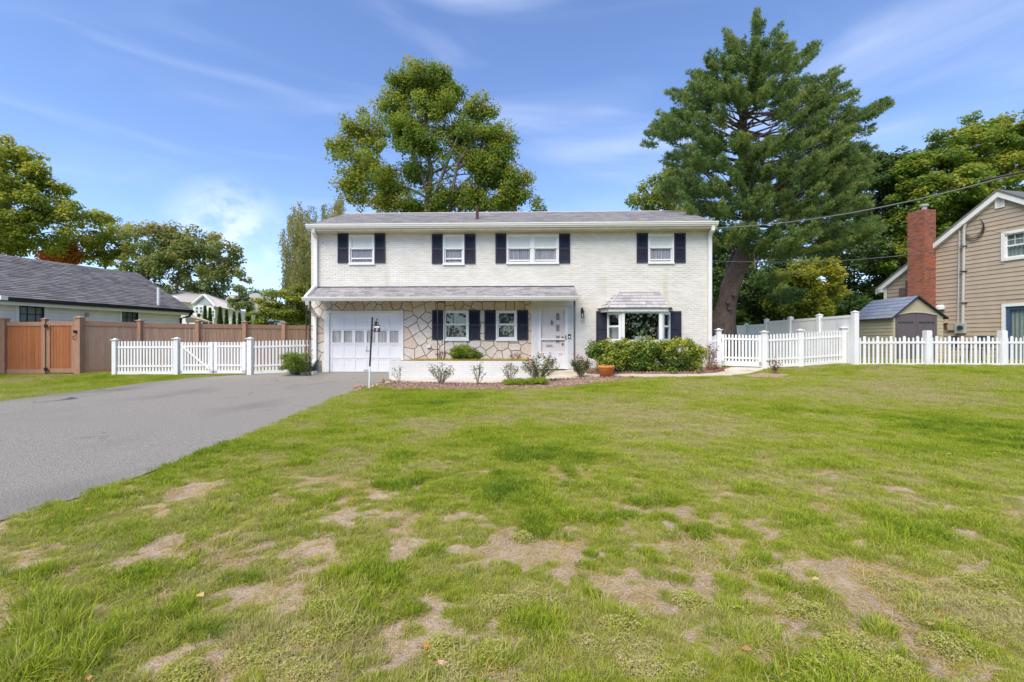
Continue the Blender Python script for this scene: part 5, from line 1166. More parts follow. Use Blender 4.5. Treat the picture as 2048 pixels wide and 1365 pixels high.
sr = MB(); ov = .14; slp = (zsr - zse) / (xm - SXa); sbk = sd1 - sd0 + .12
sr.prism([CP(SXa - ov, sd0 - .12, zse - ov * slp), CP(xm, sd0 - .12, zsr), CP(SXb + ov, sd0 - .12, zse - ov * slp), CP(SXb + ov, sd0 - .12, zse - ov * slp - .05), CP(xm, sd0 - .12, zsr - .06), CP(SXa - ov, sd0 - .12, zse - ov * slp - .05)], CP(0, sbk + .12, 0) - CP(0, 0, 0)); sro = sr.obj('roof', mat('black_roof_edge', (.03, .03, .035), rough=.5), shd)
for rr_i in range(6):
    t0, t1 = rr_i / 6, (rr_i + 1) / 6
    for sgn in (-1, 1):
        xe = SXa - ov if sgn < 0 else SXb + ov; A_ = CP(xm + (xe - xm) * t0, sd0 - .1, zsr + (zse - ov * slp - zsr) * t0 + .003); B2 = CP(xm + (xe - xm) * t1, sd0 - .1, zsr + (zse - ov * slp - zsr) * t1 + .025); B3 = CP(xm + (xe - xm) * t1, sd0 - .1, zsr + (zse - ov * slp - zsr) * t1 + .003)
        for j in range(5):
            o_ = CP(0, (sbk + .08) * j / 5, 0) - CP(0, 0, 0); e_ = CP(0, (sbk + .08) / 5 - .008, 0) - CP(0, 0, 0); MB().prism([A_ + o_, B2 + o_, B3 + o_], e_).obj('roof_tile', M['shed_roof'], sro)

# patio things behind the fence
def chair(p, ang, label):
    t = thing('patio_chair', p, label, 'chair', 'dark patio furniture'); c, s = math.cos(ang), math.sin(ang); fr = lambda x, y, z: Vector((p.x + x * c - y * s, p.y + x * s + y * c, p.z + z)); DK = M['shutter']
    MB().box(-.25, .25, -.25, .25, .42, .46, fr).obj('seat', DK, t); MB().box(-.25, .25, .23, .26, .5, .95, fr).obj('backrest', DK, t)
    for x in (-.24, .24):
        for y in (-.24, .24): MB().box(x - .015, x + .015, y - .015, y + .015, 0, .42 if y < 0 else .9, fr).obj('leg', DK, t)
        MB().box(x - .02, x + .02, -.24, .24, .62, .65, fr).obj('armrest', DK, t)
chair(GD(1925, 17.2), .4, 'dark patio chair behind the pickets left of the patio table'); chair(GD(1975, 17.3), -.5, 'dark patio chair behind the pickets right of the patio table')
p = GD(1948, 17.0); tb = thing('patio_table', p, 'dark patio table behind the white pickets by the tan wall', 'table', 'dark patio furniture'); MB().tube([p + Vector((0, 0, .70)), p + Vector((0, 0, .74))], .55, 16).obj('tabletop', M['shutter'], tb)
for i in range(4): w = i * math.pi / 2 + .4; MB().tube([p + Vector((.4 * math.cos(w), .4 * math.sin(w), 0)), p + Vector((.3 * math.cos(w), .3 * math.sin(w), .7))], .02, 6).obj('leg', M['shutter'], tb)

# ------------------------------------------------------------------ far houses on the left
gh = thing('distant_house', CP(-22, 34), 'grey house with a blue grey gable beyond the cedar fence', 'house', 'houses beyond the back fences')
def fq(u, v, d): return P(u, v, d)
def slab(parent, pts, dd, m, name): MB().prism([P(u, v, d) for u, v, d in pts], Vector((0, dd, 0))).obj(name, m, parent)
d = 34
slab(gh, [(345, 592, d), (480, 622, d), (480, 690, d), (345, 690, d)], 5, M['siding_w'], 'wall')
slab(gh, [(386, 606, d - .6), (407, 589.5, d - .6), (427, 611, d - .6), (427, 690, d - .6), (386, 690, d - .6)], .6, M['siding_w'], 'gable_wall')
slab(gh, [(388, 607, d - .65), (407, 592, d - .65), (425, 611, d - .65)], .05, M['siding_g'], 'gable_panel')
slab(gh, [(320, 600, d - .8), (345, 580, d + 2), (410, 582, d + 2), (388, 606, d - .8)], .15, M['shingle'], 'roof'); slab(gh, [(407, 586, d + 1), (440, 596, d + 2), (482, 622, d - .8), (428, 613, d - .8)], .15, M['shingle'], 'roof')
for q0, q1 in (((384, 609), (407, 590)), ((407, 590), (430, 613))):
    MB().tube([P(q0[0], q0[1], d - .75), P(q1[0], q1[1], d - .75)], .09, 4).obj('rake_board', M['trim'], gh)
for a_, b_, c_, e_ in ((392, 409, 613, 628), (425, 432, 620, 636)):
    wm = MB(); A2, B2 = P(a_, e_, d - .7), P(b_, c_, d - .7); dd_ = -.12 if a_ < 420 else -.1
    wm.box(A2.x, B2.x, A2.y + dd_, A2.y + .02, A2.z, B2.z); w2 = wm.obj('window', M['trim'], gh)
    n = 2 if a_ < 420 else 1
    for i in range(n): xa = A2.x + (B2.x - A2.x) * i / n + .06; xb = A2.x + (B2.x - A2.x) * (i + 1) / n - .06; MB().box(xa, xb, A2.y + dd_ - .02, A2.y + dd_ - .001, A2.z + .07, (A2.z + B2.z) / 2 - .03).box(xa, xb, A2.y + dd_ - .02, A2.y + dd_ - .001, (A2.z + B2.z) / 2 + .03, B2.z - .07).obj('pane', M['glass_dim'], w2)
wh = thing('distant_house', CP(-27, 46), 'white house with two pale roofs far behind the arborvitae', 'house', 'houses beyond the back fences'); d = 46
slab(wh, [(441, 602, d), (460, 592, d), (480, 604, d), (480, 690, d), (441, 690, d)], 4, M['siding_w'], 'wall'); slab(wh, [(494, 590, d + 3), (542, 604, d + 1), (542, 690, d + 1), (494, 690, d + 3)], 4, M['siding_w'], 'wall')
slab(wh, [(440, 602, d - .5), (462, 590, d + 2), (500, 590, d + 2), (484, 606, d - .5)], .15, M['shingle'], 'roof'); slab(wh, [(494, 590, d), (512, 586, d + 2), (552, 600, d + 2), (542, 607, d)], .15, M['shingle'], 'roof')
A2, B2 = P(518, 632, d), P(530, 622, d); MB().box(A2.x, B2.x, A2.y, A2.y + .3, A2.z, B2.z).obj('window', M['curtain_t'], wh)
aw = thing('canvas_awning', P(400, 650, 24), 'tan sloping canvas canopy just behind the neighbour roof corner', 'awning'); slab(aw, [(370, 632, 23.5), (374, 626.5, 25.5), (424, 645, 25), (372, 646, 23.5)], .08, M['tan_canvas'], 'canopy')
for u in (376, 418): MB().tube([P(u, 643, 24.2), GD(u, 24.2)], .04, 6).obj('pole', M['grey_metal'], aw)
# small far house glimpse right, between the trees
fh = thing('distant_house', CP(18, 36), 'pale house wall glimpsed between the trees above the tall fence', 'house', 'houses beyond the back fences'); slab(fh, [(1550, 608, 38), (1562, 596, 38), (1580, 606, 38), (1580, 690, 38), (1550, 690, 38)], 3, M['siding_w'], 'wall')

# ------------------------------------------------------------------ house number sign
sg = G(738, 779)
sign = thing('house_number_sign', sg, 'leaning black post with hanging number plaque reading 57', 'sign')
def PS(u, v): return PY(u, v, sg.y)
MB().tube([PS(738.5, 780), PS(739.6, 733)], .022, 8).obj('lower_pole', M['trim'], sign)
MB().tube([PS(739.6, 733), PS(744.8, 635)], .024, 8).obj('upper_pole', M['iron'], sign)
s = MB(); s.tube([PS(744.5, 650.5), PS(757.5, 650.8)], .012, 5); s.tube([PS(743.5, 661.2), PS(749, 661.2)], .012, 5); s.tube([PS(756, 645), PS(757.4, 650), PS(759.6, 652.5)], .010, 5); s.obj('arm', M['iron'], sign)
c = PS(754, 656.8); y = sg.y; MB().box(PS(748.5, 0).x, PS(760.3, 0).x, y - .012, y + .012, PS(0, 664.8).z, PS(0, 652.2).z).obj('plaque', M['iron'], sign)
MB().box(PS(749.2, 0).x, PS(759.4, 0).x, y - .016, y - .0125, PS(0, 656.8).z, PS(0, 653.4).z).obj('name_plate', M['trim'], sign)
nm = MB(); r3 = random.Random(3); x = PS(749.6, 0).x
while x < PS(758.8, 0).x: w = r3.uniform(.006, .016); nm.box(x, x + w, y - .018, y - .0165, PS(0, 656.0 - r3.random() * .8).z, PS(0, 654.2 + r3.random() * .6).z); x += w + .008
nm.obj('worn_marks', mat('faded_red_paint', (.45, .30, .32), rough=.6), sign)
hm = MB(); a0 = PS(751.7, 641.9); hm.lathe([(0, -.085), (.02, -.06), (.045, .0), (.035, .035), (0, .05)], PS(751.8, 646.3), 8); hm.tube([PS(752.5, 643), PS(753, 640), PS(754.6, 638)], .013, 5); hm.obj('finial', M['iron'], sign)
def text_obj(txt, size, loc, m, parent, name):
    cu = bpy.data.curves.new(name, 'FONT'); cu.body = txt; cu.size = size; cu.extrude = .002; cu.offset = .0015; cu.align_x = 'CENTER'; cu.align_y = 'CENTER'; o = bpy.data.objects.new('tmp', cu); COL.objects.link(o); bpy.context.view_layer.update()
    me = bpy.data.meshes.new_from_object(o.evaluated_get(bpy.context.evaluated_depsgraph_get())); bpy.data.objects.remove(o); me.materials.clear(); me.materials.append(m); me.name = name
    o = bpy.data.objects.new(name, me); link(o, parent, loc); o.rotation_euler = (R(90), 0, 0); o.scale = (.68, 1, 1); return o
text_obj('57', .09, Vector((PS(754.4, 0).x, y - .014, PS(0, 660.7).z)), M['trim'], sign, 'number')

# ------------------------------------------------------------------ rocks, pot, splash block
def rock_mesh(name, m, seed, sub=1):
    import bmesh
    bm = bmesh.new(); bmesh.ops.create_icosphere(bm, subdivisions=sub + 1, radius=1); r_ = random.Random(seed); off = [r_.uniform(0, 50) for _ in range(3)]
    from mathutils import noise
    for v in bm.verts: v.co *= .8 + .5 * noise.noise(v.co * 1.1 + Vector(off))
    me = bpy.data.meshes.new(name); bm.to_mesh(me); bm.free(); me.materials.append(m); return me
rms = [rock_mesh('rock', M['rock'], i, 0) for i in range(4)]
edge = [G(u, v) for u, v in [(845, 769), (900, 771), (980, 771.5), (1040, 768), (1100, 763), (1180, 759.5), (1240, 758), (1264, 759)]]
def along(pts, step):
    acc = 0; out = []
    for a, b in zip(pts, pts[1:]):
        L = (b - a).length; t = acc
        while t < L: out.append(a.lerp(b, t / L)); t += step
        acc = t - L
    return out
for i, p in enumerate(along(edge, .125)):
    o = bpy.data.objects.new('edging_rock', rms[i % 4]); s = random.uniform(.05, .068); z = float(gz(p.x, p.y)) + .045; link(o, None, Vector((p.x, p.y + random.uniform(-.02, .02), z))); o.scale = (s, s, s * random.uniform(.9, 1.3)); o.rotation_euler = (random.random() * 6, random.random(), random.random() * 6)
    tag(o, 'small reddish rock in the row edging the front rose bed along the path', 'rock', 'small rocks edging the rose bed')
edge0 = [G(u, v) for u, v in [(790, 770), (845, 769)]]
for i, p in enumerate(along(edge0, .17)):
    o = bpy.data.objects.new('edging_rock', rms[i % 4]); s = random.uniform(.05, .07); link(o, None, Vector((p.x, p.y, float(gz(p.x, p.y)) + .035))); o.scale = (s * 1.2, s, s); tag(o, 'small reddish rock in the row edging the front rose bed along the path', 'rock', 'small rocks edging the rose bed')
for u, v, sx, sz, mt, lab, rot in ((716, 780, .15, .10, 'rock_l', 'rounded orange tan boulder at the far left tip of the rose bed', .2), (727, 778, .09, .08, 'rock_l', 'small tan boulder between the rounded boulder and the sign post', 1.2), (746, 776, .06, .07, 'stone_pink', 'pale pinkish stone just right of the sign post', .5), (756, 773, .09, .07, 'rock_l', 'low brown stone right of the pale pink stone', 2.), (765.5, 769.5, .085, .14, 'rock', 'pointed dark brown stone standing upright at the bed edge', .7), (775, 770.5, .13, .10, 'rock_l', 'broad tan stone leaning beside the pointed one', 2.6), (788, 770, .09, .07, 'rock', 'flat brown stone by the planter corner', 1.7)):
    p = G(u, v); o = bpy.data.objects.new('garden_rock', rock_mesh('garden_rock', M[mt], int(u), 1)); link(o, None, Vector((p.x, p.y, float(gz(p.x, p.y)) + sz * .45))); o.scale = (sx, sx * .8, sz); o.rotation_euler = (0, .2, rot); tag(o, lab, 'rock')
# scalloped brick edging round the shrub bed
ed = thing('bed_edging', G(1300, 750), 'curved border of tilted brown bricks round the shrub bed', 'edging')
em = bpy.data.meshes.new('edging_brick'); mb = MB().box(-.5, .5, -.5, .5, -.5, .5); em.from_pydata(mb.v, [], mb.f); em.materials.append(mat('brown_edging_brick', (.30, .15, .11), (.20, .12, .10), 12, .9, .5, 40, rnd=.3))
for p in along([G(u, v) for u, v in [(1178, 750), (1200, 751), (1300, 751), (1400, 750.5), (1430, 748), (1446, 744)]], .105): inst('brick', em, ed, Vector((p.x, p.y, float(gz(p.x, p.y)) + .055)), (.11, .07, .11), (0, R(45) + random.uniform(-.15, .15), random.uniform(-.1, .1)))
pc = G(1212.5, 756.5); tp = thing('terracotta_pot', pc, 'large terracotta pot with rolled rim in front of the shrubs', 'plant pot'); k = pc.y / FP
pr = [(0, .0), (11.5 * k, 0), (14.5 * k, 15.5 * k), (15 * k, 16 * k), (16 * k, 17 * k), (16 * k, 19.5 * k), (17 * k, 20 * k), (17.2 * k, 23.5 * k), (16.2 * k, 25 * k), (14.8 * k, 25 * k), (14.4 * k, 21 * k), (0, 21 * k)]
MB().lathe(pr, pc, 28).obj('pot_body', M['terra'], tp, smooth=True)
MB().lathe([(0, 21.3 * k), (14.3 * k, 21.3 * k)], pc, 20).obj('soil', M['mulch'], tp)
sb_ = G(601, 750); sb2 = G(629, 749.5); t = thing('splash_block', sb_, 'low white painted block at the foot of the garage corner downspout', 'block'); MB().box(sb_.x, sb2.x, sb_.y - .02, sb_.y + .28, sb_.z - .03, sb_.z + .105).obj('block_body', M['brick_white'], t); MB().box(sb_.x + .06, sb2.x - .06, sb_.y + .04, sb_.y + .22, sb_.z + .1055, sb_.z + .112).obj('channel', M['found'], t)
o = bpy.data.objects.new('loose_stone', rock_mesh('loose_stone', M['stone_pink'], 77, 0)); p = G(885, 1334); link(o, None, p + Vector((0, 0, .012))); o.scale = (.03, .02, .018); tag(o, 'small pinkish stone lying in the dry grass in the foreground', 'stone')
lf = MB(); p = G(848, 1303); 
for i in range(6): w = i * 1.05; lf.poly([p + Vector((0, 0, .012)), p + Vector((.028 * math.cos(w), .022 * math.sin(w), .02)), p + Vector((.022 * math.cos(w + .6), .02 * math.sin(w + .6), .03))])
tag(lf.obj('dry_leaf', M['leaf_dry'], None, p), 'curled orange dry leaf on the bare soil in the foreground', 'leaf')

# ------------------------------------------------------------------ cables
def cable(name, pts, r, m, label, sag=0.0, n=24):
    a, b = pts; path = [a.lerp(b, i / n) + Vector((0, 0, -sag * 4 * (i / n) * (1 - i / n))) for i in range(n + 1)]
    tag(MB().tube(path, r, 5).obj(name, m, None, a), label, 'cable', 'overhead cables')
cable('power_line', (P(1429, 456.5, 15.2), P(2120, 322, 11.0)), .016, M['cable'], 'thick overhead wire from the house eave rising to the upper right', .34)
cable('power_line', (P(1429, 448, 15.2), P(2120, 318, 11.2)), .008, M['cable_dark'], 'thin dark wire just above the thick overhead wire', .42)
cable('power_line', (P(1421, 522, 15.4), rpt(1928, 493, .12)), .012, M['cable'], 'lower pale wire from the house wall to the tan house conduit', .28)
cable('power_line', (P(1421, 514, 15.4), rpt(1950, 440, .12)), .006, M['cable_dark'], 'lower thin wire from the house wall to the cable coil', .55)
cable('power_line', (P(1962, 362, 11.4), P(2140, 325, 10.5)), .028, M['cable_dark'], 'short thick black cable splice at the right edge below the maple', .0)
cable('power_line', (rpt(1950, 455, .12), P(2120, 470, 12.0)), .007, M['cable_dark'], 'thin wire from the cable coil across the tan wall', .12)
# ------------------------------------------------------------------ foliage
def unit(n):
    v = rng.normal(size=(n, 3)); return v / np.linalg.norm(v, axis=1, keepdims=True)
def leaf_quads(pos, size, up=.35, out=None, aspect=.62, droop=0.0):
    n = len(pos); nr = unit(n); nr[:, 2] = np.abs(nr[:, 2]) * 1.0 + up
    if out is not None: nr += out * .7
    nr /= np.linalg.norm(nr, axis=1, keepdims=True)
    a = np.cross(nr, unit(n)); a /= np.linalg.norm(a, axis=1, keepdims=True) + 1e-9
    if droop: a[:, 2] -= droop; a /= np.linalg.norm(a, axis=1, keepdims=True)
    b = np.cross(nr, a); s = (np.asarray(size) * rng.uniform(.65, 1.25, n))[:, None]
    fold = nr * s * .18
    V = np.stack([pos - a * s, pos + b * s * aspect + fold, pos + a * s, pos - b * s * aspect + fold], 1).reshape(-1, 3)
    F = np.arange(4 * n).reshape(n, 4); return V, F
def ell_clumps(lobes, d, csize, dens, shell=.55, seed=0, flat=.7, dep=None, tints=None):
    """lobes (u,v,ru,rv[,dd[,tint]]) in photo pixels at depth d -> clump centres (world) with radii and tint"""
    r_ = np.random.default_rng(seed); C = []; Rr = []; T = []; outd = []
    for L in lobes:
        u, v, ru, rv = L[:4]; dd = L[4] if len(L) > 4 else 0; tt = L[5] if len(L) > 5 else 0; dm_ = L[6] if len(L) > 6 else 1
        k = (d + dd) / FP; c = P(u, v, d + dd); rx, rz = ru * k, rv * k; ry = dep * max(rx, .6) if dep else min(max(rx, .6), max(rz * 1.6, .8))
        n = max(2, int(dens * dm_ * (rx * rz + rx * ry + ry * rz) / csize ** 2 * .75))
        v3 = r_.normal(size=(n, 3)); v3 /= np.linalg.norm(v3, axis=1, keepdims=True); rad = (shell + (1 - shell) * r_.random(n) ** .6)[:, None]
        p = v3 * rad * np.array([rx, ry, rz]) * .92; p = np.stack([p[:, 0] * CY - p[:, 1] * SY, p[:, 1] * CY + p[:, 0] * SY, p[:, 2]], 1) + np.array(c)
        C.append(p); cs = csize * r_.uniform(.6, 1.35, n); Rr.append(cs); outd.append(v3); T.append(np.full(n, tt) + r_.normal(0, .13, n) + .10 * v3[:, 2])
    return np.concatenate(C), np.concatenate(Rr), np.concatenate(T), np.concatenate(outd)
def fill_leaves(C, Rr, T, outd, per, leaf, flat=.7, up=.35, tint0=.45, droop=0., aspect=.62, tj=.12):
    n = len(C); cnt = np.maximum(3, (per * (Rr / Rr.mean()) ** 2).astype(int)); idx = np.repeat(np.arange(n), cnt); m = len(idx)
    dv = unit(m); rad = rng.random(m) ** .38; p = C[idx] + dv * rad[:, None] * Rr[idx][:, None] * np.array([1, 1, flat])
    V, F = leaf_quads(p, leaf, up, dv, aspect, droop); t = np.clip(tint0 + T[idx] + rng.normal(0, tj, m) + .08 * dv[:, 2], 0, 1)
    return V, F, np.repeat(t, 4)
def limb_path(a, b, bend=.12, n=6, rise=.15):
    a, b = Vector(a), Vector(b); L = (b - a).length; o = Vector((random.uniform(-1, 1), random.uniform(-1, 1), random.uniform(-.3, .6))) * L * bend
    return [a.lerp(b, t) + o * math.sin(math.pi * t) + Vector((0, 0, L * rise * math.sin(math.pi * t) * (1 - t))) for t in [i / n for i in range(n + 1)]]
DM = {'maple_tree20': 1.25, 'maple_tree215': 1.1, 'oak_tree345': 1.05, 'maple_tree1310': 1.2}
def tree(name, label, cat, d, base_u, lobes, leafm, trunkm='bark', trunk=None, tr=.25, csize=.6, dens=1.0, per=42, leaf=.11, shell=.5, tint0=.45, seed=1, flat=.75, up=.35, group=None, limbs=10, top_v=None, dep=None, fork=.45, twigs=60, aspect=.62, droop=0., basez=None):
    C, Rr, T, O = ell_clumps(lobes, d, csize, dens * DM.get(name + str(int(base_u)), 1.7), shell, seed, flat, dep)
    per = per * 1.25; leaf = leaf * 1.12
    b = GD(base_u, d) if basez is None else basez; t = thing(name, b, label, cat, group); V, F, tt = fill_leaves(C, Rr, T, O, per, leaf, flat, up, tint0, droop, aspect)
    np_mesh('crown', V, F, M[leafm], t, {'tint': tt}, loc=b)
    tm = MB(); r_ = random.Random(seed); random.seed(seed)
    if trunk is None:
        tv = top_v if top_v else min(L[1] for L in lobes) + 20; cu = sum(L[0] for L in lobes) / len(lobes); top = P(base_u * .4 + cu * .6, tv, d); trunk = [b, b.lerp(top, .3) + Vector((r_.uniform(-.15, .15), 0, 0)), b.lerp(top, .65) + Vector((r_.uniform(-.3, .3), 0, 0)), top]
    else: trunk = [b] + [P(u, v, d) for u, v in trunk]
    n = len(trunk); rs_ = [tr * (1 - .85 * i / (n - 1)) for i in range(n)]; rs_[0] *= 1.25; tm.tube(trunk, rs_, 9)
    def on_trunk(f):
        f *= n - 1; i = min(int(f), n - 2); return trunk[i].lerp(trunk[i + 1], f - i), rs_[i] + (rs_[i + 1] - rs_[i]) * (f - i)
    ends = []
    for L in sorted(lobes, key=lambda q: -q[2] * q[3])[:limbs]:
        c = P(L[0], L[1], d + (L[4] if len(L) > 4 else 0)); best = None
        for k in range(12):
            f = .2 + .75 * k / 11; q, rr_ = on_trunk(f)
            if q.z < c.z - .15 * (c - q).length or best is None: best = (q, rr_)
        q, rr_ = best; pth = limb_path(q, c, .07); tm.tube(pth, [max(.02, rr_ * .34 * (1 - .8 * i / 6)) for i in range(7)], 6, cap=False); ends.append(pth)
    for k in range(min(twigs, len(C))):
        j = r_.randrange(len(C)); c = Vector(C[j]); pth = min(ends, key=lambda p_: (p_[-2] - c).length) if ends else trunk; q = min(pth[2:], key=lambda x: (x - c).length); tm.tube(limb_path(q, c, .08, 3), [tr * .12 + .008, tr * .09 + .006, tr * .06 + .004, .006], 4, cap=False)
    tm.obj('trunk', M[trunkm], t, smooth=True); return t

# centre maple behind the house
ML = [(800, 165, 32, 30), (841, 170, 55, 42), (880, 150, 34, 26), (905, 188, 30, 38), (786, 218, 44, 34, 0, .05), (870, 210, 45, 25), (813, 262, 48, 42), (704, 255, 30, 24, 0, .15), (682, 297, 22, 30, 0, .15), (745, 272, 38, 34, 0, .12), (841, 292, 42, 32, 0, -.15), (725, 330, 48, 32, 0, .08), (705, 372, 42, 36, 0, .12),
      (772, 370, 46, 36, 0, .1), (760, 408, 75, 20, 0, .3), (835, 345, 32, 36, 0, -.12), (945, 222, 36, 24), (977, 222, 20, 28), (985, 259, 34, 32, 0, .05), (1005, 297, 32, 34), (992, 345, 42, 42, 0, -.1), (905, 262, 34, 26, 0, -.1), (893, 390, 38, 26, 0, -.08), (938, 388, 40, 30, 0, .0), (1020, 362, 28, 34), (1046, 362, 18, 24, 0, .35), (1073, 410, 18, 15, 0, .15), (1010, 408, 42, 20, 0, .1), (955, 330, 24, 20), (664, 285, 8, 8, 0, .2), (722, 222, 12, 10), (835, 412, 40, 16), (860, 290, 120, 90, 0, 0, .22), (950, 330, 80, 90, 0, 0, .22), (760, 350, 80, 80, 0, .1, .22), (870, 210, 80, 60, 0, 0, .3), (900, 400, 150, 30, 0, 0, .4), (1000, 370, 60, 50, 0, 0, .5), (985, 300, 55, 60, 0, 0, .4), (930, 270, 50, 60, 0, 0, .4), (880, 415, 60, 14, 0, 0, .8), (965, 410, 50, 16), (1035, 396, 30, 20), (955, 330, 40, 40, 0, 0, .7)]
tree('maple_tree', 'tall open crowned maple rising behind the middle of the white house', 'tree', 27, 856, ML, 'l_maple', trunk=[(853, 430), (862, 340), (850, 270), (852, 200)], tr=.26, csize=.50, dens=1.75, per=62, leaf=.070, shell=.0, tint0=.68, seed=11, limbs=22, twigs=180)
mt = MB()
for p_, rr_ in (([(897, 440), (903, 390), (915, 330), (945, 280)], .14), ([(858, 420), (885, 350), (905, 300), (925, 250)], .12), ([(860, 400), (835, 330), (815, 280), (800, 230)], .12), ([(915, 340), (950, 310), (975, 290)], .07), ([(903, 390), (945, 350), (985, 310)], .07), ([(905, 300), (890, 250), (880, 200)], .06), ([(885, 350), (940, 300), (965, 260)], .05), ([(905, 420), (960, 370), (1005, 340)], .06), ([(820, 430), (822, 390), (800, 350)], .05), ([(780, 440), (775, 400), (750, 350)], .06)):
    mt.tube([P(u, v, 26.6) for u, v in p_], [rr_ * (1 - .6 * i / (len(p_) - 1)) for i in range(len(p_))], 7)
mt.obj('limbs', M['bark'], bpy.data.objects['maple_tree'], smooth=True)
# left trees
tree('maple_tree', 'big spreading maple at the far left edge turning yellow green', 'tree', 33, 20, [(-60, 400, 110, 105), (35, 345, 62, 55, 0, .1), (10, 310, 50, 32, 0, .2), (90, 400, 52, 45, 0, .05), (118, 440, 38, 32, 0, .1), (30, 430, 90, 40, -1, -.05), (60, 480, 70, 30), (-150, 420, 110, 100), (0, 490, 60, 28), (75, 360, 40, 35, 0, .15), (-20, 470, 50, 40), (140, 412, 16, 12)], 'l_maple_y', trunk=[(22, 500), (20, 440), (15, 380)], tr=.3, csize=.62, dens=.95, per=62, leaf=.12, shell=.3, tint0=.52, seed=12)
tree('autumn_tree', 'small tree with orange red autumn leaves above the charcoal roof', 'tree', 37, 115, [(120, 505, 36, 22), (100, 520, 30, 18), (140, 515, 22, 14), (118, 475, 14, 12, 0, -.4)], 'l_orange', csize=.5, per=44, leaf=.11, seed=13, tr=.12, limbs=3, tint0=.5)
tree('maple_tree', 'yellow green tree left of the rounded oak behind the charcoal roof', 'tree', 38, 215, [(200, 460, 48, 34), (190, 435, 30, 16, 0, .15), (175, 500, 62, 30), (240, 480, 42, 40), (225, 520, 50, 22), (160, 470, 20, 26, 0, .2)], 'l_maple_y', csize=.6, dens=.9, per=55, leaf=.12, shell=.35, tint0=.62, seed=14, tr=.2)
tree('oak_tree', 'wide green oak with thin right side behind the cedar fence', 'tree', 36, 345, [(300, 480, 52, 38, 0, .05), (340, 475, 48, 24, 0, .1), (400, 490, 52, 34), (440, 508, 42, 28), (465, 535, 22, 24, 0, .05), (360, 530, 80, 42, 0, -.1), (300, 555, 75, 42, 0, -.1), (420, 560, 50, 40, 0, -.1), (285, 515, 40, 40), (478, 548, 12, 10), (488, 560, 6, 5), (350, 590, 120, 26, 0, -.15)], 'l_far', csize=.55, dens=1.0, per=58, leaf=.115, shell=.4, tint0=.70, seed=15, tr=.28, twigs=90)
tree('young_tree', 'feathery grey green young tree left of the layered dogwood', 'tree', 33, 480, [(480, 592, 13, 20), (468, 606, 14, 14), (496, 608, 16, 16), (478, 575, 6, 8)], 'l_far', csize=.35, per=40, leaf=.08, seed=16, tr=.07, limbs=3, tint0=.4)
tree('far_tree', 'tiny dark round tree top showing between the oak and the birch', 'tree', 62, 520, [(518, 585, 15, 7), (532, 592, 14, 8)], 'l_far', csize=.8, per=40, leaf=.2, seed=17, tr=.15, limbs=2, tint0=.3)
tree('dogwood_tree', 'layered yellow green dogwood between the cedar fence and the house corner', 'tree', 22.5, 585, [(560, 590, 42, 10, 0, .1), (600, 600, 36, 22), (545, 612, 34, 12), (585, 628, 50, 18), (530, 632, 22, 10, 0, .1), (605, 575, 22, 12, 0, .2), (560, 645, 50, 14), (520, 603, 16, 5, 0, .15), (620, 640, 28, 26)], 'l_maple_y', csize=.32, dens=1.1, per=48, leaf=.062, flat=.4, up=1.0, seed=18, tr=.08, limbs=6, tint0=.48, shell=.3)
# arborvitae
def thuja(u, vt, vb, w, d, label):
    b = GD(u, d); zt = CZ + (682.5 - vt) / FP * d; h = zt - b.z; t = thing('arborvitae', b, label, 'shrub', 'arborvitae row behind the cedar fence'); n = int(900 * h * w / 25)
    f = rng.random(n) ** .8; ang = rng.random(n) * 2 * np.pi; rr_ = w / 2 * d / FP * (1 - f) ** .7 * rng.uniform(.75, 1.08, n); p = np.stack([b.x + rr_ * np.cos(ang), b.y + rr_ * np.sin(ang), b.z + f * h], 1)
    V, F = leaf_quads(p, .085, 1.6, None, .3); np_mesh('foliage', V, F, M['l_thuja'], t, {'tint': np.repeat(np.clip(rng.normal(.5, .25, n), 0, 1), 4)}, loc=b); MB().tube([b, b + Vector((0, 0, h * .8))], .04, 5).obj('trunk', M['bark'], t)
for i, (u, vt, w) in enumerate(((397, 628, 16), (410, 612, 17), (420, 616, 17), (440, 614, 21), (453, 620, 15), (468, 624, 15), (479, 626, 14), (496, 613, 24), (514, 626, 16))):
    thuja(u, vt, 660, w, 25.5, ['short arborvitae at the left end, in front of the grey gable', 'tall arborvitae under the gable window, left of its twin', 'right hand twin arborvitae under the gable window', 'broad dark arborvitae just right of the grey gable', 'slim arborvitae close to the broad one by the gable', 'small arborvitae in the middle of the fence run', 'smallest pointed arborvitae left of the tallest far one', 'widest and tallest arborvitae near the young tree', 'last low arborvitae beside the dogwood'][i])
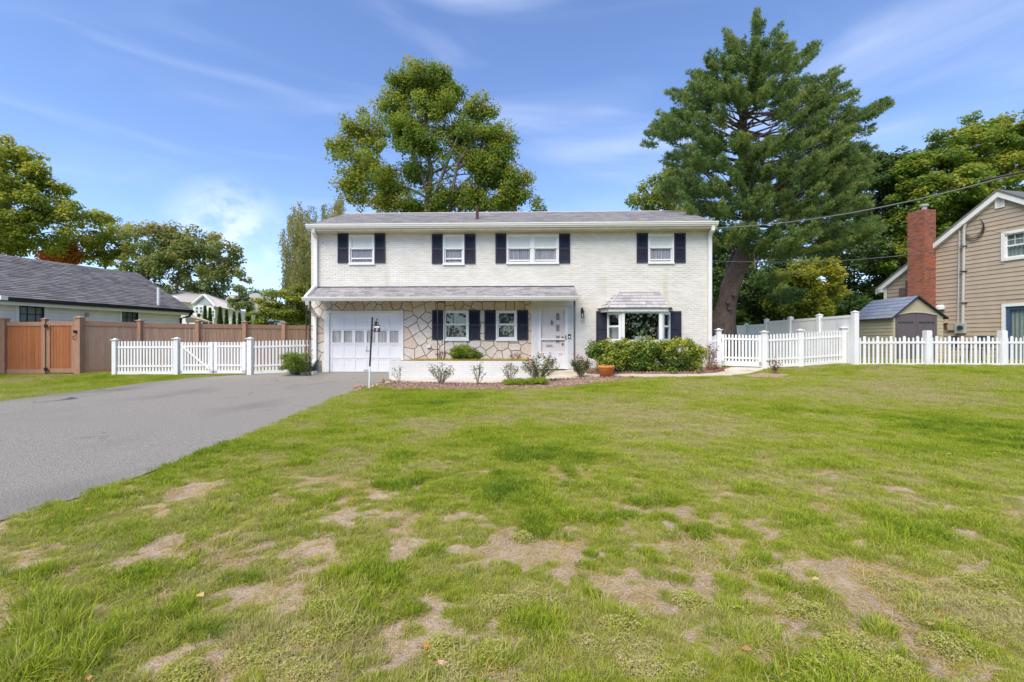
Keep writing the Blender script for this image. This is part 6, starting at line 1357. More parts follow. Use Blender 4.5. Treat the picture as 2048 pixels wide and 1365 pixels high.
# weeping birch
bt = GD(625, 24); birch = thing('weeping_birch', bt, 'weeping birch with hanging yellow green strands at the left corner of the house', 'tree')
pos = []; tin = []; st_ = MB()
r5 = random.Random(5)
tops = []
for u, v0, v1, k in ((592, 402, 470, 10), (585, 430, 540, 16), (600, 440, 560, 26), (615, 455, 580, 26), (628, 410, 480, 8), (640, 440, 600, 26), (655, 425, 600, 26), (668, 400, 470, 14), (675, 385, 440, 14), (580, 490, 590, 22), (600, 530, 610, 26), (620, 520, 610, 26), (572, 450, 500, 5), (577, 520, 570, 12), (645, 500, 620, 30), (595, 490, 590, 26), (585, 540, 610, 18), (610, 500, 600, 26), (600, 420, 520, 14), (690, 430, 600, 40), (665, 480, 620, 30), (608, 415, 450, 4), (650, 405, 450, 5), (590, 580, 640, 16), (610, 590, 650, 20)):
    for _ in range(k):
        uu = u + r5.gauss(0, 7); dd = 24 + r5.gauss(0, .9); va = v0 + r5.uniform(0, (v1 - v0) * .6); ln = r5.uniform(.5, 1.7); a = P(uu, va, dd); e = a + Vector((r5.gauss(0, .12), r5.gauss(0, .12), -ln)); st_.tube([a, a.lerp(e, .5) + Vector((r5.gauss(0, .05), 0, 0)), e], [.008, .006, .003], 3, cap=False); m_ = int(ln * 75); tint = r5.gauss(.5, .18)
        for i in range(m_): f = i / m_; q = a.lerp(e, f); pos.append((q.x + r5.gauss(0, .08), q.y + r5.gauss(0, .08), q.z)); tin.append(tint + r5.gauss(0, .1))
V, F = leaf_quads(np.array(pos), .058, .0, None, .5, 1.4); np_mesh('crown', V, F, M['l_birch'], birch, {'tint': np.repeat(np.clip(tin, 0, 1), 4)}, loc=bt)
st_.obj('hanging_twigs', M['bark'], birch)
tb_ = MB(); tb_.tube([bt, P(628, 600, 24), P(612, 500, 24), P(600, 440, 24), P(594, 405, 24)], [.16, .13, .09, .05, .02], 8)
for p_ in ([(622, 560), (600, 500), (588, 470)], [(618, 530), (640, 470), (655, 420)], [(625, 570), (650, 500), (672, 400)], [(612, 500), (600, 495), (585, 510)], [(620, 550), (605, 545), (590, 570)]): tb_.tube([P(u, v, 24) for u, v in p_], [.06, .04, .015], 6)
tb_.obj('trunk', M['bark_birch'], birch, smooth=True)

# trees on the right, back to front
tree('maple_tree', 'small yellow green maple top left of the big pine behind the roof', 'tree', 29, 1310, [(1300, 395, 40, 34), (1325, 360, 34, 24, 0, .1), (1350, 400, 40, 40), (1275, 410, 20, 20), (1330, 420, 50, 30), (1345, 345, 25, 15)], 'l_maple_y', csize=.5, dens=.9, per=50, leaf=.10, shell=.3, tint0=.42, seed=21, tr=.18)
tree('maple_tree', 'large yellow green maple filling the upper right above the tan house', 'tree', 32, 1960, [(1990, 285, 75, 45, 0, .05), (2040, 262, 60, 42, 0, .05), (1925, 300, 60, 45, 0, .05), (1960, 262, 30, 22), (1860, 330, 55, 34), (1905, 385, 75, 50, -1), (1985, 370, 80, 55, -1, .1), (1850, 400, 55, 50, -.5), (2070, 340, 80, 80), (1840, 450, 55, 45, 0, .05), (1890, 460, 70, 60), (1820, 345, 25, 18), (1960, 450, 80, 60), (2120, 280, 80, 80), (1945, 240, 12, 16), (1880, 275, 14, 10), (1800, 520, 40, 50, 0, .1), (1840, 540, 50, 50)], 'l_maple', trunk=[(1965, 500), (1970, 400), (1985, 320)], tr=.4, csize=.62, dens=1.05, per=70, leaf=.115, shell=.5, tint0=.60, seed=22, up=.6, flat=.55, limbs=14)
tree('oak_tree', 'dense dark green tree between the pine and the right hand maple', 'tree', 35, 1760, [(1760, 345, 55, 34), (1800, 360, 55, 45, 0, .1), (1740, 400, 70, 60), (1810, 430, 60, 60), (1760, 480, 80, 60), (1800, 560, 70, 60), (1730, 560, 60, 60), (1700, 600, 60, 40), (1770, 620, 80, 40), (1700, 340, 30, 20), (1840, 600, 40, 50), (1860, 480, 40, 60), (1775, 322, 36, 22), (1820, 330, 40, 26, 0, .1)], 'l_dark', csize=.65, dens=1.05, per=66, leaf=.125, shell=.5, tint0=.50, seed=23, tr=.3, up=.6, flat=.55)
tree('poplar_tree', 'bright yellow green young tree between the pine trunk and the shed', 'tree', 26, 1630, [(1640, 560, 40, 32, 0, .1), (1600, 550, 36, 28), (1665, 590, 26, 26, 0, .1), (1600, 600, 46, 30), (1650, 535, 28, 15), (1570, 610, 36, 24, 0, -.15), (1560, 570, 26, 30, 0, -.1), (1680, 565, 14, 14, 0, .15), (1625, 625, 40, 20)], 'l_yellow', csize=.42, dens=1.0, per=60, leaf=.085, shell=.45, tint0=.46, seed=24, tr=.12, up=.4)
tree('understory_tree', 'dark leafy tree low behind the pine trunk beside the house wall', 'tree', 28, 1500, [(1440, 560, 40, 50), (1500, 590, 50, 45, 0, .05), (1450, 640, 50, 40), (1550, 640, 60, 35), (1520, 560, 50, 30), (1610, 650, 60, 25), (1430, 500, 30, 40), (1480, 520, 40, 30, 2), (1428, 480, 26, 50, 2), (1445, 600, 40, 50, 3), (1510, 620, 60, 40, 3), (1580, 520, 60, 30, 4), (1530, 600, 60, 40, 3), (1700, 500, 70, 50, 5)], 'l_dark', csize=.5, dens=1.0, per=60, leaf=.10, shell=.4, tint0=.55, seed=25, tr=.15)
tree('understory_tree', 'dark green shrubby tree behind the tall white fence below the dark oak', 'tree', 30, 1680, [(1690, 620, 60, 34), (1740, 640, 60, 30), (1650, 640, 60, 30), (1800, 640, 50, 30), (1590, 600, 50, 50, 2)], 'l_dark', csize=.5, dens=1.0, per=60, leaf=.10, shell=.4, tint0=.35, seed=26, tr=.15)  # dark green leaf palette at a low tint

# the big pine
pb_ = P(1447, 700, 19.5); pb_.z = .05; pine = thing('pine_tree', pb_, 'huge old white pine leaning right behind the house corner', 'tree')
tp_ = [pb_, P(1446, 640, 19.5), P(1462, 570, 19.5), P(1478, 530, 19.4), P(1500, 440, 19.4), P(1490, 330, 19.5), P(1484, 260, 19.5), P(1500, 160, 19.5), P(1515, 60, 19.5)]
tk = MB(); tk.tube(tp_, [.66, .50, .40, .34, .30, .25, .19, .11, .03], 14)
tk.tube([P(1452, 600, 19.4), P(1475, 545, 19.1), P(1500, 530, 19.0)], [.16, .10, .05], 7); tk.tube([P(1458, 560, 19.5), P(1457, 530, 19.7), P(1470, 500, 19.8)], [.18, .12, .08], 7)
for u, v in ((1455, 605), (1459, 618), (1467, 590)): c = P(u, v, 19.05); tk.tube([c, c + Vector((0, -.12, -.02))], [.10, .07], 8)
PL = [(1517, 62, 12, 22), (1512, 42, 7, 10), (1470, 95, 14, 18), (1458, 82, 8, 12), (1558, 72, 12, 18), (1545, 90, 22, 22), (1495, 105, 36, 24), (1573, 92, 10, 24), (1450, 130, 36, 24), (1510, 135, 42, 26), (1560, 130, 36, 28), (1612, 110, 20, 16), (1625, 96, 10, 10), (1590, 130, 26, 16), (1425, 130, 14, 16), (1410, 152, 16, 12), (1395, 165, 16, 14), (1400, 195, 40, 26), (1450, 180, 40, 30), (1500, 190, 44, 34), (1560, 190, 46, 32), (1610, 180, 36, 30), (1650, 165, 20, 14), (1665, 152, 10, 10), (1680, 175, 12, 12), (1640, 205, 36, 24), (1370, 195, 20, 12), (1352, 190, 14, 12), (1385, 225, 40, 20), (1350, 235, 24, 14), (1330, 250, 24, 14), (1310, 262, 16, 9), (1298, 290, 18, 6), (1325, 275, 32, 10), (1360, 262, 44, 18), (1400, 262, 46, 20), (1430, 235, 34, 22), (1455, 288, 50, 16), (1410, 295, 56, 18), (1620, 240, 50, 28), (1570, 230, 36, 20), (1670, 225, 36, 22), (1695, 200, 20, 18), (1715, 235, 24, 18), (1738, 225, 18, 14), (1756, 208, 12, 10), (1765, 218, 8, 10), (1720, 262, 22, 12), (1690, 262, 40, 22), (1640, 280, 52, 28), (1590, 285, 44, 24), (1540, 300, 46, 22), (1500, 300, 30, 16), (1380, 325, 50, 22), (1420, 330, 50, 20), (1365, 355, 36, 20), (1385, 385, 50, 24), (1340, 385, 26, 20), (1430, 380, 40, 24), (1410, 420, 44, 22), (1500, 350, 46, 22), (1550, 345, 52, 24), (1600, 330, 50, 28), (1650, 325, 50, 30), (1700, 310, 46, 28), (1722, 318, 22, 20), (1725, 345, 22, 20), (1700, 365, 44, 28), (1660, 370, 60, 30), (1600, 375, 54, 28), (1550, 395, 50, 24), (1500, 400, 50, 20), (1460, 425, 44, 18), (1620, 415, 64, 26), (1690, 420, 60, 28), (1560, 430, 52, 20), (1710, 400, 34, 24), (1460, 470, 44, 18), (1500, 480, 56, 24), (1560, 475, 56, 26), (1620, 465, 60, 26), (1680, 470, 56, 26), (1540, 500, 56, 16), (1590, 505, 50, 14), (1640, 500, 46, 16), (1720, 460, 40, 24), (1435, 490, 18, 14), (1555, 590, 46, 14, 0, -.2), (1590, 600, 30, 10, 0, -.2), (1530, 560, 36, 14, 0, -.15)]
def trunk_at(z):
    z = max(z, 4.2)
    for a, b in zip(tp_[3:], tp_[4:]):
        if a.z <= z <= b.z: return a.lerp(b, (z - a.z) / (b.z - a.z))
    return tp_[-1] if z > tp_[-1].z else tp_[3]
r6 = np.random.default_rng(6); random.seed(66)
tp_np = [Vector(p) for p in tp_]; TC = []; TD = []; TT = []
for L in PL:
    u, v, ru, rv = L[:4]; tt0 = L[5] if len(L) > 5 else 0
    k0 = 19.5 / FP; area = ru * rv * k0 * k0; wid = 3.2 * math.sin(min(1, max(.08, (v - 20) / 330)) * math.pi / 2)
    npl = max(3, int(area * 52))
    for j in range(npl):
        a = r6.random() * 2 * math.pi; q = math.sqrt(r6.random()); du, dv_ = ru * q * math.cos(a) * .85, rv * q * math.sin(a) * .8; side = abs(u + du - 1490) / 240.
        dd = r6.uniform(-1, 1) * wid * math.sqrt(max(.05, 1 - min(1, side) ** 2)); dd = dd - .5 if r6.random() < .5 else dd
        if abs(u + du - (1490 if v < 450 else 1475)) < 45 and not (225 < v + dv_ < 285): dd = -abs(dd) - .35
        c = P(u + du, v + dv_, 19.5 + dd); tq = trunk_at(c.z - .25 * abs(u + du - 1490) / 46); o = (c - tq); o.z = 0; ol = o.length; o = o.normalized() if ol > .1 else Vector((0, -1, 0))
        dirn = (o + Vector((0, 0, .45 + .8 * max(0, 1 - v / 220)))).normalized(); L_ = r6.uniform(.45, .85) * (.8 if v < 130 else 1); tilt = r6.normal(.0, .13) + tt0
        for m_ in range(int(46 * L_ / .6)):
            f = r6.random(); w = .20 * (1 - .55 * f) * (r6.random() ** .5); sdv = Vector(r6.normal(size=3)).normalized() * w; sdv.z *= .75
            pt = c + dirn * (f - .45) * L_ + sdv; TC.append(tuple(pt)); nd = (dirn * .8 + sdv.normalized() * .9 + Vector((0, 0, .25))).normalized(); TD.append(tuple(nd)); TT.append(.47 + tilt + .20 * f + 1.2 * sdv.z * .5)
        if ol > .4 and r6.random() < .10 and v < 440:
            s0 = tq + Vector((0, 0, -.2)); tk.tube([s0, s0.lerp(c, .5) + Vector((0, 0, -.12 * ol)), c - dirn * .2], [.03 + .008 * ol, .02 + .004 * ol, .008], 5, cap=False)
TC = np.array(TC); TD = np.array(TD); TT = np.array(TT); nT = len(TC); NN = 6
ax = TD[:, None, :] + r6.normal(size=(nT, NN, 3)) * .55; ax /= np.linalg.norm(ax, axis=2, keepdims=True); ln = r6.uniform(.09, .15, (nT, NN, 1)); sd = np.cross(ax, r6.normal(size=(nT, NN, 3))); sd /= np.linalg.norm(sd, axis=2, keepdims=True)
b0 = TC[:, None, :] + r6.normal(size=(nT, NN, 3)) * .02; wv = .014
V = np.stack([b0 - sd * wv, b0 + sd * wv, b0 + ax * ln], 2).reshape(-1, 3); F = np.arange(len(V)).reshape(-1, 3)
tt = np.clip(np.repeat(TT, NN * 3) + np.tile([-.06, -.06, .14], nT * NN) + np.repeat(r6.normal(0, .06, nT * NN), 3), 0, 1)
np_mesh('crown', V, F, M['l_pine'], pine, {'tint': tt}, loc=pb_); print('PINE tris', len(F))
# open, bare limbs in the gap near the top
for p_ in ([(1484, 268), (1510, 248), (1545, 232)], [(1484, 262), (1460, 238), (1430, 228)], [(1486, 275), (1520, 262), (1560, 250)], [(1484, 285), (1440, 262), (1405, 250)], [(1486, 250), (1505, 225), (1520, 200)], [(1484, 255), (1478, 225), (1470, 205)], [(1492, 340), (1440, 325), (1400, 312)], [(1500, 430), (1535, 405), (1560, 380)], [(1500, 445), (1530, 420), (1550, 400)], [(1490, 350), (1540, 330), (1600, 325)]):
    tk.tube([P(u, v, 19.2) for u, v in p_], [.05, .035, .018], 6)
tk.obj('trunk', M['bark_pine'], pine, smooth=True)

# far woods closing the horizon, also behind the viewer
def woods(name, segs, n_per, hmin, hmax, leaf, seed):
    r_ = np.random.default_rng(seed); C = []; Rr = []
    for (x0, y0, x1, y1) in segs:
        L = math.hypot(x1 - x0, y1 - y0); n = int(L * n_per); t = r_.random(n); x = x0 + (x1 - x0) * t; y = y0 + (y1 - y0) * t; hh = hmin + (hmax - hmin) * fbm(x, y, .12, 3); z = r_.random(n) ** .8 * hh
        C.append(np.stack([x + r_.normal(0, 1.2, n), y + r_.normal(0, 1.2, n), z], 1)); Rr.append(r_.uniform(.8, 1.6, n))
    C = np.concatenate(C); Rr = np.concatenate(Rr); V, F, tt = fill_leaves(C, Rr, r_.normal(0, .15, len(C)), None, 26, leaf, .8, .35, .45); o = np_mesh(name, V, F, M['l_far'], None, {'tint': tt}, kind='stuff'); return o
tag(woods('far_woods', [(-75, 58, -14, 66), (12, 50, 75, 46)], 9, 3.5, 8, .28, 31), 'distant belt of trees closing the horizon behind the houses', 'woods')
tag(woods('street_woods', [(-60, -30, 60, -30)], 12, 8, 14, .34, 32), 'belt of street trees across the road facing the house', 'woods')

# ------------------------------------------------------------------ shrubs near the house
def shrub(name, label, u, d, lobes, m, csize, per, leaf, tint0, seed, dens=1.0, shell=.6, dep=.7, group=None, up=.4, aspect=.42, stems=8, zb=None, flat=.8):
    C, Rr, T, O = ell_clumps(lobes, d, csize, dens * 1.7, shell, seed, .8, dep); b = GD(u, d)
    if zb is not None: b.z = zb
    C[:, 2] = np.maximum(C[:, 2], b.z + .08); t = thing(name, b, label, 'shrub', group); V, F, tt = fill_leaves(C, Rr, T, O, per, leaf, flat, up, tint0, 0, aspect, .18)
    V[:, 2] = np.maximum(V[:, 2], b.z + .01); np_mesh('foliage', V, F, M[m], t, {'tint': tt}, loc=b); s = MB(); r_ = random.Random(seed)
    for _ in range(stems): j = r_.randrange(len(C)); c = Vector(C[j]); s.tube(limb_path(b + Vector((r_.uniform(-.1, .1), r_.uniform(-.1, .1), 0)), c, .1, 4), [.018, .015, .012, .009, .006], 5, cap=False)
    s.obj('stems', M['stem'], t); return t
HD = 14.1
shrub('rhododendron', 'large yellow green rhododendron left half under the bay window', 1245, HD, [(1215, 705, 32, 24), (1255, 700, 40, 24), (1295, 702, 26, 26, 0, -.1), (1190, 700, 14, 16, .1, -.3), (1230, 722, 32, 18), (1275, 728, 34, 16, 0, -.25), (1210, 725, 14, 16, -.2, .15), (1300, 735, 14, 10, 0, -.1)], 'l_hedge', .15, 60, .040, .38, 41, 2.0, stems=20)
shrub('rhododendron', 'smaller rounded rhododendron right half with yellow leaves near the downspout', 1365, HD, [(1330, 702, 22, 22, 0, -.05), (1365, 698, 32, 22, 0, .05), (1395, 706, 16, 18, 0, .12), (1345, 722, 30, 14, 0, -.25), (1385, 728, 18, 14, 0, .0), (1340, 738, 28, 8, 0, -.2), (1330, 700, 18, 18)], 'l_hedge', .15, 54, .040, .42, 42, 1.8, stems=24)
shrub('boxwood', 'small clipped box shaped shrub at the garage corner beside the picket fence', 592, 15.0, [(580, 716, 12, 10), (600, 716, 12, 10), (580, 734, 12, 10), (600, 734, 14, 10), (590, 725, 18, 14), (612, 735, 8, 12, 0, -.3)], 'l_yew', .12, 40, .026, .5, 43, 1.6, dep=.9, shell=.7)
shrub('planter_shrub', 'mounded green shrub with fine leaves inside the brick planter', 925, 14.7, [(925, 702, 17, 12, 0, .1), (912, 708, 12, 9), (940, 706, 12, 9), (952, 711, 9, 7, 0, -.35), (930, 711, 20, 7)], 'l_yew', .12, 44, .036, .50, 44, 1.6, dep=.8, aspect=.3, zb=pz - .02)
def sparse(name, label, u, v, top_v, w, m, nst, nleaf, seed, blooms=(), leaf=.024, tint0=.45, group=None, lean=0, zb=None, d=None, cat='rose bush', low=0.25):
    g0 = G(u, v) if d is None else GD(u, d)
    if zb is not None: g0.z = zb
    dd = g0.y; r_ = random.Random(seed); t = thing(name, g0, label, cat, group); s = MB(); pos = []; tin = []
    tz = CZ + (682.5 - top_v) / FP * dd; H_ = tz - g0.z; W_ = w / FP * dd / 2
    for k in range(nst):
        tx = W_ * r_.uniform(-1, 1) + lean * W_; tyy = W_ * r_.uniform(-.6, .6); hh = H_ * r_.uniform(.6, 1.0) * (1 - .25 * abs(tx) / (W_ + .01)); e = g0 + Vector((tx, tyy, hh)); pth = [g0 + Vector((tx * .06, tyy * .06, 0)), g0 + Vector((tx * .35, tyy * .3, hh * .4)), g0 + Vector((tx * .75, tyy * .7, hh * .75)), e]; s.tube(pth, [.010, .008, .006, .003], 4, cap=False)
        for j in range(2):
            q = pth[2].lerp(pth[3], r_.random() * .5) if j else pth[1].lerp(pth[2], r_.random()); e2 = q + Vector((r_.uniform(-.14, .14), r_.uniform(-.1, .1), r_.uniform(.08, .2))); s.tube([q, e2], [.005, .002], 3, cap=False)
            for _ in range(nleaf // 3): f = r_.random(); p_ = q.lerp(e2, f); pos.append((p_.x + r_.gauss(0, .03), p_.y + r_.gauss(0, .03), p_.z + r_.gauss(0, .03))); tin.append(tint0 + r_.gauss(0, .22))
        for _ in range(nleaf):
            f = low + (1 - low) * r_.random() ** .7; i = min(2, int(f * 3)); p_ = pth[i].lerp(pth[i + 1], f * 3 - i); pos.append((p_.x + r_.gauss(0, .04), p_.y + r_.gauss(0, .04), p_.z + r_.gauss(0, .03))); tin.append(tint0 + r_.gauss(0, .22))
    s.obj('stems', M['stem'], t); V, F = leaf_quads(np.array(pos), leaf, .3); np_mesh('foliage', V, F, M[m], t, {'tint': np.repeat(np.clip(tin, 0, 1), 4)}, loc=g0)
    for (bu, bv, br_, bm_) in blooms:
        c = PY(bu, bv, dd - .05); fm = MB()
        for j in range(14):
            w0 = r_.random() * 6.28; el = r_.uniform(-.4, 1.2); dr_ = Vector((math.cos(w0) * math.cos(el), math.sin(w0) * math.cos(el) - .3, math.sin(el))).normalized(); sd_ = dr_.cross(Vector((0, .3, 1))).normalized(); c2 = c + dr_ * br_ * .5; fm.poly([c2 - sd_ * br_ * .5, c2 + dr_ * br_ * .5 - sd_ * br_ * .3, c2 + dr_ * br_ * .6 + sd_ * br_ * .3, c2 + sd_ * br_ * .5])
        fm.obj('flower', M[bm_], t)
    return t
sparse('rose_bush', 'thin leaning rose stem with few leaves in front of the planter left end', 800, 767, 726, 26, 'l_rose', 4, 9, 51, lean=-.7, tint0=.4)
sparse('rose_bush', 'bushy bare stemmed rose in front of the planter below the mounded shrub', 882, 770, 722, 60, 'l_rose', 20, 12, 52, tint0=.5)
sparse('rose_bush', 'slender rose with a yellowing base second from the planter middle', 956, 772, 724, 36, 'l_rose', 9, 9, 53, tint0=.4)
sparse('rose_bush', 'pale grey green rose at the right part of the planter wall', 1020, 767, 722, 36, 'l_rose', 14, 10, 54, tint0=.55)
sparse('rose_bush', 'largest spreading rose with pink blooms in front of the door surround', 1078, 766, 703, 78, 'l_rose', 26, 30, 55, [(1057, 721, .055, 'petal'), (1062, 727, .06, 'petal_pale'), (1120.5, 711, .055, 'petal_pale'), (1084, 709, .05, 'petal_pale'), (1086, 713, .035, 'petal_pale'), (1099, 716, .03, 'petal_pale')], tint0=.5, leaf=.030)
sparse('rose_bush', 'dense grey green rose with pink blooms right of the front door', 1161, 758, 712, 42, 'l_rose', 26, 34, 56, [(1148, 711, .05, 'petal'), (1156, 712, .045, 'petal'), (1160, 717, .045, 'petal'), (1168, 722, .05, 'petal'), (1172, 725, .04, 'petal'), (1150, 716, .03, 'petal_pale')], tint0=.35, leaf=.026)
sparse('barberry_bush', 'sparse red brown twiggy shrub between the rhododendron and the garden gate', 1418, 742, 682, 40, 'l_red', 16, 14, 57, tint0=.25, leaf=.024, cat='shrub')
sparse('barberry_bush', 'small purple red seedling shrub in its own mulch patch before the fence', 1547, 750, 716, 24, 'l_red', 9, 13, 58, tint0=.3, leaf=.026, cat='shrub')
sparse('dried_plant', 'dried orange brown plant tuft in the planter between the iron bars', 885, 0, 700, 26, 'l_red', 9, 12, 59, tint0=.85, leaf=.02, zb=pz - .03, d=14.6, cat='plant', low=.5)
sparse('dried_plant', 'dried orange flower stalks in the planter below the second ground floor window', 1030, 0, 708, 26, 'l_red', 9, 12, 60, tint0=.8, leaf=.02, zb=pz - .03, d=14.5, cat='plant', low=.5)
sparse('dried_plant', 'orange brown low plant at the right rim of the shrub bed', 1432, 745, 728, 34, 'l_red', 14, 14, 61, tint0=.9, leaf=.024, cat='plant', low=.1)
shrub('ground_cover_plant', 'low spreading yellow green mat at the foot of the largest rose', 1045, 12.7, [(1018, 766, 12, 5), (1040, 764, 18, 5), (1065, 763, 18, 5), (1085, 761, 10, 4)], 'l_yew', .07, 26, .024, .75, 62, 1.6, dep=1.0, stems=3, up=1.0)
# ------------------------------------------------------------------ grass
def grassmat(name, cols, inst=True):
    m = bpy.data.materials.new(name); m.use_nodes = True; n, l = m.node_tree.nodes, m.node_tree.links; b = n['Principled BSDF']; o = n['Material Output']
    at = n.new('ShaderNodeAttribute'); at.attribute_name = 'tint'; at.attribute_type = 'INSTANCER' if inst else 'GEOMETRY'
    geo = n.new('ShaderNodeNewGeometry'); s = n.new('ShaderNodeMath'); s.operation = 'MULTIPLY_ADD'; l.new(geo.outputs['Random Per Island'], s.inputs[0]); s.inputs[1].default_value = .30; s.inputs[2].default_value = -.15
    a = n.new('ShaderNodeMath'); a.operation = 'ADD'; a.use_clamp = True; l.new(s.outputs[0], a.inputs[0]); l.new(at.outputs['Fac'], a.inputs[1])
    cr = n.new('ShaderNodeValToRGB'); e = cr.color_ramp.elements
    while len(e) > 1: e.remove(e[-1])
    for i, c in enumerate(cols):
        q = e[0] if i == 0 else e.new(.5)
        q.position = i / (len(cols) - 1); q.color = (*c, 1)
    l.new(a.outputs[0], cr.inputs[0]); l.new(cr.outputs[0], b.inputs['Base Color']); b.inputs['Roughness'].default_value = .6; b.inputs['Specular IOR Level'].default_value = .08
    t = n.new('ShaderNodeBsdfTranslucent'); hs = n.new('ShaderNodeHueSaturation'); hs.inputs['Value'].default_value = 1.3; l.new(cr.outputs[0], hs.inputs['Color']); l.new(hs.outputs[0], t.inputs[0])
    mx = n.new('ShaderNodeMixShader'); mx.inputs[0].default_value = .35; l.new(b.outputs[0], mx.inputs[1]); l.new(t.outputs[0], mx.inputs[2]); l.new(mx.outputs[0], o.inputs[0]); return m
GCOL = [(.128, .205, .026), (.240, .335, .029), (.375, .430, .031), (.53, .48, .040), (.48, .38, .08), (.56, .45, .31)]
GM = grassmat('grass_blades', GCOL)
gcol = bpy.data.collections.new('grass_tufts')
def tuft(name, nb, h, spread, width, lean, segs, seed, flat=0.):
    r_ = random.Random(seed); v = []; f = []
    for _ in range(nb):
        a = r_.random() * 6.283; rr_ = spread * math.sqrt(r_.random()); x, y = rr_ * math.cos(a), rr_ * math.sin(a); H_ = h * r_.uniform(.5, 1.15); da = a + r_.gauss(0, .8); le = lean * r_.uniform(.3, 1.4); w = width * r_.uniform(.7, 1.2); sx, sy = -math.sin(da) * w / 2, math.cos(da) * w / 2
        if r_.random() < .5: sx, sy = w / 2 * r_.choice((-1, 1)), w * .2
        dx, dy = math.cos(da), math.sin(da); i = len(v)
        if segs == 1: v += [(x - sx, y - sy, 0), (x + sx, y + sy, 0), (x + dx * le * H_, y + dy * le * H_, H_)]; f.append((i, i + 1, i + 2))
        else:
            z1 = H_ * (.62 if not flat else .35); z2 = H_ * (.98 if not flat else .2)
            v += [(x - sx, y - sy, 0), (x + sx, y + sy, 0), (x + sx * .85 + dx * le * H_ * .35, y + sy * .85 + dy * le * H_ * .35, z1), (x - sx * .85 + dx * le * H_ * .35, y - sy * .85 + dy * le * H_ * .35, z1), (x + dx * le * H_, y + dy * le * H_, z2)]; f += [(i, i + 1, i + 2, i + 3), (i + 3, i + 2, i + 4)]
    me = bpy.data.meshes.new(name); me.from_pydata(v, [], f); me.materials.append(GM); o = bpy.data.objects.new(name, me); gcol.objects.link(o); return o
def weed(name, nb, h, spread, leaf, seed):
    r_ = random.Random(seed); v = []; f = []
    for _ in range(nb):
        a = r_.random() * 6.283; rr_ = spread * math.sqrt(r_.random()); c = Vector((rr_ * math.cos(a), rr_ * math.sin(a), h * (1 - (rr_ / spread) ** 2) * r_.uniform(.5, 1.1) + .004)); n = Vector((r_.gauss(0, .5), r_.gauss(0, .5), 1)).normalized(); t = n.cross(Vector((math.cos(a * 7), math.sin(a * 7), 0))).normalized(); b = n.cross(t); s = leaf * r_.uniform(.6, 1.2); i = len(v)
        v += [tuple(c - t * s), tuple(c + b * s * .5), tuple(c + t * s), tuple(c - b * s * .5)]; f.append((i, i + 1, i + 2, i + 3))
    me = bpy.data.meshes.new(name); me.from_pydata(v, [], f); me.materials.append(GM); o = bpy.data.objects.new(name, me); gcol.objects.link(o); return o
for i in range(4): tuft('a%02d' % i, 40, .030, .036, .0028, .6, 2, i)
for i in range(3): tuft('b%02d' % i, 44, .042, .05, .0034, .55, 2, 10 + i)
for i in range(3): tuft('c%02d' % i, 22, .10, .05, .0046, .85, 2, 20 + i)
for i in range(3): tuft('d%02d' % i, 22, .045, .05, .0028, 2.0, 2, 30 + i, flat=1)
for i in range(2): weed('e%02d' % i, 130, .04, .055, .0058, 40 + i)
for i in range(3): tuft('f%02d' % i, 50, .034, .10, .007, .5, 1, 50 + i)
# order follows the names: 0-3 short, 4-6 medium, 7-9 long, 10-12 straw, 13-14 weeds, 15-17 far
pts = []; rots = []; scl = []; tin = []; var = []
def allowed(x, y):
    ok = ~(in_poly(x, y, drive_poly) & in_poly(x + .05, y + .02, drive_poly)) & ~in_poly(x, y, bed_poly) & ~in_poly(x, y, path_poly) & ~in_poly(x, y, hedge_poly) & ~in_poly(x, y, redbed)
    ok &= ~((x > XL - .15) & (x < XR + .05) & (y > 14.0))
    ok &= (y < 15.2) | (x < XL - .1) | (x > 6.4)
    ok &= ~((x > px0 - .02) & (x < 2.6) & (y > 13.2))
    return ok
def sow(y0, y1, dens, kinds, probs, smin, smax, mode='lawn', tb=0.0, xm=1.28, marg=1.2, tj=.06, clump=0.0):
    area = 0; n = int(dens * (y1 - y0) * (xm * (y0 + y1) + 2 * marg)); y = r9.uniform(y0, y1, n * 2); hw = xm * y + marg; hm_ = xm * y1 + marg; x = r9.uniform(-hm_, hm_, n * 2); k = np.abs(x) < hw; x, y = x[k], y[k]
    n2 = int(dens * (y1 - y0) * (xm * (y0 + y1) + 2 * marg)); x, y = x[:n2], y[:n2]
    k = allowed(x, y); x, y = x[k], y[k]; c = lawn_cover(x, y); fine = fbm(x + 3, y + 5, 7.0, 3); cl_ = fbm(x + 13, y + 51, 3.2, 2)
    if mode == 'lawn': k = fine < (c * 1.15 - .10); 
    elif mode == 'bare': k = c < .5 + .2 * (fine - .5)
    elif mode == 'edge': k = (c < .8) & (c > .15) & (cl_ > .55)
    elif mode == 'weed': k = (cl_ > .72 - .12 * sm((5 - y) / 3)) & (c < .95)
    elif mode == 'long': k = (cl_ > .60) & (c > .5)
    else: k = np.ones(len(x), bool)
    x, y, c = x[k], y[k], c[k]; cl_ = cl_[k]; m = len(x)
    t = lawn_tint(x, y) + tb + r9.normal(0, tj, m) + (.5 - cl_) * .35
    if mode == 'bare': t = np.full(m, .95) + r9.normal(0, .09, m)
    else: t = np.minimum(t + np.clip(.6 - c, 0, 1) * .5, .80)
    s = r9.uniform(smin, smax, m) * (1 + .9 * (cl_ - .5)) * (1 if mode == 'bare' else .6 + .5 * c); z = gz(x, y) + np.where(np.abs(x) < 9, (fbm(x, y, 3.0, 3) - .5) * .03 * sm((8 - y) / 4), 0) - .003
    pts.append(np.stack([x, y, z], 1)); rots.append(np.stack([r9.normal(0, .12, m), r9.normal(0, .12, m), r9.uniform(0, 6.28, m)], 1)); scl.append(s); tin.append(np.clip(t, 0, 1)); var.append(r9.choice(kinds, m, p=probs))
r9 = np.random.default_rng(9)
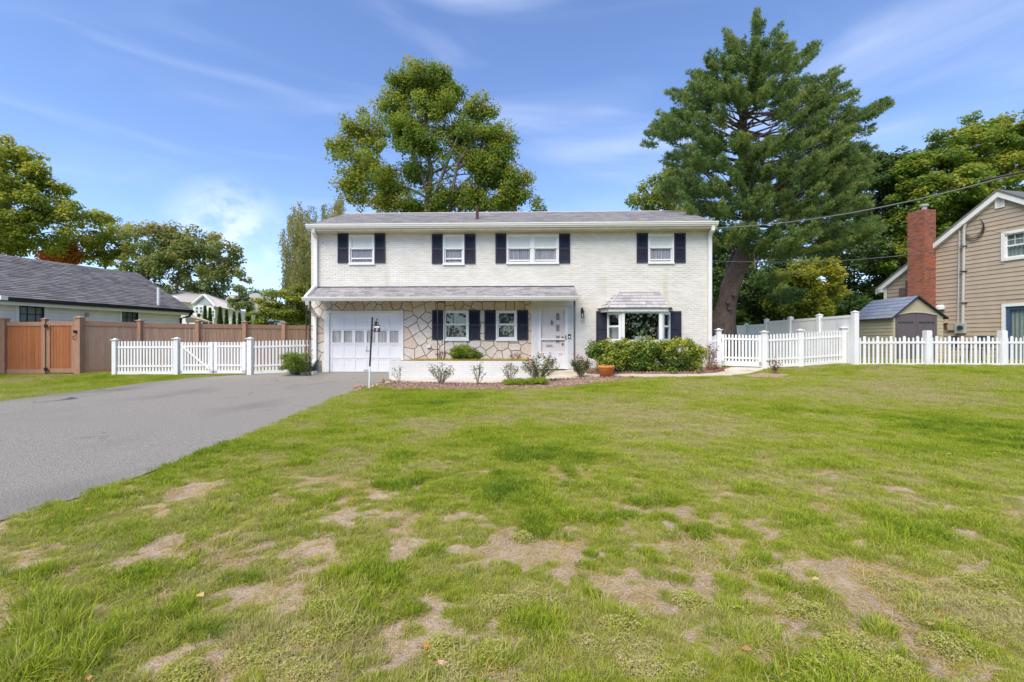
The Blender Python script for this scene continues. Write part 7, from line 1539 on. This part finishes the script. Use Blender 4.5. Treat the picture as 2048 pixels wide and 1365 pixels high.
sow(1.0, 3.2, 1500, [0, 1, 2, 3, 4, 5], [.22, .22, .22, .22, .06, .06], .6, 1.1, tb=.06, tj=.10)
sow(3.2, 5.5, 1050, [0, 1, 2, 3, 4, 5, 6], [.22, .22, .2, .2, .06, .05, .05], .75, 1.25, tb=.03, tj=.09)
sow(5.5, 8.5, 650, [0, 1, 2, 3, 6], [.24, .24, .24, .24, .04], 1.0, 1.5)
sow(8.5, 17.0, 330, [15, 16, 17], [.34, .33, .33], .8, 1.3, marg=2)
sow(5.0, 8.5, 160, [15, 16, 17], [.34, .33, .33], .7, 1.1)
sow(1.0, 5.5, 260, [4, 5, 6], [.34, .33, .33], .8, 1.35, 'long', -.10)
sow(1.0, 4.5, 38, [7, 8, 9], [.34, .33, .33], .5, .9, 'long', -.08)
sow(1.0, 6.0, 420, [10, 11, 12], [.34, .33, .33], .6, 1.2, 'bare')
sow(1.0, 5.5, 200, [10, 11, 12], [.34, .33, .33], .6, 1.2, 'lawn', .22, tj=.12)
sow(1.0, 5.0, 150, [0, 1, 2, 10, 11], [.2, .2, .2, .2, .2], .5, 1.0, 'edge', .12, tj=.12)
sow(1.0, 5.0, 110, [13, 14], [.5, .5], .5, 1.1, 'weed', .12, tj=.12)
def patch(px_list, kinds, n, s0, s1, tint, tj=.06, h=1.0, rot=None):
    for u, v, ru, rv in px_list:
        c = G(u, v); e = G(u + ru, v); a = G(u, v - rv * .9); b = G(u, v + rv * .9); rx, ry = abs(e.x - c.x), abs(a.y - b.y) / 2; q = np.sqrt(r9.random(n)) ; w = r9.uniform(0, 6.28, n); x = c.x + rx * q * np.cos(w); y = (a.y + b.y) / 2 + ry * q * np.sin(w)
        pts.append(np.stack([x, y, gz(x, y) - .003], 1)); rots.append(np.stack([r9.normal(0, .15, n) + (rot[0] if rot else 0), r9.normal(0, .15, n) + (rot[1] if rot else 0), r9.uniform(0, 6.28, n)], 1)); scl.append(r9.uniform(s0, s1, n)); tin.append(np.clip(tint + r9.normal(0, tj, n), 0, 1)); var.append(r9.choice(kinds, n))
# lime green weed clumps, orange flushed weeds, isolated tufts and the long blades at the lower left corner
patch([(640, 1218, 34, 14), (700, 1258, 22, 10), (655, 1275, 40, 14), (1700, 1300, 50, 20), (1750, 1345, 60, 22), (1650, 1340, 30, 14), (365, 1355, 40, 14), (1230, 1255, 20, 10), (880, 1298, 16, 12), (1600, 1225, 40, 12), (1900, 1300, 45, 16), (1380, 1205, 22, 9), (1050, 1080, 14, 6), (985, 1308, 14, 10), (1960, 1170, 40, 10)], [13, 14], 26, .7, 1.2, .62, .07)
patch([(580, 1280, 60, 24), (520, 1320, 60, 26), (610, 1350, 50, 20), (1940, 1215, 70, 20), (1790, 1175, 50, 14), (1990, 1260, 60, 20), (1080, 1195, 50, 18), (1230, 1300, 80, 26), (1310, 1340, 80, 24), (1390, 1110, 50, 12), (920, 1330, 40, 20), (1000, 1210, 40, 14)], [13, 14, 10, 11], 60, .5, 1.0, .70, .10)
patch([(1172, 1134, 14, 6), (1178, 1108, 8, 4), (1182, 1190, 18, 8), (870, 1170, 36, 18), (925, 1145, 34, 14), (820, 1220, 40, 16), (760, 1240, 26, 14), (840, 1215, 30, 12), (950, 1090, 24, 10), (1310, 1150, 26, 12), (1360, 1160, 26, 10), (1445, 1170, 24, 10), (1240, 1110, 26, 10), (1500, 1180, 40, 14), (1640, 1190, 40, 14), (1050, 1245, 34, 14), (1450, 1270, 34, 10), (1580, 1320, 40, 14), (880, 1350, 40, 14), (1120, 1260, 20, 8)], [4, 5, 0, 1, 2, 3], 14, .5, 1.0, .26, .12)
patch([(60, 1290, 90, 40), (120, 1250, 80, 30), (30, 1350, 60, 30), (180, 1300, 50, 24), (120, 1345, 90, 20), (90, 1215, 60, 16)], [7, 8, 9], 26, .65, 1.15, .36, .14, rot=(.25, .35))
patch([(400, 1270, 50, 20), (340, 1230, 50, 16), (480, 1160, 40, 14), (640, 1070, 50, 14), (850, 1110, 50, 14), (450, 1010, 50, 12), (250, 1090, 60, 14), (60, 1150, 60, 14), (1100, 1010, 50, 10)], [7, 8, 9, 4, 5], 16, .5, .85, .18, .08)
patch([(1720, 738, 50, 4), (1650, 741, 40, 3), (1560, 743, 30, 3), (1500, 745, 20, 2)], [4, 5, 6], 40, .9, 1.5, .25, .08)
PT = np.concatenate(pts); RT = np.concatenate(rots); SCL = np.concatenate(scl); TI = np.concatenate(tin); VA = np.concatenate(var)
print('GRASS tufts', len(PT))
me = bpy.data.meshes.new('grass'); me.vertices.add(len(PT)); me.vertices.foreach_set('co', PT.astype(np.float32).ravel())
at = me.attributes.new('rot', 'FLOAT_VECTOR', 'POINT'); at.data.foreach_set('vector', RT.astype(np.float32).ravel())
at = me.attributes.new('scl', 'FLOAT', 'POINT'); at.data.foreach_set('value', SCL.astype(np.float32))
at = me.attributes.new('tint', 'FLOAT', 'POINT'); at.data.foreach_set('value', TI.astype(np.float32))
at = me.attributes.new('variant', 'INT', 'POINT'); at.data.foreach_set('value', VA.astype(np.int32))
me.materials.append(GM); go = bpy.data.objects.new('grass', me); link(go, None, Vector((0, 0, 0))); tag(go, 'patchy green and straw coloured lawn grass in front of the house', 'grass', kind='stuff')
ng = bpy.data.node_groups.new('scatter_grass', 'GeometryNodeTree'); ng.interface.new_socket('Geometry', in_out='INPUT', socket_type='NodeSocketGeometry'); ng.interface.new_socket('Geometry', in_out='OUTPUT', socket_type='NodeSocketGeometry')
N = ng.nodes; Lk = ng.links; gi = N.new('NodeGroupInput'); g_o = N.new('NodeGroupOutput'); iop = N.new('GeometryNodeInstanceOnPoints'); ci = N.new('GeometryNodeCollectionInfo')
ci.inputs['Collection'].default_value = gcol; ci.inputs['Separate Children'].default_value = True; ci.inputs['Reset Children'].default_value = True
def named(nm, ty): q = N.new('GeometryNodeInputNamedAttribute'); q.data_type = ty; q.inputs['Name'].default_value = nm; return [o for o in q.outputs if o.enabled and o.name == 'Attribute'][0]
iop.inputs['Pick Instance'].default_value = True; e2r = N.new('FunctionNodeEulerToRotation')
Lk.new(gi.outputs[0], iop.inputs['Points']); Lk.new(ci.outputs[0], iop.inputs['Instance']); Lk.new(named('variant', 'INT'), iop.inputs['Instance Index']); Lk.new(named('rot', 'FLOAT_VECTOR'), e2r.inputs[0]); Lk.new(e2r.outputs[0], iop.inputs['Rotation']); Lk.new(named('scl', 'FLOAT'), iop.inputs['Scale']); Lk.new(iop.outputs[0], g_o.inputs[0])
md = go.modifiers.new('scatter', 'NODES'); md.node_group = ng
# yellow grass growing in the planter
n = 5200; x = r9.uniform(px0 + .22, px1 - .1, n); y = PYF + .03 + (H - .1 - PYF) * r9.random(n) ** 2; hgt = r9.uniform(.03, .11, n) * (1 + .6 * (fbm(x, y, 2.5, 2) - .5)) * sm((x - px0 - .1) / .8); zz = np.full(n, pz - .02); lx = r9.normal(0, .03, n); ly = r9.normal(-.01, .02, n)
V = np.stack([np.stack([x - .004, y, zz], 1), np.stack([x + .004, y, zz], 1), np.stack([x + lx, y + ly, zz + hgt], 1)], 1).reshape(-1, 3)
pg = np_mesh('planter_grass', V, np.arange(3 * n).reshape(n, 3), M['l_straw'], planter, {'tint': np.repeat(np.clip(fbm(x, y, 2, 3) * 1.1 - .1 + r9.normal(0, .15, n), 0, 1), 3)}, loc=WL['brick_planter'], kind='stuff')

n = 90; x = r9.uniform(-6, 8, n); y = r9.uniform(1.6, 12, n); k = allowed(x, y); x, y = x[k], y[k]; n = len(x); a = r9.uniform(0, 6.28, n); L = r9.uniform(.012, .028, n); z = gz(x, y) + .03 + r9.uniform(0, .02, n); ca, sa = np.cos(a), np.sin(a)
V = np.stack([np.stack([x - ca * L, y - sa * L, z], 1), np.stack([x - sa * L * .7, y + ca * L * .7, z + L * .5], 1), np.stack([x + ca * L, y + sa * L, z + .004], 1), np.stack([x + sa * L * .7, y - ca * L * .7, z + L * .3], 1)], 1).reshape(-1, 3)
tag(np_mesh('fallen_leaves', V, np.arange(4 * n).reshape(n, 4), mat('fallen_leaf', (.45, .27, .10), (.36, .20, .08), 20, .8, rnd=.8, ramp=[(.50, .26, .06), (.42, .30, .12), (.34, .18, .08), (.55, .42, .14)]), kind='stuff'), 'few small dry fallen leaves scattered over the lawn')
